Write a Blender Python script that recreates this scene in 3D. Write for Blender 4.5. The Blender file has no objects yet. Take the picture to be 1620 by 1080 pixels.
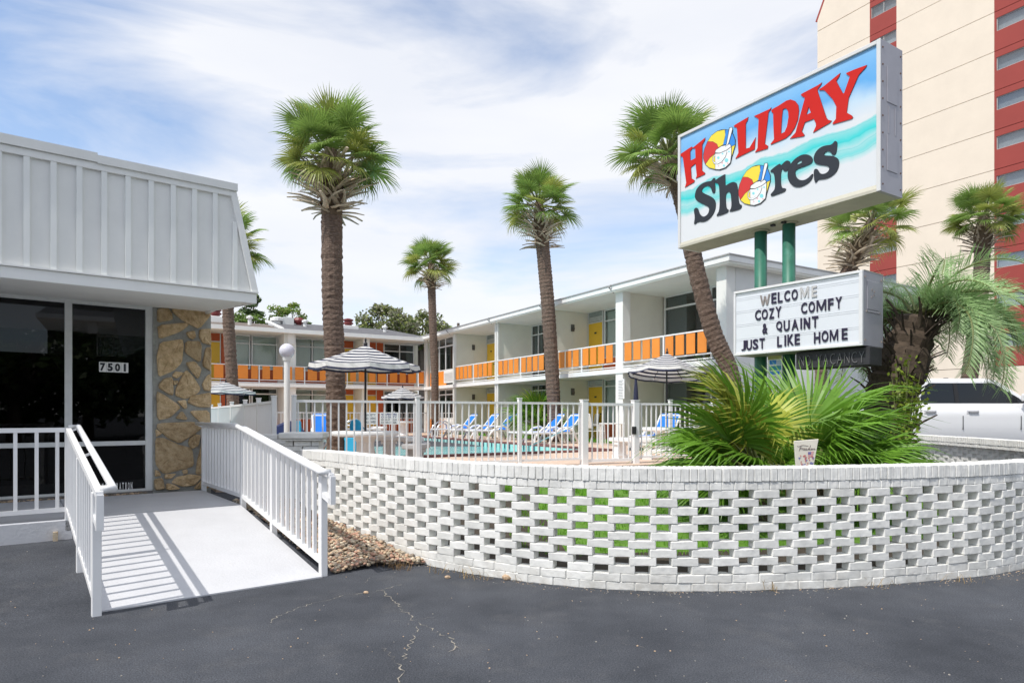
import bpy, bmesh, math, random
from mathutils import Vector, Matrix
from mathutils.geometry import tessellate_polygon
R_ = math.radians
random.seed(7)
S = bpy.context.scene
COL = S.collection

# ---------------------------------------------------------------- camera, world, sun, exposure
EYE, FPX, CX, HY = 1.415, 1035.0, 810.0, 657.0
cd = bpy.data.cameras.new('camera'); cam = bpy.data.objects.new('camera', cd); COL.objects.link(cam)
cam.location = (0, 0, EYE); cam.rotation_euler = (R_(90), 0, 0)
cd.sensor_width = 36; cd.lens = 36 * FPX / 1620; cd.shift_y = (HY - 540) / 1620
cd.clip_start = .05; cd.clip_end = 3000
S.camera = cam
SUN_EL, SUN_AZ = R_(55), R_(42.5)          # shadow heading in plan, from +X
SUNV = Vector((-math.cos(SUN_EL) * math.cos(SUN_AZ), -math.cos(SUN_EL) * math.sin(SUN_AZ), math.sin(SUN_EL)))
W = bpy.data.worlds.new('World'); S.world = W; W.use_nodes = True
nt = W.node_tree; nt.nodes.clear()
def nn(t, **k):
    n = nt.nodes.new(t)
    for a, b in k.items(): setattr(n, a, b)
    return n
out = nn('ShaderNodeOutputWorld')
sky = nn('ShaderNodeTexSky', sky_type='NISHITA', sun_disc=False, sun_elevation=SUN_EL,
         sun_rotation=math.atan2(SUNV.x, SUNV.y), air_density=1.0, dust_density=.25, ozone_density=2.2)
bg1 = nn('ShaderNodeBackground'); bg1.inputs['Strength'].default_value = .125
nt.links.new(sky.outputs[0], bg1.inputs[0])
bg2 = nn('ShaderNodeBackground'); bg2.inputs['Strength'].default_value = .625
tc = nn('ShaderNodeTexCoord')
mp = nn('ShaderNodeMapping'); mp.inputs['Scale'].default_value = (1.0, 1.15, 4.4); mp.inputs['Rotation'].default_value = (R_(8), R_(-14), R_(20))
mp.inputs['Location'].default_value = (.35, .1, .2)
nt.links.new(tc.outputs['Generated'], mp.inputs[0])
n1 = nn('ShaderNodeTexNoise'); n1.inputs['Scale'].default_value = 1.5; n1.inputs['Detail'].default_value = 7; n1.inputs['Roughness'].default_value = .55; n1.inputs['Distortion'].default_value = .5
nt.links.new(mp.outputs[0], n1.inputs[0])
r1 = nn('ShaderNodeValToRGB'); r1.color_ramp.elements[0].position = .33; r1.color_ramp.elements[1].position = .54
r1.color_ramp.elements[0].color = (.12, .12, .12, 1); r1.color_ramp.elements[1].color = (.93, .93, .93, 1)
nt.links.new(n1.outputs[0], r1.inputs[0])
n2 = nn('ShaderNodeTexNoise'); n2.inputs['Scale'].default_value = 3.1; n2.inputs['Detail'].default_value = 8
nt.links.new(mp.outputs[0], n2.inputs[0])
r2 = nn('ShaderNodeValToRGB'); r2.color_ramp.elements[0].position = .3; r2.color_ramp.elements[1].position = .7
r2.color_ramp.elements[0].color = (.88, .90, .955, 1); r2.color_ramp.elements[1].color = (.97, .975, 1, 1)
nt.links.new(n2.outputs[0], r2.inputs[0]); nt.links.new(r2.outputs[0], bg2.inputs[0])
mx = nn('ShaderNodeMixShader')
gap = nn('ShaderNodeVectorMath', operation='DOT_PRODUCT'); nrm_ = nn('ShaderNodeVectorMath', operation='NORMALIZE'); nt.links.new(tc.outputs['Generated'], nrm_.inputs[0])
gap.inputs[1].default_value = Vector((-.80, .95, .46)).normalized(); nt.links.new(nrm_.outputs[0], gap.inputs[0])
gm_ = nn('ShaderNodeMapRange', interpolation_type='SMOOTHSTEP'); gm_.inputs[1].default_value = .955; gm_.inputs[2].default_value = 1.0; gm_.inputs[3].default_value = 0; gm_.inputs[4].default_value = .15
nt.links.new(gap.outputs['Value'], gm_.inputs[0])
sb_ = nn('ShaderNodeMath', operation='SUBTRACT'); nt.links.new(n1.outputs[0], sb_.inputs[0]); nt.links.new(gm_.outputs[0], sb_.inputs[1]); nt.links.new(sb_.outputs[0], r1.inputs[0])
nt.links.new(r1.outputs[0], mx.inputs[0]); nt.links.new(bg1.outputs[0], mx.inputs[1]); nt.links.new(bg2.outputs[0], mx.inputs[2])
nt.links.new(mx.outputs[0], out.inputs[0])
ld = bpy.data.lights.new('sun', 'SUN'); ld.energy = 2.2; ld.angle = R_(.53); ld.color = (1, .955, .88)
lo = bpy.data.objects.new('sun', ld); COL.objects.link(lo); lo.rotation_euler = SUNV.to_track_quat('Z', 'Y').to_euler(); lo.location = (-6, -6, 20)
S.view_settings.view_transform = 'Standard'; S.view_settings.look = 'None'; S.view_settings.gamma = 1
S.view_settings.use_curve_mapping = False; S.view_settings.exposure = 0.74

def at(px, py, Y):
    return Vector(((px - CX) / FPX * Y, Y, EYE + (HY - py) / FPX * Y))
def on_plane(px, py, p0, n):
    d = Vector(((px - CX) / FPX, 1, (HY - py) / FPX)); o = Vector((0, 0, EYE))
    return o + d * ((p0 - o).dot(n) / d.dot(n))

# ---------------------------------------------------------------- materials
MATS = {}
def mat(name, col, rough=.6, var=.12, scale=6., bump=0., bscale=60., metal=0., rnd=.0, spec=.5, dirt=None, dscale=2., transl=0., bdist=.01):
    if name in MATS: return MATS[name]
    m = bpy.data.materials.new(name); m.use_nodes = True; t = m.node_tree; N = t.nodes; L = t.links
    b = N['Principled BSDF']; b.inputs['Roughness'].default_value = rough; b.inputs['Metallic'].default_value = metal
    b.inputs['Specular IOR Level'].default_value = spec
    g = N.new('ShaderNodeNewGeometry')
    c = N.new('ShaderNodeRGB'); c.outputs[0].default_value = (*col, 1); last = c.outputs[0]
    if var:
        n = N.new('ShaderNodeTexNoise'); n.inputs['Scale'].default_value = scale; n.inputs['Detail'].default_value = 6; n.inputs['Roughness'].default_value = .62
        L.new(g.outputs['Position'], n.inputs[0])
        mr = N.new('ShaderNodeMapRange'); mr.inputs[1].default_value = .25; mr.inputs[2].default_value = .75; mr.inputs[3].default_value = 1 - var; mr.inputs[4].default_value = 1 + var
        L.new(n.outputs[0], mr.inputs[0])
        mm = N.new('ShaderNodeVectorMath'); mm.operation = 'SCALE'; L.new(last, mm.inputs[0]); L.new(mr.outputs[0], mm.inputs['Scale']); last = mm.outputs[0]
    if rnd:
        oi = N.new('ShaderNodeObjectInfo'); mr = N.new('ShaderNodeMapRange'); mr.inputs[3].default_value = 1 - rnd; mr.inputs[4].default_value = 1 + rnd
        L.new(oi.outputs['Random'], mr.inputs[0])
        mm = N.new('ShaderNodeVectorMath'); mm.operation = 'SCALE'; L.new(last, mm.inputs[0]); L.new(mr.outputs[0], mm.inputs['Scale']); last = mm.outputs[0]
    if dirt:
        n = N.new('ShaderNodeTexNoise'); n.inputs['Scale'].default_value = dscale; n.inputs['Detail'].default_value = 8; n.inputs['Roughness'].default_value = .7
        L.new(g.outputs['Position'], n.inputs[0])
        rp = N.new('ShaderNodeValToRGB'); rp.color_ramp.elements[0].position = dirt[1]; rp.color_ramp.elements[1].position = dirt[1] + .16
        rp.color_ramp.elements[1].color = (dirt[2],) * 3 + (1,)
        L.new(n.outputs[0], rp.inputs[0])
        mi = N.new('ShaderNodeMix'); mi.data_type = 'RGBA'; L.new(rp.outputs[0], mi.inputs[0]); L.new(last, mi.inputs[6]); mi.inputs[7].default_value = (*dirt[0], 1); last = mi.outputs[2]
    L.new(last, b.inputs['Base Color'])
    if bump:
        n = N.new('ShaderNodeTexNoise'); n.inputs['Scale'].default_value = bscale; n.inputs['Detail'].default_value = 4
        L.new(g.outputs['Position'], n.inputs[0])
        bp = N.new('ShaderNodeBump'); bp.inputs['Strength'].default_value = bump; bp.inputs['Distance'].default_value = bdist
        L.new(n.outputs[0], bp.inputs['Height']); L.new(bp.outputs[0], b.inputs['Normal'])
    if transl:
        tr = N.new('ShaderNodeBsdfTranslucent'); L.new(last, tr.inputs[0]); ms = N.new('ShaderNodeMixShader'); ms.inputs[0].default_value = transl
        L.new(b.outputs[0], ms.inputs[1]); L.new(tr.outputs[0], ms.inputs[2]); L.new(ms.outputs[0], N['Material Output'].inputs[0])
    MATS[name] = m
    return m
def glass(name, tint, refl=.9, base=.06):
    if name in MATS: return MATS[name]
    m = bpy.data.materials.new(name); m.use_nodes = True; t = m.node_tree; N = t.nodes; L = t.links; N.remove(N['Principled BSDF'])
    tr = N.new('ShaderNodeBsdfTransparent'); tr.inputs[0].default_value = (*tint, 1)
    gl = N.new('ShaderNodeBsdfGlossy'); gl.inputs['Roughness'].default_value = .015; gl.inputs[0].default_value = (refl, refl, refl, 1)
    fr = N.new('ShaderNodeFresnel'); fr.inputs[0].default_value = 1.5
    ad = N.new('ShaderNodeMath'); ad.operation = 'ADD'; ad.inputs[1].default_value = base - .04; L.new(fr.outputs[0], ad.inputs[0])
    gg = N.new('ShaderNodeNewGeometry'); fb = N.new('ShaderNodeMath'); fb.operation = 'SUBTRACT'; fb.inputs[0].default_value = 1; L.new(gg.outputs['Backfacing'], fb.inputs[1]); fm = N.new('ShaderNodeMath'); fm.operation = 'MULTIPLY'; L.new(ad.outputs[0], fm.inputs[0]); L.new(fb.outputs[0], fm.inputs[1])
    ms = N.new('ShaderNodeMixShader'); L.new(fm.outputs[0], ms.inputs[0]); L.new(tr.outputs[0], ms.inputs[1]); L.new(gl.outputs[0], ms.inputs[2])
    L.new(ms.outputs[0], N['Material Output'].inputs[0]); MATS[name] = m
    return m

white = mat('white_paint', (.82, .82, .81), .5, .04, 3, .15, 30, dirt=((.55, .52, .45), .66, .5), dscale=1.3)
rail_white = mat('rail_white', (.84, .84, .845), .4, .03, 4)
alu = mat('aluminium_frame', (.72, .73, .72), .35, .06, 9, metal=.1)
wall_white = mat('block_wall_white', (.80, .80, .77), .75, .06, 1.5, .3, 25, dirt=((.6, .58, .5), .62, .5), dscale=.9)
wall_cream = mat('block_wall_cream', (.78, .77, .68), .8, .06, 1.2, .3, 25)
orange = mat('orange_board', (.80, .265, .035), .5, .05, 2, rnd=.07)
redor = mat('red_orange_panel', (.50, .10, .025), .55, .06, 2)
yellow = mat('yellow_door_paint', (.80, .50, .035), .45, .04, 2)
dark = mat('dark_metal', (.02, .02, .022), .45, .1)
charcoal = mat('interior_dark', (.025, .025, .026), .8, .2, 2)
curtain_m = mat('curtain_cloth', (.86, .88, .86), .9, .04, 3, transl=.2)
shingle = mat('grey_shingle', (.13, .13, .14), .9, .3, 5, .5, 20)
shingle2 = mat('brown_shingle', (.16, .13, .11), .9, .3, 5, .5, 20)
clear = glass('window_glass', (.88, .92, .90), .9, .045)
tinted = glass('dark_window_glass', (.62, .65, .65), .9, .06)
concrete = mat('white_concrete', (.80, .80, .80), .8, .05, 5, .3, 60)
grey_concrete = mat('grey_concrete', (.42, .42, .43), .85, .1, 6, .4, 60)
black_paint = mat('black_sign_paint', (.018, .022, .03), .4, .1, 5)
chrome = mat('steel_tube', (.6, .62, .65), .22, .03, metal=.9)
terracotta = mat('terracotta', (.36, .13, .075), .8, .15, 8)

# ---------------------------------------------------------------- mesh builder
class MB:
    def __init__(s): s.v = []; s.f = []; s.m = []
    def add(s, vs, fs, mi=0):
        o = len(s.v); s.v += [tuple(v) for v in vs]; s.f += [tuple(i + o for i in f) for f in fs]; s.m += [mi] * len(fs); return s
    def box(s, x0, y0, z0, x1, y1, z1, mi=0):
        if x0 > x1: x0, x1 = x1, x0
        if y0 > y1: y0, y1 = y1, y0
        if z0 > z1: z0, z1 = z1, z0
        return s.add([(x0, y0, z0), (x1, y0, z0), (x1, y1, z0), (x0, y1, z0), (x0, y0, z1), (x1, y0, z1), (x1, y1, z1), (x0, y1, z1)],
                     [(3, 2, 1, 0), (4, 5, 6, 7), (0, 1, 5, 4), (1, 2, 6, 5), (2, 3, 7, 6), (3, 0, 4, 7)], mi)
    def bar(s, p, q, w, h, up=(0, 0, 1), mi=0):
        p = Vector(p); q = Vector(q); d = (q - p).normalized(); u = Vector(up)
        sd = d.cross(u)
        if sd.length < 1e-4: sd = d.cross(Vector((1, 0, 0)))
        sd.normalize(); u = sd.cross(d)
        a = sd * (w / 2); b = u * (h / 2)
        return s.add([p - a - b, p + a - b, p + a + b, p - a + b, q - a - b, q + a - b, q + a + b, q - a + b],
                     [(0, 1, 2, 3), (7, 6, 5, 4), (0, 4, 5, 1), (1, 5, 6, 2), (2, 6, 7, 3), (3, 7, 4, 0)], mi)
    def tube(s, pts, r, n=8, mi=0, cap=True):
        pts = [Vector(p) for p in pts]; k = len(pts); rs = r if isinstance(r, (list, tuple)) else [r] * k
        vs = []; prev = None
        for i, p in enumerate(pts):
            d = (pts[min(i + 1, k - 1)] - pts[max(i - 1, 0)]).normalized()
            if prev is None: a = d.cross(Vector((0, 0, 1)) if abs(d.z) < .95 else Vector((1, 0, 0))).normalized()
            else: a = (prev - d * prev.dot(d)).normalized()
            prev = a; b = d.cross(a)
            for j in range(n):
                t = 2 * math.pi * j / n; vs.append(p + (a * math.cos(t) + b * math.sin(t)) * rs[i])
        fs = [(i * n + j, i * n + (j + 1) % n, (i + 1) * n + (j + 1) % n, (i + 1) * n + j) for i in range(k - 1) for j in range(n)]
        if cap: fs += [tuple(range(n - 1, -1, -1)), tuple((k - 1) * n + j for j in range(n))]
        return s.add(vs, fs, mi)
    def lathe(s, prof, n=16, c=(0, 0, 0), mi=0):
        vs = []; k = len(prof)
        for r, z in prof:
            for j in range(n):
                t = 2 * math.pi * j / n; vs.append((c[0] + r * math.cos(t), c[1] + r * math.sin(t), c[2] + z))
        fs = [(i * n + j, i * n + (j + 1) % n, (i + 1) * n + (j + 1) % n, (i + 1) * n + j) for i in range(k - 1) for j in range(n)]
        fs += [tuple(range(n - 1, -1, -1)), tuple((k - 1) * n + j for j in range(n))]
        return s.add(vs, fs, mi)
    def prism(s, pts, depth, holes=(), mi=0, ms=None):
        """pts: 3-D outline of the front face; depth: vector to the back."""
        ms = mi if ms is None else ms; depth = Vector(depth)
        loops = [[Vector(p) for p in pts]] + [[Vector(p) for p in h] for h in holes]
        flat = [p for l in loops for p in l]; tr = tessellate_polygon(loops); n = len(flat)
        nrm = -depth
        fs = []; 
        for t in tr:
            a, b, c = [flat[i] for i in t]
            if (b - a).cross(c - a).dot(nrm) < 0: t = (t[0], t[2], t[1])
            fs.append(tuple(t))
        o = len(s.v); s.v += [tuple(p) for p in flat] + [tuple(p + depth) for p in flat]
        s.f += [tuple(i + o for i in f) for f in fs]; s.m += [mi] * len(fs)
        s.f += [tuple(i + o + n for i in f[::-1]) for f in fs]; s.m += [ms] * len(fs)
        k = 0
        for l in loops:
            m = len(l)
            for i in range(m):
                a, b = k + i, k + (i + 1) % m
                s.f.append((a + o, b + o, b + n + o, a + n + o)); s.m.append(ms)
            k += m
        return s
    def mesh(s, name, mats, smooth=False, fix=True):
        me = bpy.data.meshes.new(name); me.from_pydata(s.v, [], s.f); 
        mats = mats if isinstance(mats, (list, tuple)) else [mats]
        for m in mats: me.materials.append(m)
        if len(mats) > 1: me.polygons.foreach_set('material_index', s.m)
        if smooth: me.polygons.foreach_set('use_smooth', [True] * len(me.polygons))
        if fix:
            b = bmesh.new(); b.from_mesh(me); bmesh.ops.recalc_face_normals(b, faces=b.faces); b.to_mesh(me); b.free()
        me.update(); return me
    def build(s, name, mats, parent=None, smooth=False, bevel=0, seg=1, fix=True):
        return link(name, s.mesh(name, mats, smooth, fix), parent, bevel=bevel, seg=seg)
def link(name, me, parent=None, M=None, bevel=0, seg=1):
    o = bpy.data.objects.new(name, me); COL.objects.link(o)
    if parent is not None: o.parent = parent
    if M is not None: o.matrix_local = M
    if bevel:
        b = o.modifiers.new('edge', 'BEVEL'); b.width = bevel; b.segments = seg; b.limit_method = 'ANGLE'; b.angle_limit = R_(40)
    return o
def tag(o, label=None, cat=None, group=None, kind=None):
    for k, v in (('label', label), ('category', cat), ('group', group), ('kind', kind)):
        if v: o[k] = v
    return o
def thing(name, label, cat, loc=(0, 0, 0), rz=0., group=None):
    o = bpy.data.objects.new(name, None); COL.objects.link(o); o.location = loc; o.rotation_euler = (0, 0, rz); o.empty_display_size = .2
    return tag(o, label, cat, group)
def copy_tree(o, parent=None):
    c = o.copy(); COL.objects.link(c); c.parent = parent
    for ch in list(o.children): copy_tree(ch, c)
    return c
def chaikin(p, it=2, q=.25):
    for _ in range(it):
        n = []
        for i in range(len(p)):
            a, b = p[i], p[(i + 1) % len(p)]
            n += [(a[0] * (1 - q) + b[0] * q, a[1] * (1 - q) + b[1] * q), (a[0] * q + b[0] * (1 - q), a[1] * q + b[1] * (1 - q))]
        p = n
    return p
def text_mesh(ch, bold=.02, ext=.01):
    """unit-height flat lettering from the built-in font, centred on its own box; x right, y up, z towards the reader"""
    c = bpy.data.curves.new('lettering', 'FONT'); c.body = ch; c.size = 1; c.offset = bold; c.extrude = ext
    c.resolution_u = 3
    o = bpy.data.objects.new('lettering', c); COL.objects.link(o)
    dg = bpy.context.evaluated_depsgraph_get(); me = bpy.data.meshes.new_from_object(o.evaluated_get(dg))
    bpy.data.objects.remove(o); bpy.data.curves.remove(c)
    xs = [v.co.x for v in me.vertices]; ys = [v.co.y for v in me.vertices]
    x0, x1, y0, y1 = min(xs), max(xs), min(ys), max(ys)
    for v in me.vertices: v.co.x -= (x0 + x1) / 2; v.co.y -= (y0 + y1) / 2
    return me, x1 - x0, y1 - y0
def poly_letter(ch):
    M = [(0, 0), (.15, 0), (.15, .66), (.44, .05), (.56, .05), (.85, .66), (.85, 0), (1, 0), (1, 1), (.81, 1), (.5, .34), (.19, 1), (0, 1)]
    P = M if ch == 'M' else [(0, 1), (.15, 1), (.30, .30), (.43, .86), (.57, .86), (.70, .30), (.85, 1), (1, 1), (.79, 0), (.62, 0), (.5, .52), (.38, 0), (.21, 0)] if ch == 'W' else [(0, 0), (.24, 0), (.24, .56), (.74, 0), (1, 0), (1, 1), (.76, 1), (.76, .44), (.26, 1), (0, 1)]
    P = [Vector((x - .5, y - .5, .5)) for x, y in P]
    return MB().prism(P, (0, 0, -1)).mesh('letter', []), 1., 1.
def frame_M(o, ax, ay, az, sx=1, sy=1, sz=1):
    m = Matrix.Identity(4)
    for i, (a, k) in enumerate(((ax, sx), (ay, sy), (az, sz))):
        for r in range(3): m[r][i] = a[r] * k
    m.translation = o
    return m
def catmull(P, n=12):
    P = [Vector(p) for p in P]; out = []
    for i in range(len(P) - 1):
        p0, p1, p2, p3 = P[max(i - 1, 0)], P[i], P[i + 1], P[min(i + 2, len(P) - 1)]
        for k in range(n):
            t = k / n
            out.append(.5 * ((2 * p1) + (p2 - p0) * t + (2 * p0 - 5 * p1 + 4 * p2 - p3) * t * t + (3 * p1 - p0 - 3 * p2 + p3) * t ** 3))
    return out + [P[-1]]
# ---------------------------------------------------------------- frames of reference
UX = Vector((math.cos(R_(37.9)), math.sin(R_(37.9)), 0)); VX = Vector((-UX.y, UX.x, 0))       # office front / its depth
OP = Vector((-4.33, 9.41, 0))                                                                # right-hand end of the office front
def ab(a, b, z=0): return OP + UX * a + VX * b + Vector((0, 0, z))
def to_ab(x, y):
    d = Vector((x, y, 0)) - OP; return d.dot(UX), d.dot(VX)
E1 = Vector((.508, -.862, 0)).normalized(); E2 = Vector((E1.y * -1, E1.x, 0))                 # along the motel wing / into it
DZ = .48                                                                                     # pool deck level
def ss(x, a, b):
    t = max(0, min(1, (x - a) / (b - a))); return t * t * (3 - 2 * t)
def ground_z(x, y):
    a, b = to_ab(x, y)
    z = .17 * ss(b, -4.7, -2.1) * (1 - ss(a, -1.2, .2)) 
    z += .33 * ss(y, 9.5, 14) * ss(x, 6.5, 9.5)
    z = max(z, .30 * ss(b, -4.6, -1.4) * ss(a, -.5, -.1) * (1 - ss(a, .8, 2)))
    if y > 20: z = max(z, .36 * ss(y, 20, 24))
    return z
# ---------------------------------------------------------------- ground
asphalt = bpy.data.materials.new('asphalt'); asphalt.use_nodes = True
def _asphalt():
    t = asphalt.node_tree; N = t.nodes; L = t.links; b = N['Principled BSDF']; b.inputs['Roughness'].default_value = .82; b.inputs['Specular IOR Level'].default_value = .35
    g = N.new('ShaderNodeNewGeometry')
    def noise(s, d=6, r=.6):
        n = N.new('ShaderNodeTexNoise'); n.inputs['Scale'].default_value = s; n.inputs['Detail'].default_value = d; n.inputs['Roughness'].default_value = r; L.new(g.outputs['Position'], n.inputs[0]); return n
    def ramp(src, p0, p1, c0, c1):
        r = N.new('ShaderNodeValToRGB'); r.color_ramp.elements[0].position = p0; r.color_ramp.elements[1].position = p1
        r.color_ramp.elements[0].color = (*c0, 1); r.color_ramp.elements[1].color = (*c1, 1); L.new(src, r.inputs[0]); return r.outputs[0]
    def mix(f, a, c):
        m = N.new('ShaderNodeMix'); m.data_type = 'RGBA'; L.new(f, m.inputs[0])
        if isinstance(a, tuple): m.inputs[6].default_value = (*a, 1)
        else: L.new(a, m.inputs[6])
        if isinstance(c, tuple): m.inputs[7].default_value = (*c, 1)
        else: L.new(c, m.inputs[7])
        return m.outputs[2]
    base = ramp(noise(.9, 8, .65).outputs[0], .32, .68, (.034, .038, .047), (.078, .084, .098))
    dust = ramp(noise(1.7, 9, .72).outputs[0], .52, .76, (0, 0, 0), (.6, .6, .6))
    c = mix(dust, base, (.115, .115, .12))
    grain = ramp(noise(110, 3, .75).outputs[0], .36, .68, (.35, .35, .36), (1.9, 1.9, 1.9))
    mm = N.new('ShaderNodeMix'); mm.data_type = 'RGBA'; mm.blend_type = 'MULTIPLY'; mm.inputs[0].default_value = .85; L.new(c, mm.inputs[6]); L.new(grain, mm.inputs[7])
    vo = N.new('ShaderNodeTexVoronoi'); vo.inputs['Scale'].default_value = 26; vo.inputs['Randomness'].default_value = 1; L.new(g.outputs['Position'], vo.inputs[0])
    sp = ramp(vo.outputs['Distance'], .05, .09, (1, 1, 1), (0, 0, 0))
    n2 = ramp(noise(3.1, 4).outputs[0], .53, .6, (0, 0, 0), (1, 1, 1))
    mu = N.new('ShaderNodeMath'); mu.operation = 'MULTIPLY'; L.new(sp, mu.inputs[0]); L.new(n2, mu.inputs[1])
    c2 = mix(mu.outputs[0], mm.outputs[2], (.20, .19, .18))
    L.new(c2, b.inputs['Base Color'])
    bp = N.new('ShaderNodeBump'); bp.inputs['Strength'].default_value = .55; bp.inputs['Distance'].default_value = .006
    L.new(noise(120, 4, .7).outputs[0], bp.inputs['Height']); L.new(bp.outputs[0], b.inputs['Normal'])
_asphalt()
def axis(lo, hi, fine0, fine1, step):
    a = []; x = fine0
    while x < fine1 + 1e-6: a.append(x); x += step
    d = step; x = fine1
    while x < hi: d *= 1.7; x = min(hi, x + d); a.append(x)
    d = step; x = fine0
    while x > lo: d *= 1.7; x = max(lo, x - d); a.insert(0, x)
    return a
xs = axis(-900, 900, -9, 14, .25); ys = axis(-900, 900, 1.5, 26, .25)
g = MB(); 
g.v = [(x, y, ground_z(x, y)) for y in ys for x in xs]
nx = len(xs); g.f = [(j * nx + i, j * nx + i + 1, (j + 1) * nx + i + 1, (j + 1) * nx + i) for j in range(len(ys) - 1) for i in range(nx - 1)]
g.m = [0] * len(g.f)
ground = g.build('ground', asphalt, smooth=True); tag(ground, kind='structure')
# cracks in the asphalt, each a thin raised ribbon of pale grit
crack_m = mat('crack_grit', (.30, .275, .235), .95, .5, 60)
crack_red = mat('crack_grit_fine', (.20, .185, .17), .95, .45, 40)
def gp(px, py):
    y = EYE * FPX / (py - HY)
    return Vector(((px - CX) / FPX * y, y, 0))
def crack(pts, w, m):
    P = [gp(*p) for p in pts]; F = []
    for i in range(len(P) - 1):
        n = max(2, int((P[i + 1] - P[i]).length / .025))
        for k in range(n): F.append(P[i].lerp(P[i + 1], k / n))
    F.append(P[-1]); b = MB(); vs = []
    for i, p in enumerate(F):
        d = F[min(i + 1, len(F) - 1)] - F[max(i - 1, 0)]; s = Vector((-d.y, d.x, 0)).normalized()
        c = p + s * random.uniform(-.018, .018); ww = w * .55 * max(0.04, random.uniform(-.25, 1.2))
        z = ground_z(c.x, c.y) + .004
        vs += [(*(c + s * ww)[:2], z), (*(c - s * ww)[:2], z)]
    b.add(vs, [(2 * i, 2 * i + 1, 2 * i + 3, 2 * i + 2) for i in range(len(F) - 1)])
    b.build('crack', m, ground)
Z5 = lambda *p: [(500 + x * 280 / 1260, 840 + y * 240 / 1080) for x, y in p]
crack(Z5((0, 510), (110, 482), (210, 455), (300, 445), (380, 432), (440, 425), (510, 408), (605, 380)), .008, crack_m)
crack(Z5((470, 420), (500, 460), (550, 480), (590, 530), (620, 570), (660, 590), (685, 630), (735, 632), (760, 665), (800, 680), (850, 720), (920, 745), (970, 770), (990, 810), (955, 860)), .009, crack_m)
crack(Z5((740, 670), (705, 710), (690, 770), (660, 820), (630, 880), (625, 915)), .008, crack_m)
crack(Z5((585, 940), (590, 975), (635, 1010), (600, 1050), (590, 1079)), .009, crack_m)
crack(Z5((550, 640), (680, 632), (740, 628), (850, 605)), .004, crack_red)
crack(Z5((990, 820), (1020, 840)), .005, crack_red)
crack(Z5((350, 370), (400, 320)), .005, crack_red)
crack(Z5((480, 830), (560, 920), (585, 950)), .004, crack_red)
crack([(500, 953), (470, 963), (440, 975), (428, 985)], .007, crack_m)
crack([(930, 1022), (985, 1018), (1020, 1024)], .004, crack_red)

# ---------------------------------------------------------------- pool deck, pool, lawn, planting bed
C0 = Vector((2.4, 17.4, 0)); PA = -E1; PB = -E2          # pool corner, along the wing, away from it
PL, PW = 12.6, 9.2
def pq(p, q, z=0): return C0 + PA * p + PB * q + Vector((0, 0, z))
deck_m = mat('deck_concrete', (.62, .47, .37), .85, .07, 3, .25, 60, dirt=((.45, .36, .30), .62, .5), dscale=1.5)
outer = [Vector(p) for p in ((-14, 20, DZ), (-9.2, 17.6, DZ), (-4.3, 9.5, DZ), (-3.3, 9.75, DZ), (1.4, 12.0, DZ), (2.5, 12.45, DZ), (4.6, 13.2, DZ), (5.6, 15.4, DZ))]
outer += [pq(-.6, -3.2, DZ), pq(15, -3.2, DZ), pq(15, 14, DZ)]
hole = [pq(.0, .0, DZ), pq(PL, 0, DZ), pq(PL, PW, DZ), pq(0, PW, DZ)]
d = MB().prism(outer, (0, 0, -.5), [hole]); tag(d.build('pool_deck', deck_m), kind='structure')
# inner ground under the court (lawn) round the buildings
lawn_m = mat('lawn_green', (.075, .17, .018), .9, .35, 9, .6, 60)
lawn = MB(); lp = [pq(-1.0, -3.1), pq(18, -3.1), pq(18, -8), pq(-1.0, -8)]
lawn.prism([v + Vector((0, 0, DZ + .012)) for v in lp], (0, 0, -.4)); tag(lawn.build('lawn', lawn_m), kind='structure')
court = MB(); cp = [pq(15.02, -3.1), pq(15.02, 20), pq(20, 20), pq(20, -3.1)]
court.prism([v + Vector((0, 0, DZ - .01)) for v in cp], (0, 0, -.4)); tag(court.build('court_paving', deck_m), kind='structure')

pool = thing('swimming_pool', 'swimming pool with turquoise water, dark red brick coping and a patterned tile band', 'swimming pool', pq(0, 0))
pool.rotation_euler.z = math.atan2(PA.y, PA.x)       # local x along PA, local y along PB
plast = mat('pool_plaster', (.55, .85, .85), .6, .05)
b = MB(); D = -1.3
b.add([(0, 0, D), (PL, 0, D), (PL, PW, D), (0, PW, D), (0, 0, DZ - .25), (PL, 0, DZ - .25), (PL, PW, DZ - .25), (0, PW, DZ - .25)], [(0, 1, 2, 3), (0, 1, 5, 4), (1, 2, 6, 5), (2, 3, 7, 6), (3, 0, 4, 7)])
b.build('basin', plast, pool, fix=False)
tile = bpy.data.materials.new('pool_tile'); tile.use_nodes = True
def _tile():
    t = tile.node_tree; N = t.nodes; L = t.links; b = N['Principled BSDF']; b.inputs['Roughness'].default_value = .25
    tc = N.new('ShaderNodeTexCoord'); mp = N.new('ShaderNodeMapping'); L.new(tc.outputs['Object'], mp.inputs[0])
    mp.inputs['Scale'].default_value = (3.3, 3.3, 0)
    vo = N.new('ShaderNodeTexVoronoi'); vo.inputs['Randomness'].default_value = 0; vo.inputs['Scale'].default_value = 1.; L.new(mp.outputs[0], vo.inputs[0])
    r = N.new('ShaderNodeValToRGB'); e = r.color_ramp.elements; e[0].position = .16; e[0].color = (.02, .05, .09, 1); e[1].position = .2; e[1].color = (.30, .62, .58, 1)
    x = e.new(.46); x.color = (.32, .66, .62, 1); x = e.new(.49); x.color = (.62, .78, .74, 1)
    L.new(vo.outputs['Distance'], r.inputs[0]); L.new(r.outputs[0], b.inputs['Base Color'])
_tile()
for (x0, y0, x1, y1) in ((0, -.0, PL, .03), (0, PW - .03, PL, PW), (-.0, .031, .03, PW - .031), (PL - .03, .031, PL, PW - .031)):
    MB().box(x0, y0, DZ - .27, x1, y1, DZ - .012).build('tile_band', tile, pool)
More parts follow.
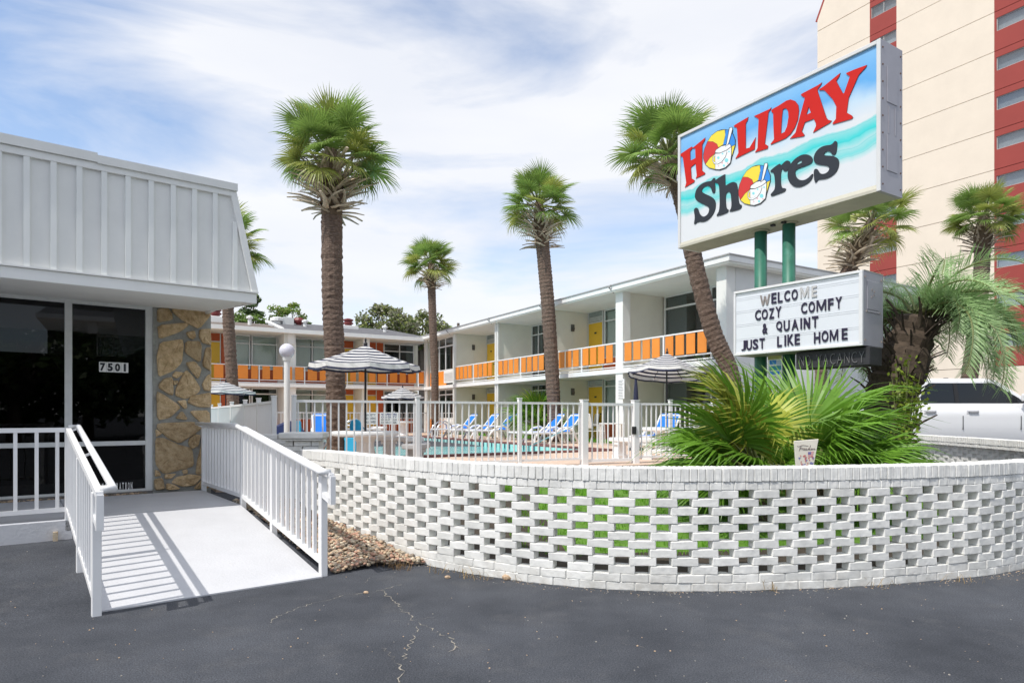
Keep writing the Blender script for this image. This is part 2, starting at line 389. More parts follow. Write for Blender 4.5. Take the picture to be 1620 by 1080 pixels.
cop_m = mat('coping_brick_red', (.16, .06, .055), .7, .25, 12, .3, 80, rnd=.25)
cb = MB().box(-.146, -.15, -.035, .146, .15, .035); cme = cb.mesh('coping_brick', cop_m)
def cop_row(x0, y0, x1, y1):
    L_ = math.hypot(x1 - x0, y1 - y0); n = int(L_ / .3); a = math.atan2(y1 - y0, x1 - x0)
    for i in range(n):
        t = (i + .5) / n
        link('coping_brick', cme, pool, Matrix.Translation((x0 + (x1 - x0) * t, y0 + (y1 - y0) * t, DZ + .012 + random.uniform(-.002, .002))) @ Matrix.Rotation(a, 4, 'Z'), bevel=.01, seg=2)
cop_row(-.25, -.13, PL + .25, -.13); cop_row(-.25, PW + .13, PL + .25, PW + .13); cop_row(-.13, .02, -.13, PW - .02); cop_row(PL + .13, .02, PL + .13, PW - .02)
wm = bpy.data.materials.new('pool_water'); wm.use_nodes = True
def _water():
    t = wm.node_tree; N = t.nodes; L = t.links; b = N['Principled BSDF']
    b.inputs['Base Color'].default_value = (.45, .88, .90, 1); b.inputs['Roughness'].default_value = .03; b.inputs['IOR'].default_value = 1.33; b.inputs['Transmission Weight'].default_value = .25; b.inputs['Specular IOR Level'].default_value = .2
    b.inputs['Base Color'].default_value = (.24, .74, .76, 1)
    g = N.new('ShaderNodeNewGeometry'); n = N.new('ShaderNodeTexNoise'); n.inputs['Scale'].default_value = 2.6; n.inputs['Detail'].default_value = 4; n.inputs['Distortion'].default_value = .6
    L.new(g.outputs['Position'], n.inputs[0]); bp = N.new('ShaderNodeBump'); bp.inputs['Strength'].default_value = .5; bp.inputs['Distance'].default_value = .08
    L.new(n.outputs[0], bp.inputs['Height']); L.new(bp.outputs[0], b.inputs['Normal'])
_water()
wv = MB(); wv.add([(.031, .031, DZ - .16), (PL - .031, .031, DZ - .16), (PL - .031, PW - .031, DZ - .16), (.031, PW - .031, DZ - .16)], [(0, 1, 2, 3)])
wv.build('water', wm, pool)
# ---------------------------------------------------------------- pierced brick wall
brick_m = bpy.data.materials.new('painted_brick'); brick_m.use_nodes = True
def _brick():
    t = brick_m.node_tree; N = t.nodes; L = t.links; b = N['Principled BSDF']; b.inputs['Roughness'].default_value = .55
    g = N.new('ShaderNodeNewGeometry'); oi = N.new('ShaderNodeObjectInfo')
    def noise(s, d=5, r=.6):
        n = N.new('ShaderNodeTexNoise'); n.inputs['Scale'].default_value = s; n.inputs['Detail'].default_value = d; n.inputs['Roughness'].default_value = r; L.new(g.outputs['Position'], n.inputs[0]); return n.outputs[0]
    mr = N.new('ShaderNodeMapRange'); mr.inputs[3].default_value = .9; mr.inputs[4].default_value = 1.06; L.new(oi.outputs['Random'], mr.inputs[0])
    c = N.new('ShaderNodeValToRGB'); e = c.color_ramp.elements; e[0].position = .3; e[0].color = (.70, .70, .675, 1); e[1].position = .62; e[1].color = (.84, .833, .805, 1); L.new(noise(4), c.inputs[0])
    s = N.new('ShaderNodeVectorMath'); s.operation = 'SCALE'; L.new(c.outputs[0], s.inputs[0]); L.new(mr.outputs[0], s.inputs['Scale'])
    ch = N.new('ShaderNodeValToRGB'); e = ch.color_ramp.elements; e[0].position = .69; e[0].color = (0, 0, 0, 1); e[1].position = .73; e[1].color = (.7, .7, .7, 1); L.new(noise(11, 8, .7), ch.inputs[0])
    mi = N.new('ShaderNodeMix'); mi.data_type = 'RGBA'; L.new(ch.outputs[0], mi.inputs[0]); L.new(s.outputs[0], mi.inputs[6]); mi.inputs[7].default_value = (.40, .35, .29, 1)
    sz = N.new('ShaderNodeSeparateXYZ'); L.new(g.outputs['Position'], sz.inputs[0])
    lo_ = N.new('ShaderNodeMapRange'); lo_.inputs[1].default_value = .0; lo_.inputs[2].default_value = .17; lo_.inputs[3].default_value = .5; lo_.inputs[4].default_value = 0; L.new(sz.outputs['Z'], lo_.inputs[0])
    sn = N.new('ShaderNodeValToRGB'); e = sn.color_ramp.elements; e[0].position = .42; e[1].position = .68; L.new(noise(6, 7, .7), sn.inputs[0])
    mu = N.new('ShaderNodeMath'); mu.operation = 'MULTIPLY'; L.new(lo_.outputs[0], mu.inputs[0]); L.new(sn.outputs[0], mu.inputs[1])
    m3 = N.new('ShaderNodeMix'); m3.data_type = 'RGBA'; L.new(mu.outputs[0], m3.inputs[0]); L.new(mi.outputs[2], m3.inputs[6]); m3.inputs[7].default_value = (.34, .29, .22, 1)
    gr = N.new('ShaderNodeValToRGB'); e = gr.color_ramp.elements; e[0].position = .5; e[0].color = (0, 0, 0, 1); e[1].position = .8; e[1].color = (.35, .35, .35, 1); L.new(noise(2.3, 8, .7), gr.inputs[0])
    m4 = N.new('ShaderNodeMix'); m4.data_type = 'RGBA'; L.new(gr.outputs[0], m4.inputs[0]); L.new(m3.outputs[2], m4.inputs[6]); m4.inputs[7].default_value = (.52, .51, .47, 1)
    L.new(m4.outputs[2], b.inputs['Base Color'])
    bp = N.new('ShaderNodeBump'); bp.inputs['Strength'].default_value = .5; bp.inputs['Distance'].default_value = .009; L.new(noise(26, 4, .5), bp.inputs['Height'])
    b2 = N.new('ShaderNodeBump'); b2.inputs['Strength'].default_value = .15; b2.inputs['Distance'].default_value = .004; L.new(noise(130, 3), b2.inputs['Height']); L.new(bp.outputs[0], b2.inputs['Normal'])
    L.new(b2.outputs[0], b.inputs['Normal'])
_brick()
def rough_brick(l, d, h, seed, j=.0026):
    """x along the course, front face at y=0, y into the wall, z from 0; worn arrises and a wavering paint skin"""
    r = random.Random(seed); b = bmesh.new(); bmesh.ops.create_cube(b, size=1)
    for v in b.verts: v.co = Vector((v.co.x * l, (v.co.y + .5) * d, (v.co.z + .5) * h))
    fe = [e for e in b.edges if all(v.co.y < 1e-5 for v in e.verts) and abs(e.verts[0].co.x - e.verts[1].co.x) > l * .5]
    bmesh.ops.bevel(b, geom=list(b.edges), offset=.0055, segments=1, profile=.5, affect='EDGES')
    ed = [e for e in b.edges if abs(e.verts[0].co.x - e.verts[1].co.x) > l * .6]
    bmesh.ops.subdivide_edges(b, edges=ed, cuts=3, use_grid_fill=True)
    for v in b.verts:
        v.co += Vector((r.uniform(-j, j), r.uniform(-j, j * .6), r.uniform(-j, j)))
    me = bpy.data.meshes.new('brick'); b.to_mesh(me); b.free(); me.materials.append(brick_m); me.polygons.foreach_set('use_smooth', [False] * len(me.polygons)); return me
CP = .0677
stretch = [rough_brick(.216, .10, .0672, i) for i in range(9)]
headers = [rough_brick(.097, .205, .0670, 20 + i) for i in range(6)]
coping = [rough_brick(.0625, .222, .112, 40 + i) for i in range(8)]
WALLPTS = [(-2.66, 8.25), (-2.58, 8.08), (-2.12, 7.62), (-1.55, 6.97), (-.98, 6.36), (-.40, 5.87), (.4, 5.44), (1.27, 5.26), (2.54, 5.36), (3.6, 5.60), (4.62, 5.98), (6.6, 7.2), (8.05, 8.9), (8.72, 11.1), (9.1, 14.0), (9.25, 16.2)]
wc = catmull([(x, y, 0) for x, y in WALLPTS], 16)
arc = [0.]
for i in range(1, len(wc)): arc.append(arc[-1] + (wc[i] - wc[i - 1]).length)
def on_wall(s):
    s = max(0, min(arc[-1] - 1e-6, s))
    import bisect
    i = min(bisect.bisect_right(arc, s) - 1, len(wc) - 2); t = (s - arc[i]) / (arc[i + 1] - arc[i])
    p = wc[i].lerp(wc[i + 1], t); i0, i1 = max(i - 1, 0), min(i + 2, len(wc) - 1); d = (wc[i1] - wc[i0]).normalized()
    return p, d
lattice = thing('brick_wall', 'curved white pierced brick wall with open checkered courses along the asphalt', 'wall', (1.2, 5.3, 0))
LI = Matrix.Translation((-1.2, -5.3, 0))
rest = []           # (mesh, matrix) joined at the end
def brick_M(s, z, off=0., yaw=0.):
    p, d = on_wall(s); n = Vector((-d.y, d.x, 0))      # into the planter
    p = p + n * off
    a = d.copy(); a.rotate(Matrix.Rotation(yaw, 3, 'Z')); nn_ = Vector((-a.y, a.x, 0))
    return frame_M(p + Vector((0, 0, z)), a, nn_, Vector((0, 0, 1)))
def visible(p):
    px = CX + p.x / p.y * FPX
    return -30 < px < 1660 and p.y < 7.4
cand = []
Ltot = arc[-1]
PITCH = .337
for row in range(12):
    z = row * CP
    if row < 2: pit, st = .2245, .112 * (row % 2)
    else: pit, st = PITCH, (PITCH / 2) * (row % 2)
    k = 0
    while st + k * pit < Ltot - .1:
        s = st + k * pit + random.uniform(-.006, .006) * (row > 1); k += 1
        M_ = brick_M(s, z + random.uniform(-.001, .001), random.uniform(-.003, .003), random.uniform(-.012, .012))
        cand.append((on_wall(s)[0], M_, random.choice(stretch)))
cand.sort(key=lambda c: (not visible(c[0]), c[0].length))
for i, (p, M_, me) in enumerate(cand):
    if i < 300 and visible(p): link('brick', me, lattice, LI @ M_)
    else: rest.append((me, M_))
zc = 12 * CP; k = 0; nh = nc = 0
while k * .1005 < Ltot - .1:
    s = .05 + k * .1005; p, d = on_wall(s); M_ = brick_M(s, zc, random.uniform(-.002, .003), random.uniform(-.01, .01)); me = random.choice(headers); k += 1
    if visible(p): link('header_brick', me, lattice, LI @ M_); nh += 1
    else: rest.append((me, M_))
k = 0; zc += CP
while k * .0665 < Ltot - .1:
    s = .04 + k * .0665; p, d = on_wall(s); M_ = brick_M(s, zc + random.uniform(-.002, .002), random.uniform(-.004, .002) - .006, random.uniform(-.015, .015)); me = random.choice(coping); k += 1
    if visible(p): link('coping_brick', me, lattice, LI @ M_); nc += 1
    else: rest.append((me, M_))
def join_meshes(name, items, mats, parent=None, T=Matrix.Identity(4), smooth=False):
    vs = []; fs = []; mi = []
    for me, M_ in items:
        o = len(vs); A = T @ M_; vs += [tuple(A @ v.co) for v in me.vertices]; fs += [tuple(i + o for i in p.vertices) for p in me.polygons]; mi += [p.material_index for p in me.polygons]
    m = MB(); m.v = vs; m.f = fs; m.m = mi
    return m.build(name, mats, parent, smooth, fix=False)
tag(join_meshes('brick_courses', rest, brick_m, lattice, LI), kind='stuff')
# mortar bed under the coping so that no light slips through the joints
mb = MB(); sv = []
n = 160
for i in range(n + 1):
    p, d = on_wall(Ltot * i / n - .02); q = Vector((-d.y, d.x, 0))
    for o, z in ((.008, 12 * CP + .004), (.195, 12 * CP + .004), (.195, 13 * CP + .105), (.008, 13 * CP + .105)): sv.append(p + q * o + Vector((0, 0, z)))
mb.add(sv, [(4 * i + j, 4 * i + (j + 1) % 4, 4 * i + 4 + (j + 1) % 4, 4 * i + 4 + j) for i in range(n) for j in range(4)])
sv = []
for i in range(n + 1):
    p, d = on_wall(Ltot * i / n - .02); q = Vector((-d.y, d.x, 0))
    for o, z in ((.0045, -.02), (.094, -.02), (.094, 2 * CP - .004), (.0045, 2 * CP - .004)): sv.append(p + q * o + Vector((0, 0, z)))
mb.add(sv, [(4 * i + j, 4 * i + (j + 1) % 4, 4 * i + 4 + (j + 1) % 4, 4 * i + 4 + j) for i in range(n) for j in range(4)])
for v in range(len(mb.v)): x, y, z = mb.v[v]; mb.v[v] = (x - 1.2, y - 5.3, z)
mb.build('mortar', mat('painted_mortar', (.60, .60, .58), .8, .15, 20, .4, 60), lattice)

# planting bed behind the wall: soil that climbs to the deck
soil_m = mat('bed_soil', (.055, .043, .032), .95, .4, 7, .7, 40)
sm = MB(); NS, NK = 60, 7
fl = [(-3.0, 9.9), (-1.0, 10.9), (1.4, 12.0), (2.5, 12.5), (4.6, 13.3), (5.8, 15.6), (9.0, 16.0)]
flc = catmull([(x, y, 0) for x, y in fl], 10)
def bed_z(t): return .06 + .40 * ss(t, .02, .55)
for i in range(NS + 1):
    p, d = on_wall(Ltot * i / NS); q = Vector((-d.y, d.x, 0)); p0 = p + q * .06
    e = flc[int(i / NS * (len(flc) - 1))]
    for k in range(NK + 1):
        t = k / NK; v = p0.lerp(e, t); sm.v.append((v.x, v.y, bed_z(t) + random.uniform(-.012, .012)))
sm.f = [(i * (NK + 1) + k, i * (NK + 1) + k + 1, (i + 1) * (NK + 1) + k + 1, (i + 1) * (NK + 1) + k) for i in range(NS) for k in range(NK)]; sm.m = [1 if (.20 < (f[0] // (NK + 1)) / NS < .50 and 1 <= f[0] % (NK + 1) <= 5) else 0 for f in sm.f]
tag(sm.build('planting_bed_ground', [soil_m, mat('bed_turf', (.10, .22, .02), .9, .35, 9, .6, 60)], smooth=True), kind='structure')
def bed_point(u, t):
    p, d = on_wall(Ltot * u); q = Vector((-d.y, d.x, 0)); p0 = p + q * .06; e = flc[int(u * (len(flc) - 1))]; v = p0.lerp(e, t); return Vector((v.x, v.y, bed_z(t)))
# grass in the bed
gm = mat('grass_blades', (.16, .38, .025), .7, .35, 3, transl=.35)
gb = MB(); rg = random.Random(3)

for _ in range(15000):
    u = rg.uniform(.19, .52); t = rg.uniform(.12, .85); p = bed_point(u, t); h = rg.uniform(.03, .09); a = rg.uniform(0, 6.28); w = .006
    dx, dy = math.cos(a) * w, math.sin(a) * w; lx, ly = rg.uniform(-.03, .03), rg.uniform(-.03, .03)
    gb.add([(p.x - dx, p.y - dy, p.z - .01), (p.x + dx, p.y + dy, p.z - .01), (p.x + lx, p.y + ly, p.z + h)], [(0, 1, 2)])
tag(gb.build('grass', gm, fix=False), 'bright green grass in the planting bed behind the pierced wall', 'grass', kind='stuff')
gb = MB()
for _ in range(9000):
    p = pq(rg.uniform(-1, 17), rg.uniform(-5.2, -3.1), DZ + .01); h = rg.uniform(.04, .11); a = rg.uniform(0, 6.28); w = .012
    dx, dy = math.cos(a) * w, math.sin(a) * w; lx, ly = rg.uniform(-.03, .03), rg.uniform(-.03, .03)
    gb.add([(p.x - dx, p.y - dy, p.z), (p.x + dx, p.y + dy, p.z), (p.x + lx, p.y + ly, p.z + h)], [(0, 1, 2)])
tag(gb.build('grass', gm, fix=False), 'strip of mown grass between the pool deck and the motel wing', 'grass', kind='stuff')

# ---------------------------------------------------------------- brick pier and the low wall behind it
def solid_brickwork(root, x0, x1, y, z0, courses, depth, name='brick', pit=.2245):
    for r in range(courses):
        x = x0 + (.112 if r % 2 else 0)
        while x < x1 - .03:
            l = min(x1, x + pit - .006) - x
            M_ = Matrix.Translation((x + l / 2, y, z0 + r * CP)) @ Matrix.Diagonal((l / .216, depth / .10, 1, 1)); link(name, random.choice(stretch), root, M_); x += pit
        if r % 2: link(name, random.choice(stretch), root, Matrix.Translation((x0 + .05, y, z0 + r * CP)) @ Matrix.Diagonal((.1 / .216, depth / .10, 1, 1)))
pc = at(482, 690, 8.72)
pier = thing('brick_pier', 'square white brick pier with a projecting cap where the pierced wall begins', 'pier', (pc.x, 8.72, 0), R_(8))
solid_brickwork(pier, -.215, .215, -.2, .0, 16, .42)
MB().box(-.26, -.26, 16 * CP + .002, .26, .26, 16 * CP + .03).box(-.28, -.285, 16 * CP + .032, .28, .285, 16 * CP + .108).build('cap', brick_m, pier, bevel=.022, seg=3)
lw = thing('low_brick_wall', 'low white brick wall running back from the capped pier', 'wall', (-3.12, 9.25, 0), R_(16))
solid_brickwork(lw, -.62, .25, -.1, 0, 17, .2)

# ---------------------------------------------------------------- vinyl fences
FZ0, FTOP = DZ, 1.66
pick_b = MB().box(-.011, -.011, 0, .011, .011, 1)
pick_me = pick_b.mesh('picket', rail_white)
def fence_run(root, A, B, posts, pitch=.124, ptop=1.715, rtop=1.66, rbot=.60, pw=.07, z0=DZ, rail=.04, cap=True):
    """A, B plan points; posts: distances from A that carry a post"""
    A = Vector((A[0], A[1], 0)); B = Vector((B[0], B[1], 0)); d = (B - A); L_ = d.length; d.normalize(); n = Vector((-d.y, d.x, 0)); O = root.location.copy(); O.z = 0
    Z = Vector((0, 0, 1))
    for s in posts:
        p = A + d * s - O
        b = MB(); h = pw / 2
        b.prism([p - d * h - n * h + Z * (z0 - .05), p + d * h - n * h + Z * (z0 - .05), p + d * h - n * h + Z * ptop, p - d * h - n * h + Z * ptop], n * pw)
        b.build('post', rail_white, root, bevel=.006)
        if cap:
            c = MB(); q = h + .008
            c.prism([p - d * q - n * q + Z * ptop, p + d * q - n * q + Z * ptop, p + d * q - n * q + Z * (ptop + .018), p - d * q - n * q + Z * (ptop + .018)], n * (2 * q))
            c.build('post_cap', rail_white, root, bevel=.006)
    for zz, hh in ((rtop - rail / 2, rail), (rbot, rail)):
        MB().bar(A - O + Z * zz, B - O + Z * zz, rail, hh).build('rail', rail_white, root)
    k = 0
    while (k + .5) * pitch < L_:
        s = (k + .5) * pitch; k += 1
        if any(abs(s - t) < pw * .6 for t in posts): continue
        p = A + d * s - O
        link('picket', pick_me, root, frame_M(p + Z * (rbot + .01), d, n, Z, 1, 1, rtop - rbot - .03))
def span(a, b): return (Vector((b[0], b[1], 0)) - Vector((a[0], a[1], 0))).length
FA, FB = (-3.383, 10.15), (1.366, 12.4)
def fpos(px):
    r = (px - CX) / FPX; dx, dy = FB[0] - FA[0], FB[1] - FA[1]
    return (r * FA[1] - FA[0]) / (dx - r * dy) * span(FA, FB)
FL = span(FA, FB)
front_fence = thing('pool_fence', 'white picket pool fence facing the asphalt, ending at the heavy gate post', 'fence', (FA[0], FA[1], 0))
fence_run(front_fence, FA, FB, [0, fpos(660.5), fpos(822)])
b = MB(); Z = Vector((0, 0, 1))
gate = thing('pool_gate', 'white picket gate hung between two thick square posts', 'gate', (1.366, 12.4, 0))
GA, GB = (1.366, 12.4), (2.42, 12.85)
fence_run(gate, GA, GB, [0, span(GA, GB)], pitch=.117, pw=.125, ptop=1.70, rtop=1.655, rbot=.555, rail=.055)
MB().box(.98, .36, 1.05, 1.06, .40, 1.2).build('latch', dark, gate)
side_fence = thing('side_fence', 'short white picket fence from the gate post to behind the fan palms', 'fence', (2.42, 12.85, 0))
fence_run(side_fence, (2.5, 12.88), (4.35, 13.55), [.72, 1.75], pitch=.112)
left_fence = thing('receding_fence', 'white picket fence running away behind the stone pillar with capped posts', 'fence', (-3.64, 10.0, 0))
LA, LB = (-3.64, 10.0), (-8.6, 18.6)
Lf = span(LA, LB)
fence_run(left_fence, LA, LB, [0, 1.42, 3.0, 5.0, 7.4, 9.4], pitch=.105, ptop=1.70, rtop=1.64)
far_fence = thing('far_fence', 'low white picket fence across the court beyond the pool', 'fence', (*pq(15.2, 12).xy, 0))
fq0, fq1 = pq(13.6, 14.5), pq(15.6, -3.6)
fence_run(far_fence, fq0.xy, fq1.xy, [k * 2.4 for k in range(8)], pitch=.16, ptop=1.60, rtop=1.56, rbot=.60, pw=.06)

# ---------------------------------------------------------------- ramp, landing and their railings
ramp_m = mat('ramp_grey_paint', (.585, .59, .615), .6, .07, 2.2, .35, 40, dirt=((.44, .43, .41), .62, .5), dscale=2.2)
LZ = .37
ramp = thing('entrance_ramp', 'pale grey painted concrete ramp and landing at the office door', 'ramp', ab(-1, -2.06))
ramp.rotation_euler.z = R_(37.9)
def rl(a, b, z=0): return Vector((a + 1, b + 2.06, z))            # office frame -> ramp local
RB = -4.56
b = MB()
sec = [(-.16, LZ), (-2.06, LZ), (RB, .012)]
top = []
for bb, z in sec: top += [rl(-1.80, bb, z), rl(-.16, bb, z)]
bot = [v.copy() for v in top]
for v in bot: v.z = -.2
b.add(top + bot, [(0, 1, 3, 2), (2, 3, 5, 4), (6, 8, 9, 7), (8, 10, 11, 9), (0, 2, 8, 6), (2, 4, 10, 8), (1, 7, 9, 3), (3, 9, 11, 5), (0, 6, 7, 1), (4, 5, 11, 10)])
b.build('slab', ramp_m, ramp); MB().box(-.798, -.006, LZ + .0005, .838, .006, LZ + .003).build('joint_strip', mat('joint_grey', (.40, .40, .41), .8), ramp)
b = MB().box(*rl(-9.5, -2.13, -.2), *rl(-1.802, -.16, LZ)); b.build('landing', ramp_m, ramp, bevel=.01)
def railing(name, label, run, inner, posts, bal_pitch=.142, loop=True):
    """run: list of (a, b, floor z); inner: +1/-1 side (in a) that carries the round handrail"""
    root = thing(name, label, 'railing', ab(run[-1][0], run[-1][1], 0)); root.rotation_euler.z = R_(37.9)
    a0, b0 = run[-1][0], run[-1][1]
    P = [Vector((a - a0, bb - b0, z)) for a, bb, z in run]; Z = Vector((0, 0, 1))
    for i in range(len(P) - 1):
        MB().bar(P[i] + Z * .90, P[i + 1] + Z * .90, .045, .045).build('top_rail', rail_white, root)
        MB().bar(P[i] + Z * .10, P[i + 1] + Z * .10, .04, .045).build('bottom_rail', rail_white, root)
    for (i, t) in posts:
        p = P[i].lerp(P[min(i + 1, len(P) - 1)], t)
        MB().box(p.x - .03, p.y - .03, p.z - .12, p.x + .03, p.y + .03, p.z + .875).build('post', rail_white, root, bevel=.004)
    bm_ = MB().box(-.016, -.016, 0, .016, .016, .775).mesh('baluster', rail_white)
    for i in range(len(P) - 1):
        L_ = (P[i + 1] - P[i]).length; n = int(L_ / bal_pitch)
        for k in range(n):
            t = (k + .6) / n; p = P[i].lerp(P[i + 1], t)
            if any(j == i and abs(t - u) * L_ < .055 for j, u in posts): continue
            link('baluster', bm_, root, Matrix.Translation(p + Z * .115))
    if inner:
        H = [p + Vector((inner * .085, 0, .93)) for p in P]
        if loop:
            d = (P[-1] - P[-2]).normalized(); e = P[-1] + d * .20
            H[-1] = H[-1] + d * .16
            MB().tube([H[0] - Vector((inner * .085, 0, 0)), H[0] + Vector((0, 0, 0))] + H[1:] + [H[-1] + Vector((-inner * .085, 0, -.0))], .026, 10).build('handrail', rail_white, root, smooth=True)
            MB().bar(P[-1] + Z * .90, e + Z * .90, .045, .045).bar(e + Z * .9 + d * .0, e + Z * .66, .045, .05, (0, 1, 0)).bar(e + Z * .685, P[-1] + Z * (.685 + .02), .045, .045).build('return_loop', rail_white, root)
        else:
            MB().tube(H, .026, 10).build('handrail', rail_white, root, smooth=True)
        b = MB()
        for i, t in posts:
            p = P[i].lerp(P[min(i + 1, len(P) - 1)], t); b.bar(p + Z * .88, p + Vector((inner * .085, 0, .915)), .02, .02)
        b.build('handrail_bracket', rail_white, root)
    return root
railing('ramp_railing', 'white ramp railing on the gravel side, from the stone pillar down to the asphalt', [(-.13, -.12, LZ), (-.13, -2.06, LZ), (-.13, -4.50, .02)], -1, [(0, .02), (0, 1.0), (1, .45), (1, 1.0)])
railing('ramp_railing', 'white ramp railing on the open asphalt side, meeting the landing rail at a corner', [(-1.84, -2.10, LZ), (-1.84, -4.62, .0)], 1, [(0, .0), (0, .52), (0, 1.0)])
railing('landing_railing', 'white level railing along the landing in front of the dark office windows', [(-9.4, -2.10, LZ), (-1.865, -2.10, LZ)], 0, [(0, .1), (0, .4), (0, .7)], bal_pitch=.165)
kick = thing('rusty_bracket', 'small rusty metal bracket at the corner of the landing slab', 'bracket', ab(-1.95, -2.15, .16)); kick.rotation_euler.z = R_(37.9)
MB().box(-.02, -.03, 0, .02, .01, .10).box(-.03, -.04, -.02, .05, .01, .0).build('plate', mat('rusty_white', (.6, .5, .36), .8, .3, 20, dirt=((.25, .1, .03), .45, .9), dscale=14), kick)

# ---------------------------------------------------------------- office building
off = thing('office_building', 'low office with a pale ribbed metal mansard over dark glass and a stone pillar', 'building', tuple(OP)); off.rotation_euler.z = R_(37.9)
SO, SZ0, SZ1 = -2.2, 2.735, 2.905         # overhang, soffit height at the front and at the glass
fas_m = mat('mansard_metal', (.80, .80, .775), .45, .05, 2, .08, 15)
trim_m = mat('white_trim', (.85, .85, .83), .45, .04, 3)
bat_m = mat('batten_metal', (.84, .85, .83), .45, .05, 2)
RX = -.045
# soffit and fascia
b = MB().prism([(RX, SO + .04, SZ0 + .002), (RX, .3, SZ1 + .012), (RX, .3, SZ1 + .07), (RX, SO + .04, SZ0 + .06)], (-10, 0, 0)); b.build('soffit', mat('soffit_paint', (.85, .85, .81), .7, .05, 2, .2, 30), off)
MB().box(-10, SO, SZ0 - .01, RX + .03, SO + .038, SZ0 + .105).build('fascia', trim_m, off, bevel=.004)
MB().box(-10, SO - .025, SZ0 + .107, RX + .045, SO + .04, SZ0 + .122).build('drip_edge', trim_m, off)
MB().prism([(RX + .03, SO + .04, SZ0 - .008), (RX + .03, .0, SZ1 + .0), (RX + .03, 8, SZ1), (RX + .03, 8, SZ1 + .14), (RX + .03, 0, SZ1 + .14), (RX + .03, SO + .04, SZ0 + .105)], (-.028, 0, 0)).build('side_fascia', trim_m, off)
MZ0, MZ1, TX = SZ0 + .124, 3.965, -.285
MB().prism([(-10, SO + .03, MZ0), (RX, SO + .03, MZ0), (TX, SO + .03, MZ1), (-10, SO + .03, MZ1)], (0, .05, 0)).build('mansard_panel', fas_m, off)
bx = [-.239 - .002 + .0]
for k, bx0 in enumerate([.02 + .035] + [.255 + .214 * j for j in range(46)]):
    x = -bx0
    zt = MZ1 if x < TX - .03 else MZ0 + (MZ1 - MZ0) * max(.06, (RX - .035 - x) / (RX - TX))
    MB().box(x - .025, SO + .001, MZ0, x + .025, SO + .029, zt - .03).build('batten', bat_m, off)
MB().bar((RX + .01, SO + .02, MZ0), (TX + .01, SO + .02, MZ1), .07, .06, (0, 1, 0)).build('corner_trim', trim_m, off)
MB().box(-10, SO - .005, MZ1 - .04, TX + .03, SO + .05, MZ1 + .03).build('top_trim', trim_m, off)
MB().box(-10, SO - .03, MZ1 + .032, -1.6, SO + .09, MZ1 + .125).box(-1.6, SO - .03, MZ1 + .022, TX + .05, SO + .09, MZ1 + .105).build('gutter', mat('gutter_metal', (.72, .73, .72), .4, .05, 4), off)
MB().prism([(RX, SO + .08, MZ0), (RX, 8, MZ0), (TX, 8, MZ1), (TX, SO + .08, MZ1)], (-.04, 0, 0)).build('side_mansard', fas_m, off)
MB().box(-10, SO + .1, MZ1 - .1, TX - .05, 8, MZ1 - .02).build('roof', mat('roof_felt', (.3, .3, .3), .9), off)
# walls, glass front
MB().box(-10, 7.8, -.1, -.0, 8, SZ0).box(-10.2, .0, -.1, -10, 8, SZ0).box(-.12, .3, -.1, 0, 7.8, SZ0).build('wall', wall_white, off)
MB().box(-10, .0, -.1, -.75, .12, LZ + .018).build('plinth', mat('plinth_dark', (.2, .19, .18), .8), off)
fr = MB(); GZ0, GZM = LZ + .02, 1.045
mull = [-.775, -1.70, -3.35, -5.0, -6.7, -8.4]
for i, x in enumerate(mull): fr.box(x - (.055 if i == 0 else .04), .0, GZ0, x + .04, .09, SZ1 + .005)
fr.box(-10, .005, GZ0, -.775, .085, GZ0 + .035).box(-10, .005, GZM - .03, -.775, .085, GZM + .03).box(-10, .004, SZ1 - .05, -.775, .086, SZ1 + .003)
fr.build('window_frame', alu, off, bevel=.004)
og = glass('office_glass', (.16, .165, .17), .8, .035)
for i in range(len(mull)):
    x1 = mull[i] - .04; x0 = (mull[i + 1] + .04) if i + 1 < len(mull) else -10
    for z0, z1 in ((GZ0 + .035, GZM - .03), (GZM + .03, SZ1 - .05)): MB().box(x0, .04, z0, x1, .046, z1).build('pane', og, off)
MB().box(-10, .15, LZ - .02, -.13, 7.8, LZ).build('interior_floor', charcoal, off)
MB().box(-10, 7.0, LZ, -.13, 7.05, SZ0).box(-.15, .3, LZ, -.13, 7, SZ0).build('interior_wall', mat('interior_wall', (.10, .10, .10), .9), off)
MB().box(-6.5, 3.2, LZ, -2.2, 3.8, LZ + 1.05).box(-6.6, 3.1, LZ + 1.05, -2.1, 3.9, LZ + 1.1).build('counter', mat('dark_wood', (.06, .035, .02), .5), off)
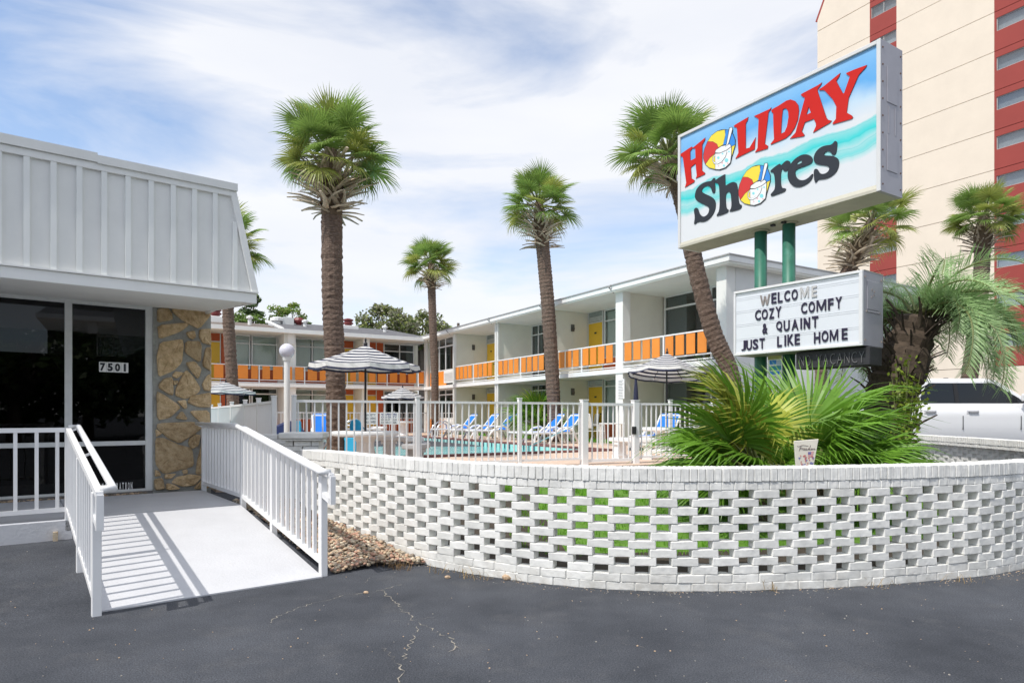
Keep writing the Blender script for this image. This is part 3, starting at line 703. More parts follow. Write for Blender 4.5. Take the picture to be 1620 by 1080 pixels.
# stone pillar
stone_m = bpy.data.materials.new('field_stone'); stone_m.use_nodes = True
def _stone():
    t = stone_m.node_tree; N = t.nodes; L = t.links; b = N['Principled BSDF']; b.inputs['Roughness'].default_value = .8
    g = N.new('ShaderNodeNewGeometry'); oi = N.new('ShaderNodeObjectInfo')
    def noise(s, d=6, r=.65):
        n = N.new('ShaderNodeTexNoise'); n.inputs['Scale'].default_value = s; n.inputs['Detail'].default_value = d; n.inputs['Roughness'].default_value = r; L.new(g.outputs['Position'], n.inputs[0]); return n.outputs[0]
    c = N.new('ShaderNodeValToRGB'); e = c.color_ramp.elements; e[0].position = .32; e[0].color = (.36, .235, .115, 1); e[1].position = .68; e[1].color = (.74, .57, .36, 1); x = e.new(.5); x.color = (.60, .43, .24, 1)
    L.new(noise(11, 9, .75), c.inputs[0])
    mr = N.new('ShaderNodeMapRange'); mr.inputs[3].default_value = .8; mr.inputs[4].default_value = 1.2; L.new(oi.outputs['Random'], mr.inputs[0])
    s = N.new('ShaderNodeVectorMath'); s.operation = 'SCALE'; L.new(c.outputs[0], s.inputs[0]); L.new(mr.outputs[0], s.inputs['Scale'])
    d = N.new('ShaderNodeValToRGB'); e = d.color_ramp.elements; e[0].position = .6; e[0].color = (0, 0, 0, 1); e[1].position = .75; e[1].color = (.6, .6, .6, 1); L.new(noise(17, 9, .75), d.inputs[0])
    mi = N.new('ShaderNodeMix'); mi.data_type = 'RGBA'; L.new(d.outputs[0], mi.inputs[0]); L.new(s.outputs[0], mi.inputs[6]); mi.inputs[7].default_value = (.5, .40, .26, 1)
    L.new(mi.outputs[2], b.inputs['Base Color'])
    bp = N.new('ShaderNodeBump'); bp.inputs['Strength'].default_value = 1.; bp.inputs['Distance'].default_value = .035; L.new(noise(16, 7, .65), bp.inputs['Height']); L.new(bp.outputs[0], b.inputs['Normal'])
_stone()
mortar_m = mat('grey_mortar', (.34, .34, .31), .95, .25, 12, .8, 45)
MB().box(-.745, -.02, -.1, -.005, .28, SZ1 + .05).build('stone_pillar', mortar_m, off)
pill = off.children[-1]
STONES = [[(415,30),(470,25),(490,50),(495,90),(415,105)],[(500,15),(690,20),(718,60),(645,140),(560,100),(495,45)],[(418,120),(570,105),(585,120),(540,155),(425,198)],[(570,160),(615,150),(625,185),(610,198),(585,190)],[(645,145),(700,140),(718,160),(715,230),(660,215),(643,185)],[(430,215),(550,198),(558,230),(545,330),(500,370),(420,405),(412,300)],[(570,210),(645,207),(655,240),(650,325),(565,270)],[(680,245),(715,240),(712,375),(660,340)],[(569,325),(620,320),(655,360),(640,415),(600,375)],[(510,375),(555,378),(550,395),(520,412),(495,400)],[(570,365),(610,400),(648,465),(640,490),(570,525),(512,505),(520,460)],[(500,425),(530,428),(520,445),(503,450)],[(450,415),(495,405),(500,505),(480,500),(425,470),(420,450)],[(690,395),(712,390),(712,480),(670,478),(660,440)],[(410,485),(440,500),(530,560),(535,580),(480,630),(415,640)],[(600,510),(700,490),(712,500),(712,570),(640,570),(580,545)],[(520,535),(570,530),(575,575),(560,580)],[(550,590),(580,640),(510,632)],[(595,592),(700,588),(705,695),(690,690),(610,620)],[(415,660),(625,652),(658,685),(600,730),(535,768),(480,745),(415,690)],[(405,690),(440,715),(405,738)],[(405,745),(450,742),(520,775),(605,800),(612,890),(560,910),(450,935),(425,910),(405,880)],[(620,720),(650,725),(640,780),(600,800),(582,770),(590,745)],[(670,715),(705,705),(703,930),(625,938),(630,880),(655,770)],[(400,915),(420,920),(435,945),(400,955)],[(455,940),(520,935),(485,965),(455,965)],[(550,920),(580,912),(580,935),(555,938)],[(520,955),(600,940),(660,950),(620,1000),(560,1010),(490,985)],[(398,965),(440,960),(455,1020),(400,1028)],[(660,965),(700,940),(700,1015),(610,1020)],[(465,990),(500,995),(540,1020),(460,1025)]]
rs = random.Random(5)
def stone_mesh(poly):
    P = []
    for x, y in poly:
        w = on_plane(130 + x * .2872, 480 + y * .2870, OP - VX * .02, VX); a = (w - OP).dot(UX); P.append((max(-.742, min(-.008, a)), w.z))
    cx = sum(p[0] for p in P) / len(P); cz = sum(p[1] for p in P) / len(P)
    P = [(cx + (x - cx) * 1.04, cz + (z - cz) * 1.04) for x, z in P]
    P = chaikin(P, 1, .14); n = len(P); P = [(x + rs.uniform(-.004, .004), z + rs.uniform(-.004, .004)) for x, z in P]
    dp = rs.uniform(.026, .052); b = MB(); vs = [(x, -.019, z) for x, z in P]
    vs += [(cx + (x - cx) * .985, -.019 - dp * .75, cz + (z - cz) * .985) for x, z in P]
    vs += [(cx + (x - cx) * .86, -.019 - dp + rs.uniform(-.012, .010), cz + (z - cz) * .86) for x, z in P]
    vs += [(cx + (x - cx) * .45, -.019 - dp + rs.uniform(-.014, .008), cz + (z - cz) * .45) for x, z in P] + [(cx, -.019 - dp - .004, cz)]
    fs = [(k * n + i, k * n + (i + 1) % n, (k + 1) * n + (i + 1) % n, (k + 1) * n + i) for k in range(3) for i in range(n)] + [(3 * n + i, 3 * n + (i + 1) % n, 4 * n) for i in range(n)]
    b.add(vs, fs); return b
for poly in STONES: stone_mesh(poly).build('stone', stone_m, pill, smooth=False)
# door number and lettering on the glass
numroot = thing('number_plate', 'row of black digits 7501 on white plates stuck to the office glass', 'sign', tuple(ab(-1.35, .036, 1.5))); numroot.rotation_euler.z = R_(37.9)
def off_ab(px, py, d=.04):
    w = on_plane(px, py, OP + VX * d, VX); return (w - OP).dot(UX), w.z
x0, z1 = off_ab(156.5, 572); x1, z0 = off_ab(203, 589.5)
wd = (x1 - x0) / 4
for i, ch in enumerate('7501'):
    xx = x0 + wd * i + 1.35
    MB().box(xx + .001, -.003, z0 - 1.5, xx + wd - .001, 0, z1 - 1.5).build('plate', white, numroot)
    me, w_, h_ = text_mesh(ch, .05, .02); me.materials.append(black_paint); H = (z1 - z0) * .80
    link('digit', me, numroot, frame_M(Vector((xx + wd / 2, -.0045, (z0 + z1) / 2 - 1.5)), Vector((1, 0, 0)), Vector((0, 0, 1)), Vector((0, -1, 0)), min(H / h_ * .95, wd * .72 / w_), H / h_, .05))
let = thing('window_lettering', 'white REGISTRATION lettering low on the office glass behind the handrail', 'sign', tuple(ab(-1.2, .036, .5))); let.rotation_euler.z = R_(37.9)
xr, zb = off_ab(210.3, 773.8); xl, zt = off_ab(193.5, 763); step = (xr - xl) / 3.75
for i, ch in enumerate('REGISTRATION'):
    me, w_, h_ = text_mesh(ch, .025, .02); me.materials.append(white); H = (zt - zb) * 1.02
    cx = xr - step * (11 - i + .5) + 1.2
    link('letter', me, let, frame_M(Vector((cx, 0, (zb + zt) / 2 - .5)), Vector((1, 0, 0)), Vector((0, 0, 1)), Vector((0, -1, 0)), min(H / h_ * .6, step * .62 / w_) if ch != 'I' else H / h_ * .5, H / h_, .03))
# gravel in front of the glass and beside the ramp
pebble_m = mat('river_pebbles', (.50, .36, .24), .75, .45, 22)
pebble_m2 = mat('dark_pebbles', (.20, .17, .13), .8, .4, 20)
def pebble_heap(name, pts, rmin, rmax, m, label, seed):
    r = random.Random(seed); base = []
    for i in range(6):
        b = bmesh.new(); bmesh.ops.create_icosphere(b, subdivisions=1, radius=1)
        for v in b.verts: v.co *= 1 + r.uniform(-.14, .14)
        base.append(([v.co.copy() for v in b.verts], [tuple(v.index for v in f.verts) for f in b.faces])); b.free()
    mb_ = MB()
    for p in pts:
        vs, fs = r.choice(base); s = r.uniform(rmin, rmax); M_ = Matrix.Translation(p) @ Matrix.Rotation(r.uniform(0, 6.28), 4, 'Z') @ Matrix.Rotation(r.uniform(-.4, .4), 4, 'X') @ Matrix.Diagonal((s * r.uniform(.8, 1.4), s, s * r.uniform(.5, .8), 1))
        mb_.add([M_ @ v for v in vs], fs, r.randrange(len(m)))
    return tag(mb_.build(name, m, None, smooth=True, fix=False), label, 'gravel', kind='stuff')
pts = []
while len(pts) < 5200:
    a, b_ = rs.uniform(-.02, 1.75), rs.uniform(-4.95, -1.2); p = ab(a, b_)
    if p.x > .35 : continue
    # stay on the ramp side of the wall
    best = min(range(0, len(wc), 3), key=lambda i: (wc[i] - p).length); d_ = (wc[min(best + 1, len(wc) - 1)] - wc[max(best - 1, 0)]).normalized(); n_ = Vector((-d_.y, d_.x, 0))
    if (p - wc[best]).dot(n_) > -.02: continue
    if b_ < -4.55 + .28 * math.sin(a * 5) * .3 - .12 * a: continue
    heap = .10 * max(0, 1 - abs(a - .55) / .9) * max(0, 1 - abs(b_ + 3.9) / 1.2)
    pts.append(Vector((p.x, p.y, ground_z(p.x, p.y) + rs.uniform(-.005, .035) + heap)))
pebble_heap('gravel', pts, .010, .027, [pebble_m, mat('tan_pebbles', (.42, .34, .24), .8, .4, 18), mat('cream_pebbles', (.62, .53, .40), .8, .3, 18), mat('grey_pebbles', (.30, .25, .20), .8, .4, 18), mat('rosy_pebbles', (.48, .28, .20), .8, .3, 18)], 'tan river pebbles heaped between the ramp railing and the curved brick wall', 11)
pts = [ab(rs.uniform(-9, -.75), rs.uniform(-.155, -.01), LZ - .015 + rs.uniform(0, .025)) for _ in range(900)]
pebble_heap('gravel', pts, .012, .028, [pebble_m2, pebble_m], 'narrow strip of dark pebbles along the foot of the office glass', 12)
pts = []
while len(pts) < 170:
    px, py = rs.uniform(-40, 1660), rs.uniform(880, 1085); p = gp(px, py)
    if p.y > 5.1 + .0 * p.x and (p.x > -.6 or p.x < -6): continue
    a, b_ = to_ab(p.x, p.y)
    if -1.95 < a < 0 and b_ > -4.62: continue
    if a > -.2 and b_ > -4.4: continue
    p.z = ground_z(p.x, p.y) + .002; pts.append(p)
pebble_heap('loose_stones', pts, .002, .0065, [pebble_m, mat('pale_chips', (.33, .31, .28), .8, .3, 30)], 'tiny pale stone chips scattered over the dark asphalt', 13)
pts = []
for _ in range(900):
    s_ = rs.uniform(1.2, 12.5); p, d = on_wall(s_); q = Vector((-d.y, d.x, 0)); p = p - q * abs(rs.gauss(0, .07)); p.z = ground_z(p.x, p.y) + .001; pts.append(p)
pebble_heap('grit', pts, .002, .0075, [pebble_m, pebble_m2, MATS['pale_chips']], 'sandy grit gathered along the foot of the pierced wall', 14)
for px, py, s, lab in ((803, 916, .036, 'tan stone lying on the asphalt below the pierced wall'), (708, 914, .02, 'small pinkish stone on the asphalt at the foot of the wall'), (579, 938, .016, 'flat pink pebble beside the asphalt crack')):
    p = gp(px, py); st = MB(); b = bmesh.new(); bmesh.ops.create_icosphere(b, subdivisions=2, radius=s)
    for v in b.verts: v.co = Vector((v.co.x * 1.3, v.co.y, v.co.z * .75)) * (1 + rs.uniform(-.15, .15))
    me = bpy.data.meshes.new('stone'); b.to_mesh(me); b.free(); me.materials.append(pebble_m); o = link('loose_stone', me); o.location = p + Vector((0, 0, s * .5)); tag(o, lab, 'stone')
# ---------------------------------------------------------------- motel wings
def window_unit(root, x0, x1, z0, z1, d, mulls=(), transom=None, curtains=(), pane_m=None, fw=.05, frame_m=None):
    f = MB(); dd = .07
    for x in [x0 + fw / 2, x1 - fw / 2] + list(mulls): f.box(x - fw / 2, d, z0, x + fw / 2, d + dd, z1)
    f.box(x0 + fw, d + .003, z0, x1 - fw, d + dd - .003, z0 + fw).box(x0 + fw, d + .003, z1 - fw, x1 - fw, d + dd - .003, z1)
    if transom: f.box(x0 + fw, d + .002, transom - fw / 2, x1 - fw, d + dd - .002, transom + fw / 2)
    w = f.build('window', frame_m or alu, root)
    X = [x0 + fw / 2] + sorted(mulls) + [x1 - fw / 2]; Zs = [z0 + fw / 2] + ([transom] if transom else []) + [z1 - fw / 2]
    for i in range(len(X) - 1):
        for k in range(len(Zs) - 1):
            MB().box(X[i] + fw / 2, d + .03, Zs[k] + fw / 2, X[i + 1] - fw / 2, d + .036, Zs[k + 1] - fw / 2).build('pane', pane_m or clear, w)
    for c0, c1 in curtains:
        n = max(6, int((c1 - c0) / .05)); vs = []
        for i in range(n + 1):
            x = c0 + (c1 - c0) * i / n; y = d + .16 + (.03 if i % 2 else -.03) + random.uniform(-.008, .008); vs += [(x, y, z0 + .03), (x, y, z1 - .06)]
        cm = MB(); cm.add(vs, [(2 * i, 2 * i + 2, 2 * i + 3, 2 * i + 1) for i in range(n)]); cm.build('curtain', curtain_m, w, smooth=True, fix=False)
    return w
def door_unit(root, x0, x1, z0, d, h=2.03, hinge=1, ztop=2.31, transom_m=None, face_m=None):
    o = MB().box(x0 + .03, d + .01, z0 + .01, x1 - .03, d + .06, z0 + h).build('door', face_m or yellow, root, bevel=.004)
    xk = x1 - .1 if hinge > 0 else x0 + .1
    MB().tube([(xk, d + .01, z0 + 1.0), (xk, d - .05, z0 + 1.0)], [.018, .028], 8).build('handle', dark, o, smooth=True)
    MB().box((x0 + x1) / 2 - .06, d - .004, z0 + 1.62, (x0 + x1) / 2 + .06, d + .012, z0 + 1.68).build('number_tag', dark, o)
    MB().box(x0 - .01, d - .01, z0, x0 + .028, d + .08, ztop).box(x1 - .028, d - .01, z0, x1 + .01, d + .08, ztop).box(x0 + .028, d - .01, z0 + h + .005, x1 - .028, d + .08, z0 + h + .045).build('door_frame', alu, root)
    if ztop - z0 - h > .1:
        tr = MB().box(x0 + .028, d + .03, z0 + h + .046, x1 - .028, d + .06, ztop).build('transom', transom_m or mat('transom_grey', (.30, .33, .32), .5), root)
        if transom_m is None:
            zt = z0 + h + .08; s = MB()
            for k in range(4):
                if zt + .04 > ztop: break
                s.box(x0 + .07, d + .012, zt, x1 - .07, d + .028, zt + .022); zt += .045
            s.build('louvre', alu, tr)
def board_rail(root, x0, x1, zs, d, boards, posts, top=.86, sub=True, bz0=.22, bz1=.80, gap=.0):
    r = MB()
    r.box(x0, d - .025, zs + top - .04, x1, d + .025, zs + top)
    r.box(x0, d - .02, zs + .17, x1, d + .02, zs + .205).box(x0, d - .018, zs + .04, x1, d + .018, zs + .07)
    for p in posts: r.box(p - .025, d - .024, zs, p + .025, d + .024, zs + top - .04)
    rr = r.build('railing', rail_white, root)
    for a, b in boards: MB().box(a, d - .045, zs + bz0, b, d - .027, zs + bz1).build('board', orange, rr)
    return rr
Zg, Zs, Zc = 0., 2.46, 4.93     # ground, slab top, roof soffit (local)
wing = thing('motel_wing', 'two storey cream motel wing with yellow doors and orange board balconies on its long side', 'building', (-.66, 28.4, DZ)); wing.rotation_euler.z = math.atan2(E1.y, E1.x)
WX0, WX1, WD, RD = -7.87, 12.65, 1.72, 8.5
bays = [(-4.25, 0., 'L'), (0., 4.13, 'R'), (4.13, 8.26, 'L'), (8.26, 12.3, 'W')]
# posts and piers
def two(x, w, d0, d1, name='post', m=wall_white):
    MB().box(x - w / 2, d0, -.3, x + w / 2, d1, Zc).build(name, m, wing)
for x in (-7.83, -4.25, 0., 4.13): 
    two(x - .09, .085, -.03, .055); two(x + .09, .085, -.03, .055)
two(8.26, .36, -.06, .26, 'pier', wall_white); two(12.47, .34, -.03, .32, 'pier', wall_white)
# partitions (side walls of the balconies)
for x in (-4.25, 0., 4.13, 8.26):
    MB().box(x - .08, .06 if x < 8 else .262, -.3, x + .08, RD, Zs - .16).build('partition', wall_cream, wing)
    MB().box(x - .08, .06 if x < 8 else .262, Zs + .003, x + .08, RD, Zc).build('partition', wall_cream, wing)
MB().box(12.30, .322, -.3, 12.65, RD, Zc).build('end_wall', mat('block_end_wall', (.70, .71, .70), .8, .06, 1.2, .3, 25), wing)
# slab, roof
MB().box(WX0 + .02, -.09, Zs - .155, WX1 - .36, RD, Zs).build('balcony_slab', white, wing)
MB().box(WX0 - .3, -.28, Zc + .002, WX1 + .30, RD + .3, Zc + .10).build('roof_soffit', mat('soffit_cream', (.82, .82, .76), .7, .04, 2), wing)
MB().box(WX0 - .3, -.31, Zc + .05, WX1 + .33, -.282, Zc + .20).box(WX1 + .302, -.28, Zc + .05, WX1 + .33, RD + .3, Zc + .20).build('fascia', white, wing)
MB().box(WX0 - .3, -.34, Zc + .202, WX1 + .36, RD + .3, Zc + .235).build('roof', mat('roof_edge_grey', (.40, .40, .40), .8), wing)
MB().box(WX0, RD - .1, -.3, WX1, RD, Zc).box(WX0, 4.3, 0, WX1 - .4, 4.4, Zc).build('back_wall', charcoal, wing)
for x in (8.26, 0, 4.13, -4.25):
    MB().tube([(x - .05, -.36, Zc + .22), (x - .12, -.40, Zc + .16), (x - .1, -.2, Zc - .02)], .022, 6).build('downpipe', mat('pipe_grey', (.35, .35, .35), .5), wing)
lamp_m = mat('sconce_bronze', (.12, .11, .10), .5, .1)
for x0, x1, typ in bays:
    for lvl in (0, 1):
        z0 = Zs + .003 if lvl else 0.; zt = (Zc if lvl else Zs - .158); zw = zt - .002
        a, b_ = x0 + .09, x1 - .09
        if typ == 'L':
            door_unit(wing, a + .03, a + .95, z0, WD, hinge=1, ztop=zw)
            window_unit(wing, a + 1.02, b_, z0 + .62, zw, WD, [a + 2.15], z0 + 2.03, [(a + 1.06, a + 2.1), (b_ - .7, b_ - .05), (a + 2.2, b_ - .75)])
            MB().box(a + 1.0, WD + .005, z0, b_, WD + .06, z0 + .618).build('spandrel', redor, wing)
        elif typ == 'R':
            door_unit(wing, b_ - .95, b_ - .03, z0, WD, hinge=-1, ztop=zw)
            window_unit(wing, a, b_ - 1.02, z0 + (.0 if lvl else .3), zw, WD, [a + .55, a + 1.9], z0 + 2.03, [(a + .05, a + .62)], tinted)
            MB().box(a, WD + .005, z0, b_ - 1.0, WD + .06, z0 + .28).build('spandrel', redor, wing) if not lvl else None
        else:
            window_unit(wing, a + .1, 12.29, z0 + .05, zw, WD, [a + 1.75 + .4], z0 + 2.03, [(a + .15, a + .95)], tinted, .06)
        if typ != 'W':
            pass
    # balcony rail
    n = 2; bl = []; posts = []
    L_ = x1 - x0 - .36; xa = x0 + .18
    for k in range(n):
        s0 = xa + L_ * k / n; w = L_ / n; posts.append(s0 + w) if k < n - 1 else None
        for j in range(4): bl.append((s0 + .1 + j * (w - .14) / 4, s0 + .1 + j * (w - .14) / 4 + .355 * w / 2.))
    if typ == 'W': xa += .08
    board_rail(wing, xa - .1, xa + L_ + .1 - (.12 if typ == 'W' else 0), Zs, -.03, bl, posts)
MB().box(WX0 - .02, .06, -.3, WX0 + .06, RD - .1, Zs - .16).box(WX0 - .02, .06, Zs + .003, WX0 + .06, RD - .1, Zc).build('partition', wall_cream, wing)
# wall lamps on the partitions
for x in (-4.25, 4.13):
    for z0 in (0, Zs):
        MB().box(x + .082, .92, z0 + 1.72, x + .13, 1.06, z0 + 1.98).prism([(x + .13, .93, z0 + 1.92), (x + .13, 1.05, z0 + 1.92), (x + .2, 1.03, z0 + 1.78), (x + .2, .95, z0 + 1.78)], (0, 0, .03)).build('wall_lamp', lamp_m, wing)
    MB().box(x + .082, 1.0, Zs + .02, x + .095, 1.02, Zs + 1.7).build('conduit', wall_cream, wing)
# far bay: glazed stair front with an air conditioner
a, b_ = WX0 + .14, -4.40
for z0, zt in ((0., Zs - .158), (Zs + .003, Zc)):
    window_unit(wing, a, b_, z0 + .75, zt, .22, [a + 1.15, a + 1.95], z0 + 2.0, [(a + .1, a + .7), (b_ - .5, b_ - .1)], tinted, .07)
    MB().box(a, .225, z0 + .01, a + 2.0, .30, z0 + .745).build('spandrel', orange, wing)
    ac = MB().box(a + 2.0, .10, z0 + .12, b_, .34, z0 + .74).build('air_conditioner', white, wing, bevel=.01)
    sl = MB()
    for k in range(7): sl.box(a + 2.1, .085, z0 + .2 + k * .065, b_ - .1, .098, z0 + .235 + k * .065)
    sl.build('grille', alu, ac)

bw = thing('motel_back_wing', 'two storey motel back wing with orange railings, yellow doors and a shingle roof', 'building', (-4.66, 35.2, DZ)); bw.rotation_euler.z = math.atan2(E1.y, E1.x) - R_(90)
# local x runs away from the corner (leftwards), local y into the building is -y: so mirror by hand
# rotation above maps local +x to -E2 and local +y to E1 (towards the pool); depth is negative y
BL = 17.0
def bb(x0, d0, z0, x1, d1, z1): return MB().box(x0, -d0, z0, x1, -d1, z1)
bb(0, -.08, Zs - .155, BL, 8, Zs).build('balcony_slab', white, bw)
bb(-.25, -.35, Zc - .05, BL, 8, Zc + .05).build('roof_soffit', MATS['soffit_cream'], bw)
bb(-.25, -.42, Zc - .06, BL, -.352, Zc + .13).build('fascia', white, bw)
BD = 1.6
bb(-.22, BD, 0, -.01, 8, Zs - .16).box(-.22, -8, Zs + .003, -.01, -BD, Zc - .06).build('partition', wall_cream, bw)
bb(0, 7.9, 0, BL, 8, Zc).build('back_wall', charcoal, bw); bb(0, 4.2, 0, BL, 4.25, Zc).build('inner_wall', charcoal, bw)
def bwindow(x0, x1, z0, z1, mulls, tr, cur, pm=None):
    f = MB(); fw = .06; d = BD
    for x in [x0 + fw / 2, x1 - fw / 2] + list(mulls): f.box(x - fw / 2, -d - .07, z0, x + fw / 2, -d, z1)
    f.box(x0 + fw, -d - .067, z0, x1 - fw, -d - .003, z0 + fw).box(x0 + fw, -d - .067, z1 - fw, x1 - fw, -d - .003, z1).box(x0 + fw, -d - .066, tr - .03, x1 - fw, -d - .004, tr + .03)
    w = f.build('window', alu, bw); X = [x0 + fw / 2] + sorted(mulls) + [x1 - fw / 2]; ZZ = [z0 + fw / 2, tr, z1 - fw / 2]
    for i in range(len(X) - 1):
        for k in range(2): MB().box(X[i] + .03, -d - .036, ZZ[k] + .03, X[i + 1] - .03, -d - .03, ZZ[k + 1] - .03).build('pane', pm or clear, w)
    for c0, c1 in cur:
        n = max(6, int((c1 - c0) / .06)); vs = []
        for i in range(n + 1):
            x = c0 + (c1 - c0) * i / n; y = -d - .16 + (.03 if i % 2 else -.03); vs += [(x, y, z0 + .03), (x, y, z1 - .05)]
        cm = MB(); cm.add(vs, [(2 * i, 2 * i + 2, 2 * i + 3, 2 * i + 1) for i in range(n)]); cm.build('curtain', curtain_m, w, smooth=True, fix=False)
def bdoor(x0, x1, z0, zt):
    o = MB().box(x0 + .03, -BD - .06, z0 + .01, x1 - .03, -BD - .01, z0 + 2.0).build('door', yellow, bw, bevel=.004)
    MB().tube([(x0 + .12, -BD - .01, z0 + 1.0), (x0 + .12, -BD + .05, z0 + 1.0)], [.018, .028], 8).build('handle', chrome, o, smooth=True)
    MB().box(x0 - .01, -BD - .08, z0, x0 + .028, -BD + .01, zt).box(x1 - .028, -BD - .08, z0, x1 + .01, -BD + .01, zt).box(x0 + .028, -BD - .08, z0 + 2.005, x1 - .028, -BD + .01, z0 + 2.045).build('door_frame', alu, bw)
    MB().box(x0 + .028, -BD - .06, z0 + 2.046, x1 - .028, -BD - .02, zt).build('transom', redor, bw)
def bpanel(x0, x1, z0, z1, m=None): MB().box(x0, -BD - .06, z0, x1, -BD - .01, z1).build('panel', m or redor, bw)
for z0, zt in ((0., Zs - .158), (Zs + .003, Zc - .05)):
    up = z0 > 1
    bwindow(-.0, 1.78, z0 + .75, zt, [.85], z0 + 2.0, [(.05, .4)] if up else [(.05, .3), (1.5, 1.7)], tinted); bpanel(0, 1.78, z0, z0 + .745)
    bpanel(1.80, 2.15, z0, zt); bdoor(2.18, 3.08, z0, zt); bdoor(3.42, 4.30, z0, zt)
    MB().box(3.10, -BD - .3, z0, 3.40, -.30, zt).build('partition', wall_cream, bw)
    bwindow(4.45, 6.72, z0 + .75, zt, [5.6], z0 + 2.0, [(4.5, 5.5), (5.65, 6.65)]); bpanel(4.34, 6.72, z0, z0 + .745)
    MB().box(6.74, -BD - .3, z0, 7.30, -.12, zt).build('pier', wall_white, bw)
    bwindow(7.32, 8.55, z0 + .75, zt, [], z0 + 2.0, [(7.36, 8.5)] if up else [(7.36, 7.7)], clear if up else tinted); bwindow(8.60, 9.5, z0 + .75, zt, [], z0 + 2.0, [(8.64, 9.45)] if up else [], clear if up else tinted); bpanel(7.32, 9.5, z0, z0 + .745)
    bpanel(9.56, 9.92, z0, zt); bdoor(9.95, 10.85, z0, zt)
    MB().box(10.88, -BD - .3, z0, 11.2, -.30, zt).build('partition', wall_cream, bw)
    bdoor(11.25, 12.15, z0, zt); bwindow(12.3, 15.0, z0 + .75, zt, [13.6], z0 + 2.0, [(12.4, 14.9)]); bpanel(12.3, 15, z0, z0 + .745)
for x in (3.25, 7.0, 11.05, 15.1):
    MB().box(x - .16, -.14, Zc - .55, x + .16, .02, Zc - .052).build('beam_end', white, bw)
bl = []; posts = []
x = .12; rw = random.Random(9)
for sec in range(8):
    posts.append(x - .06)
    for j in range(4):
        w = (.30, .44, .34, .40)[(j + sec) % 4]; bl.append((x, x + w)); x += w + .14
    x += .06
r = MB(); zs = Zs
r.box(0, .0, zs + .82, BL, .05, zs + .86).box(0, .0, zs + .14, BL, .04, zs + .175).box(0, .0, zs + .02, BL, .04, zs + .05)
for p in posts: r.box(p - .025, .0, zs, p + .025, .05, zs + .82)
rr = r.build('railing', rail_white, bw)
for a, b_ in bl:
    if b_ < BL: MB().box(a, .052, zs + .20, b_, .07, zs + .815).build('board', orange, rr)
# shingle roofs
def slope(x0, x1, z0, z1, d0, d1, m, hip=0):
    MB().prism([(x0 - 0, -d0, z0), (x1, -d0, z0), (x1, -d1, z1), (x0 + hip, -d1, z1)], (0, 0, -.08)).build('roof', m, bw)
slope(-.6, 7.4, Zc + .14, Zc + 1.05, -.1, 4.2, shingle, 1.2)
slope(7.4, 11.8, Zc + .12, Zc + .85, .1, 3.9, shingle2)
slope(11.8, BL, Zc + .14, Zc + 1.05, -.1, 4.2, shingle)
MB().bar((7.4, .1, Zc + .16), (7.4, -4.2, Zc + 1.07), .12, .1).build('gable_trim', white, bw)
red_m = mat('vent_dark_red', (.18, .03, .03), .5)
def vent(px, py, kind):
    # stands on the roof slope about 3 m back
    d = 3.2; X = None
    r_ = (px - CX) / FPX; p0 = Vector((-4.66, 35.2, 0)) + PA * d
    s = (r_ * p0.y - p0.x) / (-E2.x + r_ * E2.y); z = Zc + .78
    b = MB(); y = -d
    if kind == 'box': b.box(s - .28, y - .2, z - .1, s + .28, y + .2, z + .38); m = alu
    elif kind == 'wide': b.lathe([(.22, -.1), (.22, .15), (.34, .18), (.34, .33), (.2, .38)], 12, (s, y, z)); m = white
    elif kind == 'pipe': b.tube([(s, y + .8, z - .3), (s, y + .8, z + .12)], .09, 8).lathe([(.16, .1), (.16, .2), (.02, .26)], 8, (s, y + .8, z)); m = white
    elif kind == 'turbine': b.lathe([(.14, -.1), (.14, .1), (.26, .16), (.3, .28), (.22, .42), (.02, .46)], 10, (s, y, z)); m = red_m
    else:
        o = MB().box(s - .5, y - .3, z - .15, s + .5, y + .3, z + .18).build('chimney', white, bw, bevel=.02)
        MB().lathe([(.2, .18), (.2, .28), (.28, .30), (.28, .36), (.22, .38), (.22, .46), (.28, .48), (.28, .54), (.1, .6)], 12, (s, y, z)).build('chimney_cap', red_m, o); return
    b.build('roof_vent', m, bw)
for px, py, k in ((438, 510, 'wide'), (455, 506, 'box'), (473, 515, 'turbine'), (477, 524, 'pipe'), (391, 515, 'pipe'), (551, 520, 'chimney'), (341, 505, 'chimney'), (601, 530, 'pipe')): vent(px, py, k)

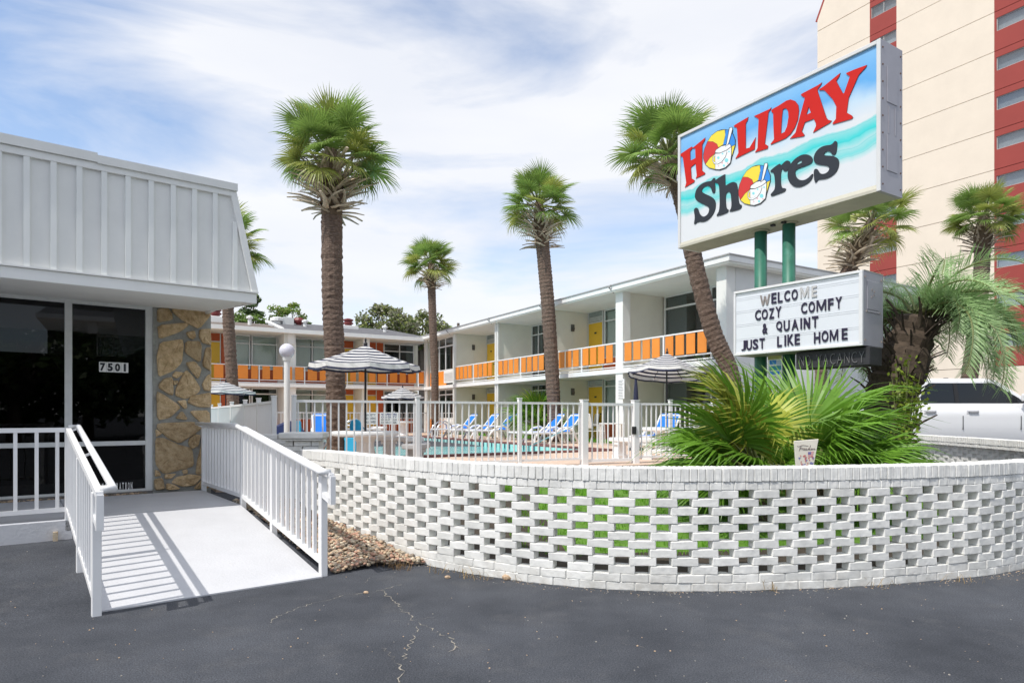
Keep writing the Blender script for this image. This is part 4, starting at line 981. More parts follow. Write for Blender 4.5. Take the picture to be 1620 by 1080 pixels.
# ---------------------------------------------------------------- high-rise
hr = thing('apartment_tower', 'tall cream apartment tower with grooved walls and brick red window strips', 'building', (26.8, 57.4, .3)); hr.rotation_euler.z = math.atan2(E1.y, E1.x)
cream = mat('tower_cream', (.80, .70, .58), .85, .04, .8, .25, 8)
tred = mat('tower_red', (.33, .058, .048), .85, .06, .8, .2, 8)
tglass = glass('tower_glass', (.75, .78, .8), 1.0, .16)
tframe = mat('tower_window_frame', (.42, .41, .40), .5)
FH = 2.75; Zb = 18.55 - .3 - 6 * FH
cols = [(0, 4.69, 'c'), (4.69, 6.84, 'r'), (6.84, 13.57, 'c'), (13.57, 17.2, 'r'), (17.2, 24, 'c')]
NF = 15
for f in range(-1, NF):
    z0 = Zb + f * FH; z1 = z0 + FH
    if f == -1: z0 = -.5
    for x0, x1, k in cols:
        if x0 == 0 and z1 > 35.7:
            xl = lambda z: max(0., (z - 35.7) / 2.1)
            za, zb = z0 + .035, z1 - .035
            if za < 35.7: q = [(0, 0, za), (x1, 0, za), (x1, 0, zb), (xl(zb), 0, zb), (0, 0, 35.7)]
            else: q = [(xl(za), 0, za), (x1, 0, za), (x1, 0, zb), (xl(zb), 0, zb)]
            MB().prism(q, (0, .4, 0)).build('wall_panel', cream, hr)
        elif k == 'c' or z1 < 5: MB().box(x0, 0, z0 + .02, x1, .4, z1 - .02).build('wall_panel', cream, hr)
        else:
            a, b_ = z0 + 1.36, z0 + 2.28; e = .1; wx0, wx1 = (x0 + .1, x1 - .02) if x0 < 10 else (x0 + .13, x1 - .15)
            MB().box(x0, .012, z0 + .02, x1, .4, a).box(x0, .012, b_, x1, .4, z1 - .02).box(x0, .012, a, wx0, .4, b_).box(wx1, .012, a, x1, .4, b_).build('red_panel', tred, hr)
            n = 2; fr_ = MB(); fr_.box(wx0, .06, a, wx0 + .05, .14, b_).box(wx1 - .05, .06, a, wx1, .14, b_).box((wx0 + wx1) / 2 - .03, .062, a + .05, (wx0 + wx1) / 2 + .03, .138, b_ - .05).box(wx0 + .05, .06, a, wx1 - .05, .14, a + .05).box(wx0 + .05, .06, b_ - .05, wx1 - .05, .14, b_)
            w = fr_.build('window', tframe, hr); xm = (wx0 + wx1) / 2
            for p0, p1 in ((wx0 + .05, xm - .03), (xm + .03, wx1 - .05)): MB().box(p0, .09, a + .05, p1, .1, b_ - .05).build('pane', tglass, w)
            MB().box(wx0, .32, a, wx1, .34, b_).build('reflection_sheet', mat('reflection_grey', (.62, .63, .62), .8, rnd=.3), w)  # pale sheet behind the panes stands in for their whitish reflection
MB().box(.002, .4, -.5, 24, 20, 35.6).box(3.7, .4, 35.6, 24, 20, Zb + NF * FH - .1).build('core', mat('tower_groove', (.55, .47, .40), .9), hr)
MB().bar((-.04, .2, 35.68), (3.6, .2, 43.25), .55, .16, (0, 1, 0)).build('roof_trim', tred, hr)
# ---------------------------------------------------------------- main sign
green_m = mat('green_pipe_paint', (.035, .16, .11), .45, .25, 5, dirt=((.10, .30, .24), .6, .6), dscale=3)
cab_m = mat('sign_cabinet_grey', (.40, .39, .43), .55, .1, 3, dirt=((.30, .24, .18), .68, .5), dscale=5)
cab_light = mat('sign_cabinet_pale', (.66, .66, .66), .5, .06, 3, dirt=((.42, .38, .32), .66, .5), dscale=4)
under_m = mat('sign_underside', (.50, .48, .40), .7, .12, 3, dirt=((.25, .22, .16), .58, .6), dscale=4)
SP = Vector((4.02, 10.0, 0)); SD = Vector((.536, -.844, 0)).normalized(); SN = Vector((SD.y, -SD.x, 0)) * 1.0    # along (to the near end), outwards
if SN.x > 0: SN = -SN
def sgn(px, py): 
    w = on_plane(px, py, SP, SN); return (w - SP).dot(SD), w.z
sx0 = sgn(1072, 300)[0]; sx1 = sgn(1393, 200)[0]; sz1 = sum(sgn(*p)[1] for p in ((1072, 215), (1393, 60))) / 2; sz0 = sum(sgn(*p)[1] for p in ((1074, 395), (1391, 299))) / 2
SDP = .56
sign = thing('motel_sign', 'big lightbox sign reading HOLIDAY Shores in red and black on two green posts', 'sign', tuple(SP)); sign.rotation_euler.z = math.atan2(SD.y, SD.x)
# local x along SD, local y = +90deg -> away from the reader
LY = Vector((-SD.y, SD.x, 0)); assert LY.dot(SN) < 0
b = MB(); w = .055
b.box(sx0, 0, sz0, sx0 + w, SDP, sz1).box(sx0 + w, 0, sz1 - w, sx1 - w, SDP, sz1)
b.build('frame_edge', cab_light, sign, bevel=.006)
MB().box(sx1 - w, .02, sz0, sx1 - .004, SDP - .0, sz1 - .002).build('side_panel', cab_m, sign)
MB().box(sx1 - w, -.004, sz0, sx1, .018, sz1 + .002).build('frame_stile', cab_light, sign, bevel=.005)
MB().box(sx0 + w, .03, sz0 + .002, sx1 - w, SDP, sz0 + .03).build('underside', under_m, sign)
MB().prism([(sx0 + w, .0, sz0), (sx0 + w, .0, sz0 + .04), (sx0 + w, .03, sz0 + .10), (sx0 + w, .03, sz0)], (sx1 - sx0 - 2 * w, 0, 0)).build('bottom_sill', under_m, sign)
MB().box(sx0 + w, SDP - .03, sz0 + .03, sx1 - w, SDP, sz1 - w).build('back_face', cab_light, sign)
hat = MB()
for z0, z1 in ((sz0 + .30, sz0 + .78), (sz1 - .80, sz1 - .32)):
    hat.box(sx1 - .003, .16, z0, sx1 + .004, .42, z1)
hat.box(sx1 - .003, .2, sz0 + .80, sx1 + .003, .22, sz1 - .84).box(sx1 - .003, .36, sz0 + .80, sx1 + .003, .38, sz1 - .84)
hat.build('access_hatch', cab_m, sign, bevel=.003)
rv = MB()
for k in range(9):
    z = sz0 + .1 + k * (sz1 - sz0 - .2) / 8
    for y in (.06, SDP - .05): rv.lathe([(.012, 0), (.012, .006)], 6, (0, 0, 0)); 
rv2 = MB()
for k in range(9):
    z = sz0 + .1 + k * (sz1 - sz0 - .2) / 8
    for y in (.06, SDP - .05): rv2.box(sx1 - .004, y - .009, z - .009, sx1 + .004, y + .009, z + .009)
tag(rv2.build('rivets', mat('rust_brown', (.14, .07, .04), .8, .3, 30), sign), kind='stuff')
# painted face
face = bpy.data.materials.new('sign_face_print'); face.use_nodes = True
def _face():
    t = face.node_tree; N = t.nodes; L = t.links; b = N['Principled BSDF']; b.inputs['Roughness'].default_value = .35; b.inputs['Specular IOR Level'].default_value = .25
    tc = N.new('ShaderNodeTexCoord'); sp = N.new('ShaderNodeSeparateXYZ'); L.new(tc.outputs['Generated'], sp.inputs[0])
    def math_(op, a, c=None, v=None):
        m = N.new('ShaderNodeMath'); m.operation = op
        for i, x in enumerate((a, c)):
            if x is None: continue
            if isinstance(x, (int, float)): m.inputs[i].default_value = x
            else: L.new(x, m.inputs[i])
        return m.outputs[0]
    def noise(s, d, vec):
        n = N.new('ShaderNodeTexNoise'); n.inputs['Scale'].default_value = s; n.inputs['Detail'].default_value = d; L.new(vec, n.inputs[0]); return n.outputs[0]
    def ramp(src, st):
        r = N.new('ShaderNodeValToRGB'); e = r.color_ramp.elements
        while len(e) < len(st): e.new(.5)
        for x, (p, c) in zip(e, st): x.position = p; x.color = (*c, 1) if isinstance(c, tuple) else (c, c, c, 1)
        L.new(src, r.inputs[0]); return r.outputs[0]
    def mix(f, a, c):
        m = N.new('ShaderNodeMix'); m.data_type = 'RGBA'; L.new(f, m.inputs[0])
        for i, x in ((6, a), (7, c)):
            if isinstance(x, tuple): m.inputs[i].default_value = (*x, 1)
            else: L.new(x, m.inputs[i])
        return m.outputs[2]
    mp = N.new('ShaderNodeMapping'); mp.inputs['Scale'].default_value = (2.2, 1, 1.0); L.new(tc.outputs['Generated'], mp.inputs[0])
    nA = noise(2.6, 3, mp.outputs[0]); z = sp.outputs['Z']; x = sp.outputs['X']
    zz = math_('ADD', z, math_('MULTIPLY', math_('SUBTRACT', nA, .5), .30))
    skyc = ramp(zz, [(.50, (.70, .72, .75)), (.64, (.52, .67, .80)), (.78, (.13, .40, .76)), (1., (.24, .50, .80))])
    # turquoise surf: two bands on the lower half
    wob = math_('MULTIPLY', math_('SINE', math_('MULTIPLY', x, 23)), .018)
    zw = math_('ADD', math_('ADD', z, wob), math_('MULTIPLY', math_('SUBTRACT', noise(7, 2, mp.outputs[0]), .5), .06))
    band = ramp(zw, [(.235, 0.), (.30, .75), (.36, .45), (.42, .95), (.49, .55), (.50, 0.)])
    c = mix(band, skyc, (.02, .62, .62))
    line = ramp(math_('SINE', math_('MULTIPLY', zw, 95)), [(.86, 0.), (1., .5)])
    c = mix(math_('MULTIPLY', line, math_('MULTIPLY', band, 1.0)), c, (.01, .50, .52))
    L.new(c, b.inputs['Base Color'])
_face()
MB().box(sx0 + w, .03, sz0 + .10, sx1 - w, .04, sz1 - w).build('face_panel', face, sign)
ld_ = .03
def sl_(px, py):
    w_ = on_plane(px, py, SP + LY * (ld_ - .012), SN); return Vector(((w_ - SP).dot(SD), ld_ - .012, w_.z))
red_l = mat('sign_red', (.58, .018, .012), .45, .05, 4, spec=.2); edge_l = mat('letter_edge', (.05, .008, .01), .5)
def letter(o, pts, holes=(), m=None, e=None, sm=0, dx=0):
    f = lambda P: [sl_(o[0] + x / 9, o[1] + y / 9) for x, y in (chaikin(P, 2) if sm else P)]
    MB().prism(f(pts), (0, .0115 + 0, 0), [f(h) for h in holes], 0, 1).build('letter', [m, e], sign)
A1, A2, A3, A4, A5 = (1070, 180), (1155, 150), (1255, 95), (1090, 255), (1210, 215)
letter(A1, [(48,582),(215,468),(232,486),(408,342),(408,370),(368,440),(366,810),(408,845),(405,862),(275,922),(290,880),(272,708),(205,765),(215,920),(258,950),(255,972),(120,1050),(140,985),(95,640),(85,612),(52,600)], [[(196,535),(228,492),(268,494),(272,632),(198,668)]], red_l, edge_l)
letter(A2, [(52,445),(75,425),(235,330),(258,318),(250,360),(222,410),(222,768),(275,755),(362,608),(348,775),(75,910),(118,830),(98,480),(80,462),(58,458)], (), red_l, edge_l)
letter(A2, [(340,305),(560,205),(584,182),(580,205),(548,245),(520,480),(495,700),(540,730),(535,765),(355,820),(390,760),(405,345),(375,325)], (), red_l, edge_l)
letter(A2, [(585,222),(600,207),(700,150),(800,85),(860,68),(925,90),(970,150),(980,230),(965,350),(920,470),(860,560),(790,620),(700,660),(580,710),(575,700),(625,635),(618,480),(612,262),(590,245)], [[(752,205),(795,192),(825,230),(832,320),(810,450),(775,530),(725,555),(730,450),(740,300)]], red_l, edge_l)
letter(A3, [(105,495),(125,478),(350,360),(405,322),(395,350),(350,410),(345,445),(470,820),(490,850),(545,865),(520,895),(280,1035),(322,940),(320,900),(290,838),(165,888),(120,1015),(158,1070),(150,1085),(-50,1120),(30,1035),(165,540),(130,522)], [[(220,665),(250,750),(185,782)]], red_l, edge_l)
letter(A3, [(365,418),(420,385),(668,185),(655,230),(610,300),(705,475),(722,475),(805,235),(755,200),(755,185),(860,140),(1045,72),(1040,95),(930,215),(788,540),(760,750),(830,790),(848,815),(835,838),(570,915),(555,905),(605,840),(612,660),(560,560),(460,450),(440,432),(370,432)], (), red_l, edge_l)
letter(A4, [(365,238),(374,262),(362,295),(372,350),(374,440),(350,462),(328,440),(312,375),(260,345),(200,375),(176,422),(195,452),(330,510),(378,570),(380,660),(345,755),(280,830),(210,868),(130,858),(82,902),(68,890),(85,800),(66,700),(78,672),(108,658),(132,685),(145,745),(190,792),(240,782),(282,730),(287,660),(240,630),(130,580),(84,530),(82,470),(108,388),(180,318),(260,288),(318,284),(345,240)], (), black_paint, black_paint, 1)
letter(A4, [(362,285),(400,250),(508,184),(514,190),(516,360),(540,335),(600,300),(650,295),(690,330),(706,608),(748,622),(750,655),(720,688),(588,722),(572,708),(607,660),(597,480),(580,438),(545,438),(520,480),(526,670),(562,690),(562,715),(530,742),(402,785),(388,770),(437,700),(434,420),(420,318),(372,310)], (), black_paint, black_paint, 1)
letter(A5, [(74,492),(205,393),(224,408),(222,430),(285,363),(325,348),(358,368),(362,405),(345,470),(300,510),(268,497),(250,465),(234,490),(224,600),(232,745),(292,743),(300,768),(275,797),(102,860),(82,850),(80,830),(137,770),(147,700),(132,522),(82,518)], (), black_paint, black_paint, 1)
letter(A5, [(350,420),(420,330),(520,268),(600,262),(658,288),(685,340),(667,388),(590,427),(437,477),(430,540),(450,598),(500,632),(560,632),(620,598),(678,532),(688,560),(660,632),(590,692),(510,728),(440,732),(380,702),(333,632),(320,560),(330,490)], [[(440,415),(470,370),(510,348),(534,365),(520,387)]], black_paint, black_paint, 1)
letter(A5, [(1002,70),(1028,85),(1030,140),(1017,240),(985,277),(952,267),(945,237),(900,214),(850,237),(832,280),(960,283),(1034,313),(1058,370),(1048,450),(1003,532),(920,593),(840,618),(752,622),(735,664),(713,664),(700,620),(693,500),(715,467),(748,472),(777,530),(820,546),(880,528),(918,480),(913,442),(870,422),(750,412),(697,370),(692,300),(728,218),(800,157),(870,135),(950,128),(985,83)], (), black_paint, black_paint, 1)
# beach ball with a sand pail in place of each O
P_ = {k: mat('print_' + k, c, .35, .0) for k, c in dict(yellow=(.85, .68, .05), red=(.62, .03, .025), blue=(.03, .25, .72), white=(.82, .83, .84), line=(.03, .03, .035), cyan=(.25, .70, .74), pink=(.80, .45, .48)).items()}
def ball(dx, dy):
    def pl(pts, m, lay, parent, name, sm=1):
        f = []
        for x, y in (chaikin(pts, 2) if sm else pts):
            w_ = on_plane(1070 + dx + x / 9, 180 + dy + y / 9, SP + LY * (ld_ - .012), SN); f.append(Vector(((w_ - SP).dot(SD), ld_ - .012 - lay * .0012, w_.z)))
        return MB().prism(f, (0, .0118 + lay * .0006 if lay == 0 else .001, 0)).build(name, m, parent)
    full = [(690,222),(745,230),(805,282),(840,370),(840,450),(805,570),(785,640),(772,705),(700,775),(615,804),(545,796),(468,774),(408,722),(381,640),(381,580),(398,498),(440,398),(500,306),(580,246),(640,226)]
    o = pl(full, P_['line'], 0, sign, 'beach_ball', 0)
    pl([(450,393),(500,314),(580,254),(688,229),(697,300),(665,440),(600,480),(580,430),(520,395)], P_['yellow'], 1, o, 'ball_segment', 0)
    pl([(387,600),(403,500),(448,396),(520,400),(575,433),(598,485),(550,565),(480,625),(412,715),(390,660)], P_['red'], 1, o, 'ball_segment', 0)
    pl([(416,722),(480,632),(550,575),(560,790),(470,768)], P_['yellow'], 1, o, 'ball_segment', 0)
    pl([(700,231),(745,237),(800,288),(834,372),(834,440),(790,462),(720,440),(665,442),(695,330)], P_['blue'], 1, o, 'ball_segment', 0)
    pl([(792,468),(834,448),(800,565),(788,600)], P_['yellow'], 1, o, 'ball_segment', 0)
    pl([(548,563),(560,515),(640,462),(770,432),(790,470),(787,600),(773,702),(700,770),(612,800),(552,792)], P_['line'], 2, o, 'pail_outline', 0)
    pl([(554,572),(620,568),(720,525),(783,478),(781,600),(767,698),(698,764),(612,794),(557,788)], P_['white'], 3, o, 'pail', 0)
    pl([(556,555),(566,520),(640,468),(765,438),(780,468),(720,514),(620,558)], P_['white'], 3, o, 'pail_rim', 0)
    pl([(753,200),(800,192),(806,228),(752,420),(730,455),(695,475),(710,440)], P_['line'], 3, o, 'shovel_outline', 0)
    pl([(762,206),(794,199),(798,226),(744,420),(724,448),(704,464),(718,440)], P_['white'], 4, o, 'shovel', 0)
    hd = []
    arc_ = [(552, 585), (528, 620), (522, 670), (545, 710), (590, 715), (650, 680), (700, 610), (722, 540)]
    ou = [(x, y) for x, y in arc_]; inn = [(x + (6 if i < 4 else -12), y - (18 if 2 < i else -4)) for i, (x, y) in enumerate(arc_)][::-1]
    pl([(x - (8 if i < 4 else -4), y + (8 if i > 2 else 0)) for i, (x, y) in enumerate(arc_)] + inn, P_['line'], 4, o, 'pail_handle_outline', 0)
    pl([(x - (3 if i < 4 else 0), y + (3 if i > 2 else 3)) for i, (x, y) in enumerate(arc_)] + [(x - 1, y + 3) for x, y in inn], P_['white'], 5, o, 'pail_handle', 0)
    for x, y, r, c in ((600, 628, 19, 'cyan'), (716, 664, 28, 'cyan'), (680, 740, 16, 'cyan'), (660, 570, 12, 'cyan'), (752, 540, 12, 'cyan'), (655, 700, 12, 'pink'), (735, 706, 11, 'pink'), (700, 585, 10, 'pink'), (605, 745, 9, 'pink')):
        pl([(x + r * math.cos(t * .785), y + r * 1.1 * math.sin(t * .785)) for t in range(8)], P_[c], 4, o, 'dot')
ball(0, 0); ball(55.5, 56.3)
# posts, in sign-local coordinates through the middle of the cabinet
def posts_at(px, Yc, name='post'):
    p = at(px, 400, Yc); q = p - SP; return q.dot(SD), q.dot(LY)
for px in (1203.5, 1248):
    r_ = (px - CX) / FPX; p0 = SP + LY * .30; t = (r_ * p0.y - p0.x) / (SD.x - r_ * SD.y)
    MB().tube([(t, .30, .1), (t, .30, sz0 + .003)], .097, 16, cap=True).build('post', green_m, sign, smooth=True)
    MB().lathe([(.14, sz0 - .02), (.14, sz0 + .001)], 12, (t, .30, 0)).build('post_collar', under_m, sign)
for k in (-.14, .05): MB().box(k - .03, .12, sz0 - .03, k + .03, .17, sz0 + .002).build('mount_clip', dark, sign)
# small box on the far end
MB().box(sx0 - .22, .2, sz0 + 1.30, sx0 - .001, .42, sz0 + 1.42).build('side_box', cab_m, sign, bevel=.01)

# ---------------------------------------------------------------- changeable letter board
BP_ = Vector((3.95, 9.75, 0)); BDR = Vector((.602, -.798, 0)).normalized(); BLY = Vector((-BDR.y, BDR.x, 0)); BN = -BLY
def brd(px, py, d=0.):
    w_ = on_plane(px, py, BP_ + BLY * d, BN); return (w_ - BP_).dot(BDR), w_.z
bx0 = brd(1161, 500)[0]; bx1 = brd(1365, 480)[0]; bz1 = (brd(1160, 462)[1] + brd(1365, 427)[1]) / 2; bz0 = (brd(1163, 563)[1] + brd(1365, 546)[1]) / 2
BDP = .60
board = thing('letter_board', 'white changeable letter board sign reading WELCOME COZY COMFY & QUAINT JUST LIKE HOME', 'sign', tuple(BP_)); board.rotation_euler.z = math.atan2(BDR.y, BDR.x)
f = .035
MB().box(bx0, -.012, bz1 - f, bx1, .03, bz1).box(bx0, -.012, bz0, bx1, .03, bz0 + f).box(bx0, -.012, bz0 + f, bx0 + f, .03, bz1 - f).box(bx1 - f * 1.4, -.012, bz0 + f, bx1, .03, bz1 - f).build('frame', mat('board_frame_white', (.74, .74, .75), .4, .05, 5), board, bevel=.004)
MB().box(bx0 + .002, .031, bz0 + .002, bx1 - .002, BDP, bz1 - .002).build('cabinet', cab_m, board, bevel=.004)
MB().box(bx0, .03, bz1 - .001, bx1, BDP + .004, bz1 + .012).build('cabinet_top', mat('board_top_tan', (.45, .42, .36), .7, .1, 4), board)
MB().box(bx1 - .001, .12, bz0 + .50, bx1 + .006, .46, bz1 - .12).box(bx1 - .001, .10, bz0 + .46, bx1 + .008, .48, bz0 + .48).build('access_hatch', cab_m, board, bevel=.003)
bo = MB()
for y, z in ((.25, bz1 - .24), (.32, bz1 - .26), (.24, bz1 - .34), (.30, bz1 - .31), (.06, bz1 - .08), (.54, bz1 - .08), (.06, bz0 + .08), (.54, bz0 + .08), (.1, bz0 + .47), (.48, bz0 + .47)): bo.box(bx1, y - .012, z - .012, bx1 + .012, y + .012, z + .012)
tag(bo.build('bolts', mat('bolt_dull', (.3, .26, .24), .6, .2, 30), board), kind='stuff')
bface = mat('board_face_white', (.72, .75, .80), .3, .02, 3)
MB().box(bx0 + f, .012, bz0 + f, bx1 - f * 1.4, .02, bz1 - f).build('face', bface, board)
z4 = [(1150 + x / 6, 420 + y / 6) for x, y in ((100, 335), (100, 455), (95, 583), (95, 718))]
tr = MB()
for px, py in z4:
    z = brd(px, py)[1]
    for dz in (0, .028): tr.box(bx0 + f, .0095, z + dz - .003, bx1 - f * 1.4, .0119, z + dz + .003)
z = bz1 - f - .03; tr.box(bx0 + f, .004, z, bx1 - f * 1.4, .0119, z + .008)
tr.build('letter_track', mat('track_clear', (.62, .64, .68), .3), board)
lm = mat('board_letter_dark', (.022, .015, .045), .4, .1, 8); fade = mat('board_letter_faded', (.26, .23, .22), .6, .3, 60); fade2 = mat('board_letter_ghost', (.50, .49, .49), .6, .25, 60)
ROWS = [('WELCOME', ((362, 376), (447, 360), (506, 352), (572, 340), (644, 328), (738, 307), (830, 299)), (95, 48, 45, 55, 60, 80, 50)),
        ('COZY', ((295, 520), (360, 512), (425, 505), (490, 492)), (55, 58, 50, 55)), ('COMFY', ((733, 457), (806, 447), (897, 432), (986, 420), (1062, 407)), (58, 62, 92, 52, 62)),
        ('&', ((362, 648),), (50,)), ('QUAINT', ((497, 628), (568, 622), (647, 613), (706, 604), (760, 600), (838, 588)), (58, 58, 66, 16, 62, 60)),
        ('JUST', ((160, 808), (212, 803), (272, 795), (335, 788)), (45, 52, 52, 50)), ('LIKE', ((500, 772), (555, 764), (605, 757), (668, 752)), (45, 16, 60, 50)), ('HOME', ((857, 738), (932, 725), (1017, 716), (1118, 704)), (60, 66, 80, 56))]
for word, pos, wid in ROWS:
    for i, ch in enumerate(word):
        px, py = 1150 + pos[i][0] / 6, 420 + pos[i][1] / 6
        x, z = brd(px, py, .004); xa = brd(px - wid[i] / 12, py, .004)[0]; xb = brd(px + wid[i] / 12, py, .004)[0]
        me, w_, h_ = poly_letter(ch) if ch in 'MWN' else text_mesh(ch, .028, .5)
        H = .160
        me.materials.append(lm if not (word == 'WELCOME' and i in (0, 5, 6)) else (fade if i == 0 else fade2))
        link('letter', me, board, frame_M(Vector((x, .0005, z + H / 2)), Vector((1, 0, 0)), Vector((0, 0, 1)), Vector((0, -1, 0)), (xb - xa) / w_, H / h_, .006))
# unlit NO VACANCY neon box under the board
neon = thing('neon_box', 'dark unlit neon box reading NO VACANCY under the letter board', 'sign', tuple(BP_)); neon.rotation_euler.z = board.rotation_euler.z
nd = .10
nx0 = brd(1259, 560, nd)[0]; nx1 = brd(1376, 560, nd)[0]; nz1 = bz0 - .012; nz0 = brd(1376, 577, nd)[1]
MB().box(nx0, nd, nz0, nx1, nd + .36, nz1).build('box', mat('neon_box_dark', (.03, .03, .034), .55, .3, 12), neon, bevel=.008)
MB().box(nx0, nd + .02, nz0 + .02, nx0 + .006, nd + .3, nz1).build('end_plate', dark, neon)
tube_m = mat('neon_glass_grey', (.17, .17, .175), .25)
x = nx0 + .05; cw = (nx1 - nx0 - .10) / 9.6
for ch in 'NO VACANCY':
    if ch == ' ': x += cw * .6; continue
    me, w_, h_ = text_mesh(ch, -.022, .3); me.materials.append(tube_m); H = (nz1 - nz0) * .60
    link('neon_letter', me, neon, frame_M(Vector((x + cw / 2, nd - .012, (nz0 + nz1) / 2 - .01)), Vector((1, 0, 0)), Vector((0, 0, 1)), Vector((0, -1, 0)), cw * .72 / w_ if ch != 'I' else .1, H / h_, .02)); x += cw
# little blue and white plate between the posts
pl_ = thing('small_sign', 'small white plate with blue blocks fixed between the green posts below the letter board', 'sign', tuple(BP_)); pl_.rotation_euler.z = board.rotation_euler.z
def qd(x0, y0, x1, y1, m, d, nm):
    a0, zt_ = brd(1150 + x0 / 6, 420 + y0 / 6, d); a1, zb_ = brd(1150 + x1 / 6, 420 + y1 / 6, d); MB().box(a0, d, zb_, a1, d + .006, zt_).build(nm, m, pl_)
dd = .27
qd(392, 885, 525, 1062, white, dd, 'plate'); qd(405, 900, 470, 935, P_['blue'], dd - .002, 'print'); qd(403, 955, 515, 990, mat('print_teal', (.04, .30, .36), .4), dd - .002, 'print'); qd(405, 1005, 500, 1030, P_['blue'], dd - .002, 'print'); qd(475, 900, 515, 945, mat('print_paleblue', (.5, .6, .75), .4), dd - .002, 'print')
qd(388, 858, 520, 884, mat('print_tanstrip', (.45, .42, .2), .6), dd - .001, 'top_strip')
# garden flag tile propped on the bed
Yt = 6.15
tp = at(1276, 735, Yt); tile_ = thing('garden_plaque', 'small cream tapered plaque with red and blue flags and cursive Freedom behind the wall', 'plaque', (tp.x, Yt, 0))
def tq(x, y, d=0.): w_ = at(1200 + x * .1605, 640 + y * .1605, Yt); return Vector((w_.x - tp.x, d, w_.z))
MB().prism([tq(353, 357), tq(593, 338), tq(545, 600), tq(540, 640), tq(372, 640), tq(370, 600)], (0, .02, 0)).build('plate', mat('plaque_cream', (.70, .66, .58), .6, .05, 8), tile_, bevel=.003)
rf = random.Random(2); b = MB(); b2 = MB()
for k in range(26):
    x, y = rf.uniform(388, 535), rf.uniform(490, 596)
    if x > 545 - (y - 480) * .1: continue
    (b if k % 3 else b2).prism([tq(x, y, -.002 - k * .00008), tq(x + rf.uniform(10, 26), y - rf.uniform(-4, 12), -.002 - k * .00008), tq(x + rf.uniform(4, 16), y + rf.uniform(14, 30), -.002 - k * .00008)], (0, .001, 0))
b.build('printed_flags', mat('print_flag_red', (.55, .16, .15), .6), tile_); b2.build('printed_flags', mat('print_flag_blue', (.2, .2, .42), .6), tile_)
MB().prism([tq(485, 464, -.0025), tq(545, 458, -.0025), tq(530, 512, -.0025), tq(487, 515, -.0025)], (0, .001, 0)).build('printed_flag', mat('print_flag_pale', (.60, .33, .33), .6), tile_)
MB().prism([tq(486, 465, -.0035), tq(518, 462, -.0035), tq(515, 488, -.0035), tq(487, 490, -.0035)], (0, .0008, 0)).build('printed_canton', mat('print_flag_blue2', (.15, .15, .35), .6), tile_)
# cursive word drawn as one thin stroke
cur = [(378, 405), (392, 412), (430, 398), (490, 405), None, (420, 400), (405, 440), (398, 452), None, (400, 430), (425, 425), None, (425, 445), (432, 425), (440, 424), (440, 445), (452, 436), (458, 426), (450, 428), (452, 446), (468, 436), (474, 426), (466, 430), (468, 446), (484, 440), (498, 426), (488, 428), (486, 444), (500, 440), (510, 396), (500, 444), (516, 440), (524, 428), (516, 430), (516, 442), (526, 440), (532, 428), (532, 442), (540, 428), (542, 440), (552, 426), (552, 440), (562, 432)]
b = MB(); seg = []
for p in cur + [None]:
    if p is None:
        if len(seg) > 1: b.tube([tq(*q, -.003) for q in seg], .0016, 5)
        seg = []
    else: seg.append(p)
b.build('cursive_word', mat('print_ink', (.12, .07, .07), .6), tile_)
# ---------------------------------------------------------------- palms and planting
def leaf_mat(name, col, rnd=.22, rough=.42, tr=.28, var=.25): return mat(name, col, rough, var, 2.2, rnd=rnd, transl=tr)
sabal_m = leaf_mat('sabal_leaf', (.235, .36, .085), tr=.38); sabal_y = leaf_mat('sabal_leaf_yellowing', (.36, .40, .10), tr=.38)
palmetto_m = leaf_mat('palmetto_leaf', (.15, .31, .03), .25); palmetto_y = leaf_mat('palmetto_leaf_yellowing', (.34, .37, .05), .2)
pindo_m = leaf_mat('pindo_leaf', (.37, .54, .24), .15)
stalk_m = mat('leaf_stalk', (.17, .19, .06), .5, .2, 6, rnd=.2)
boot_m = mat('dead_leaf_base', (.50, .42, .32), .85, .3, 9, .4, 40, rnd=.3)
core_m = mat('crownshaft_fibre', (.13, .09, .06), .95, .4, 14, .6, 40)
deadm = mat('dead_leaf_brown', (.25, .155, .075), .85, .3, 9, rnd=.3)
bark = bpy.data.materials.new('palm_bark'); bark.use_nodes = True
def _bark():
    t = bark.node_tree; N = t.nodes; L = t.links; b = N['Principled BSDF']; b.inputs['Roughness'].default_value = .9
    g = N.new('ShaderNodeNewGeometry'); mp = N.new('ShaderNodeMapping'); mp.inputs['Scale'].default_value = (11, 11, 34); L.new(g.outputs['Position'], mp.inputs[0])
    n = N.new('ShaderNodeTexNoise'); n.inputs['Scale'].default_value = 1.3; n.inputs['Detail'].default_value = 7; n.inputs['Roughness'].default_value = .7; L.new(mp.outputs[0], n.inputs[0])
    r = N.new('ShaderNodeValToRGB'); e = r.color_ramp.elements; e[0].position = .3; e[0].color = (.06, .038, .028, 1); e[1].position = .78; e[1].color = (.33, .255, .20, 1); x = e.new(.52); x.color = (.155, .105, .08, 1)
    L.new(n.outputs[0], r.inputs[0]); L.new(r.outputs[0], b.inputs['Base Color'])
    bp = N.new('ShaderNodeBump'); bp.inputs['Strength'].default_value = .9; bp.inputs['Distance'].default_value = .03; L.new(n.outputs[0], bp.inputs['Height']); L.new(bp.outputs[0], b.inputs['Normal'])
_bark()
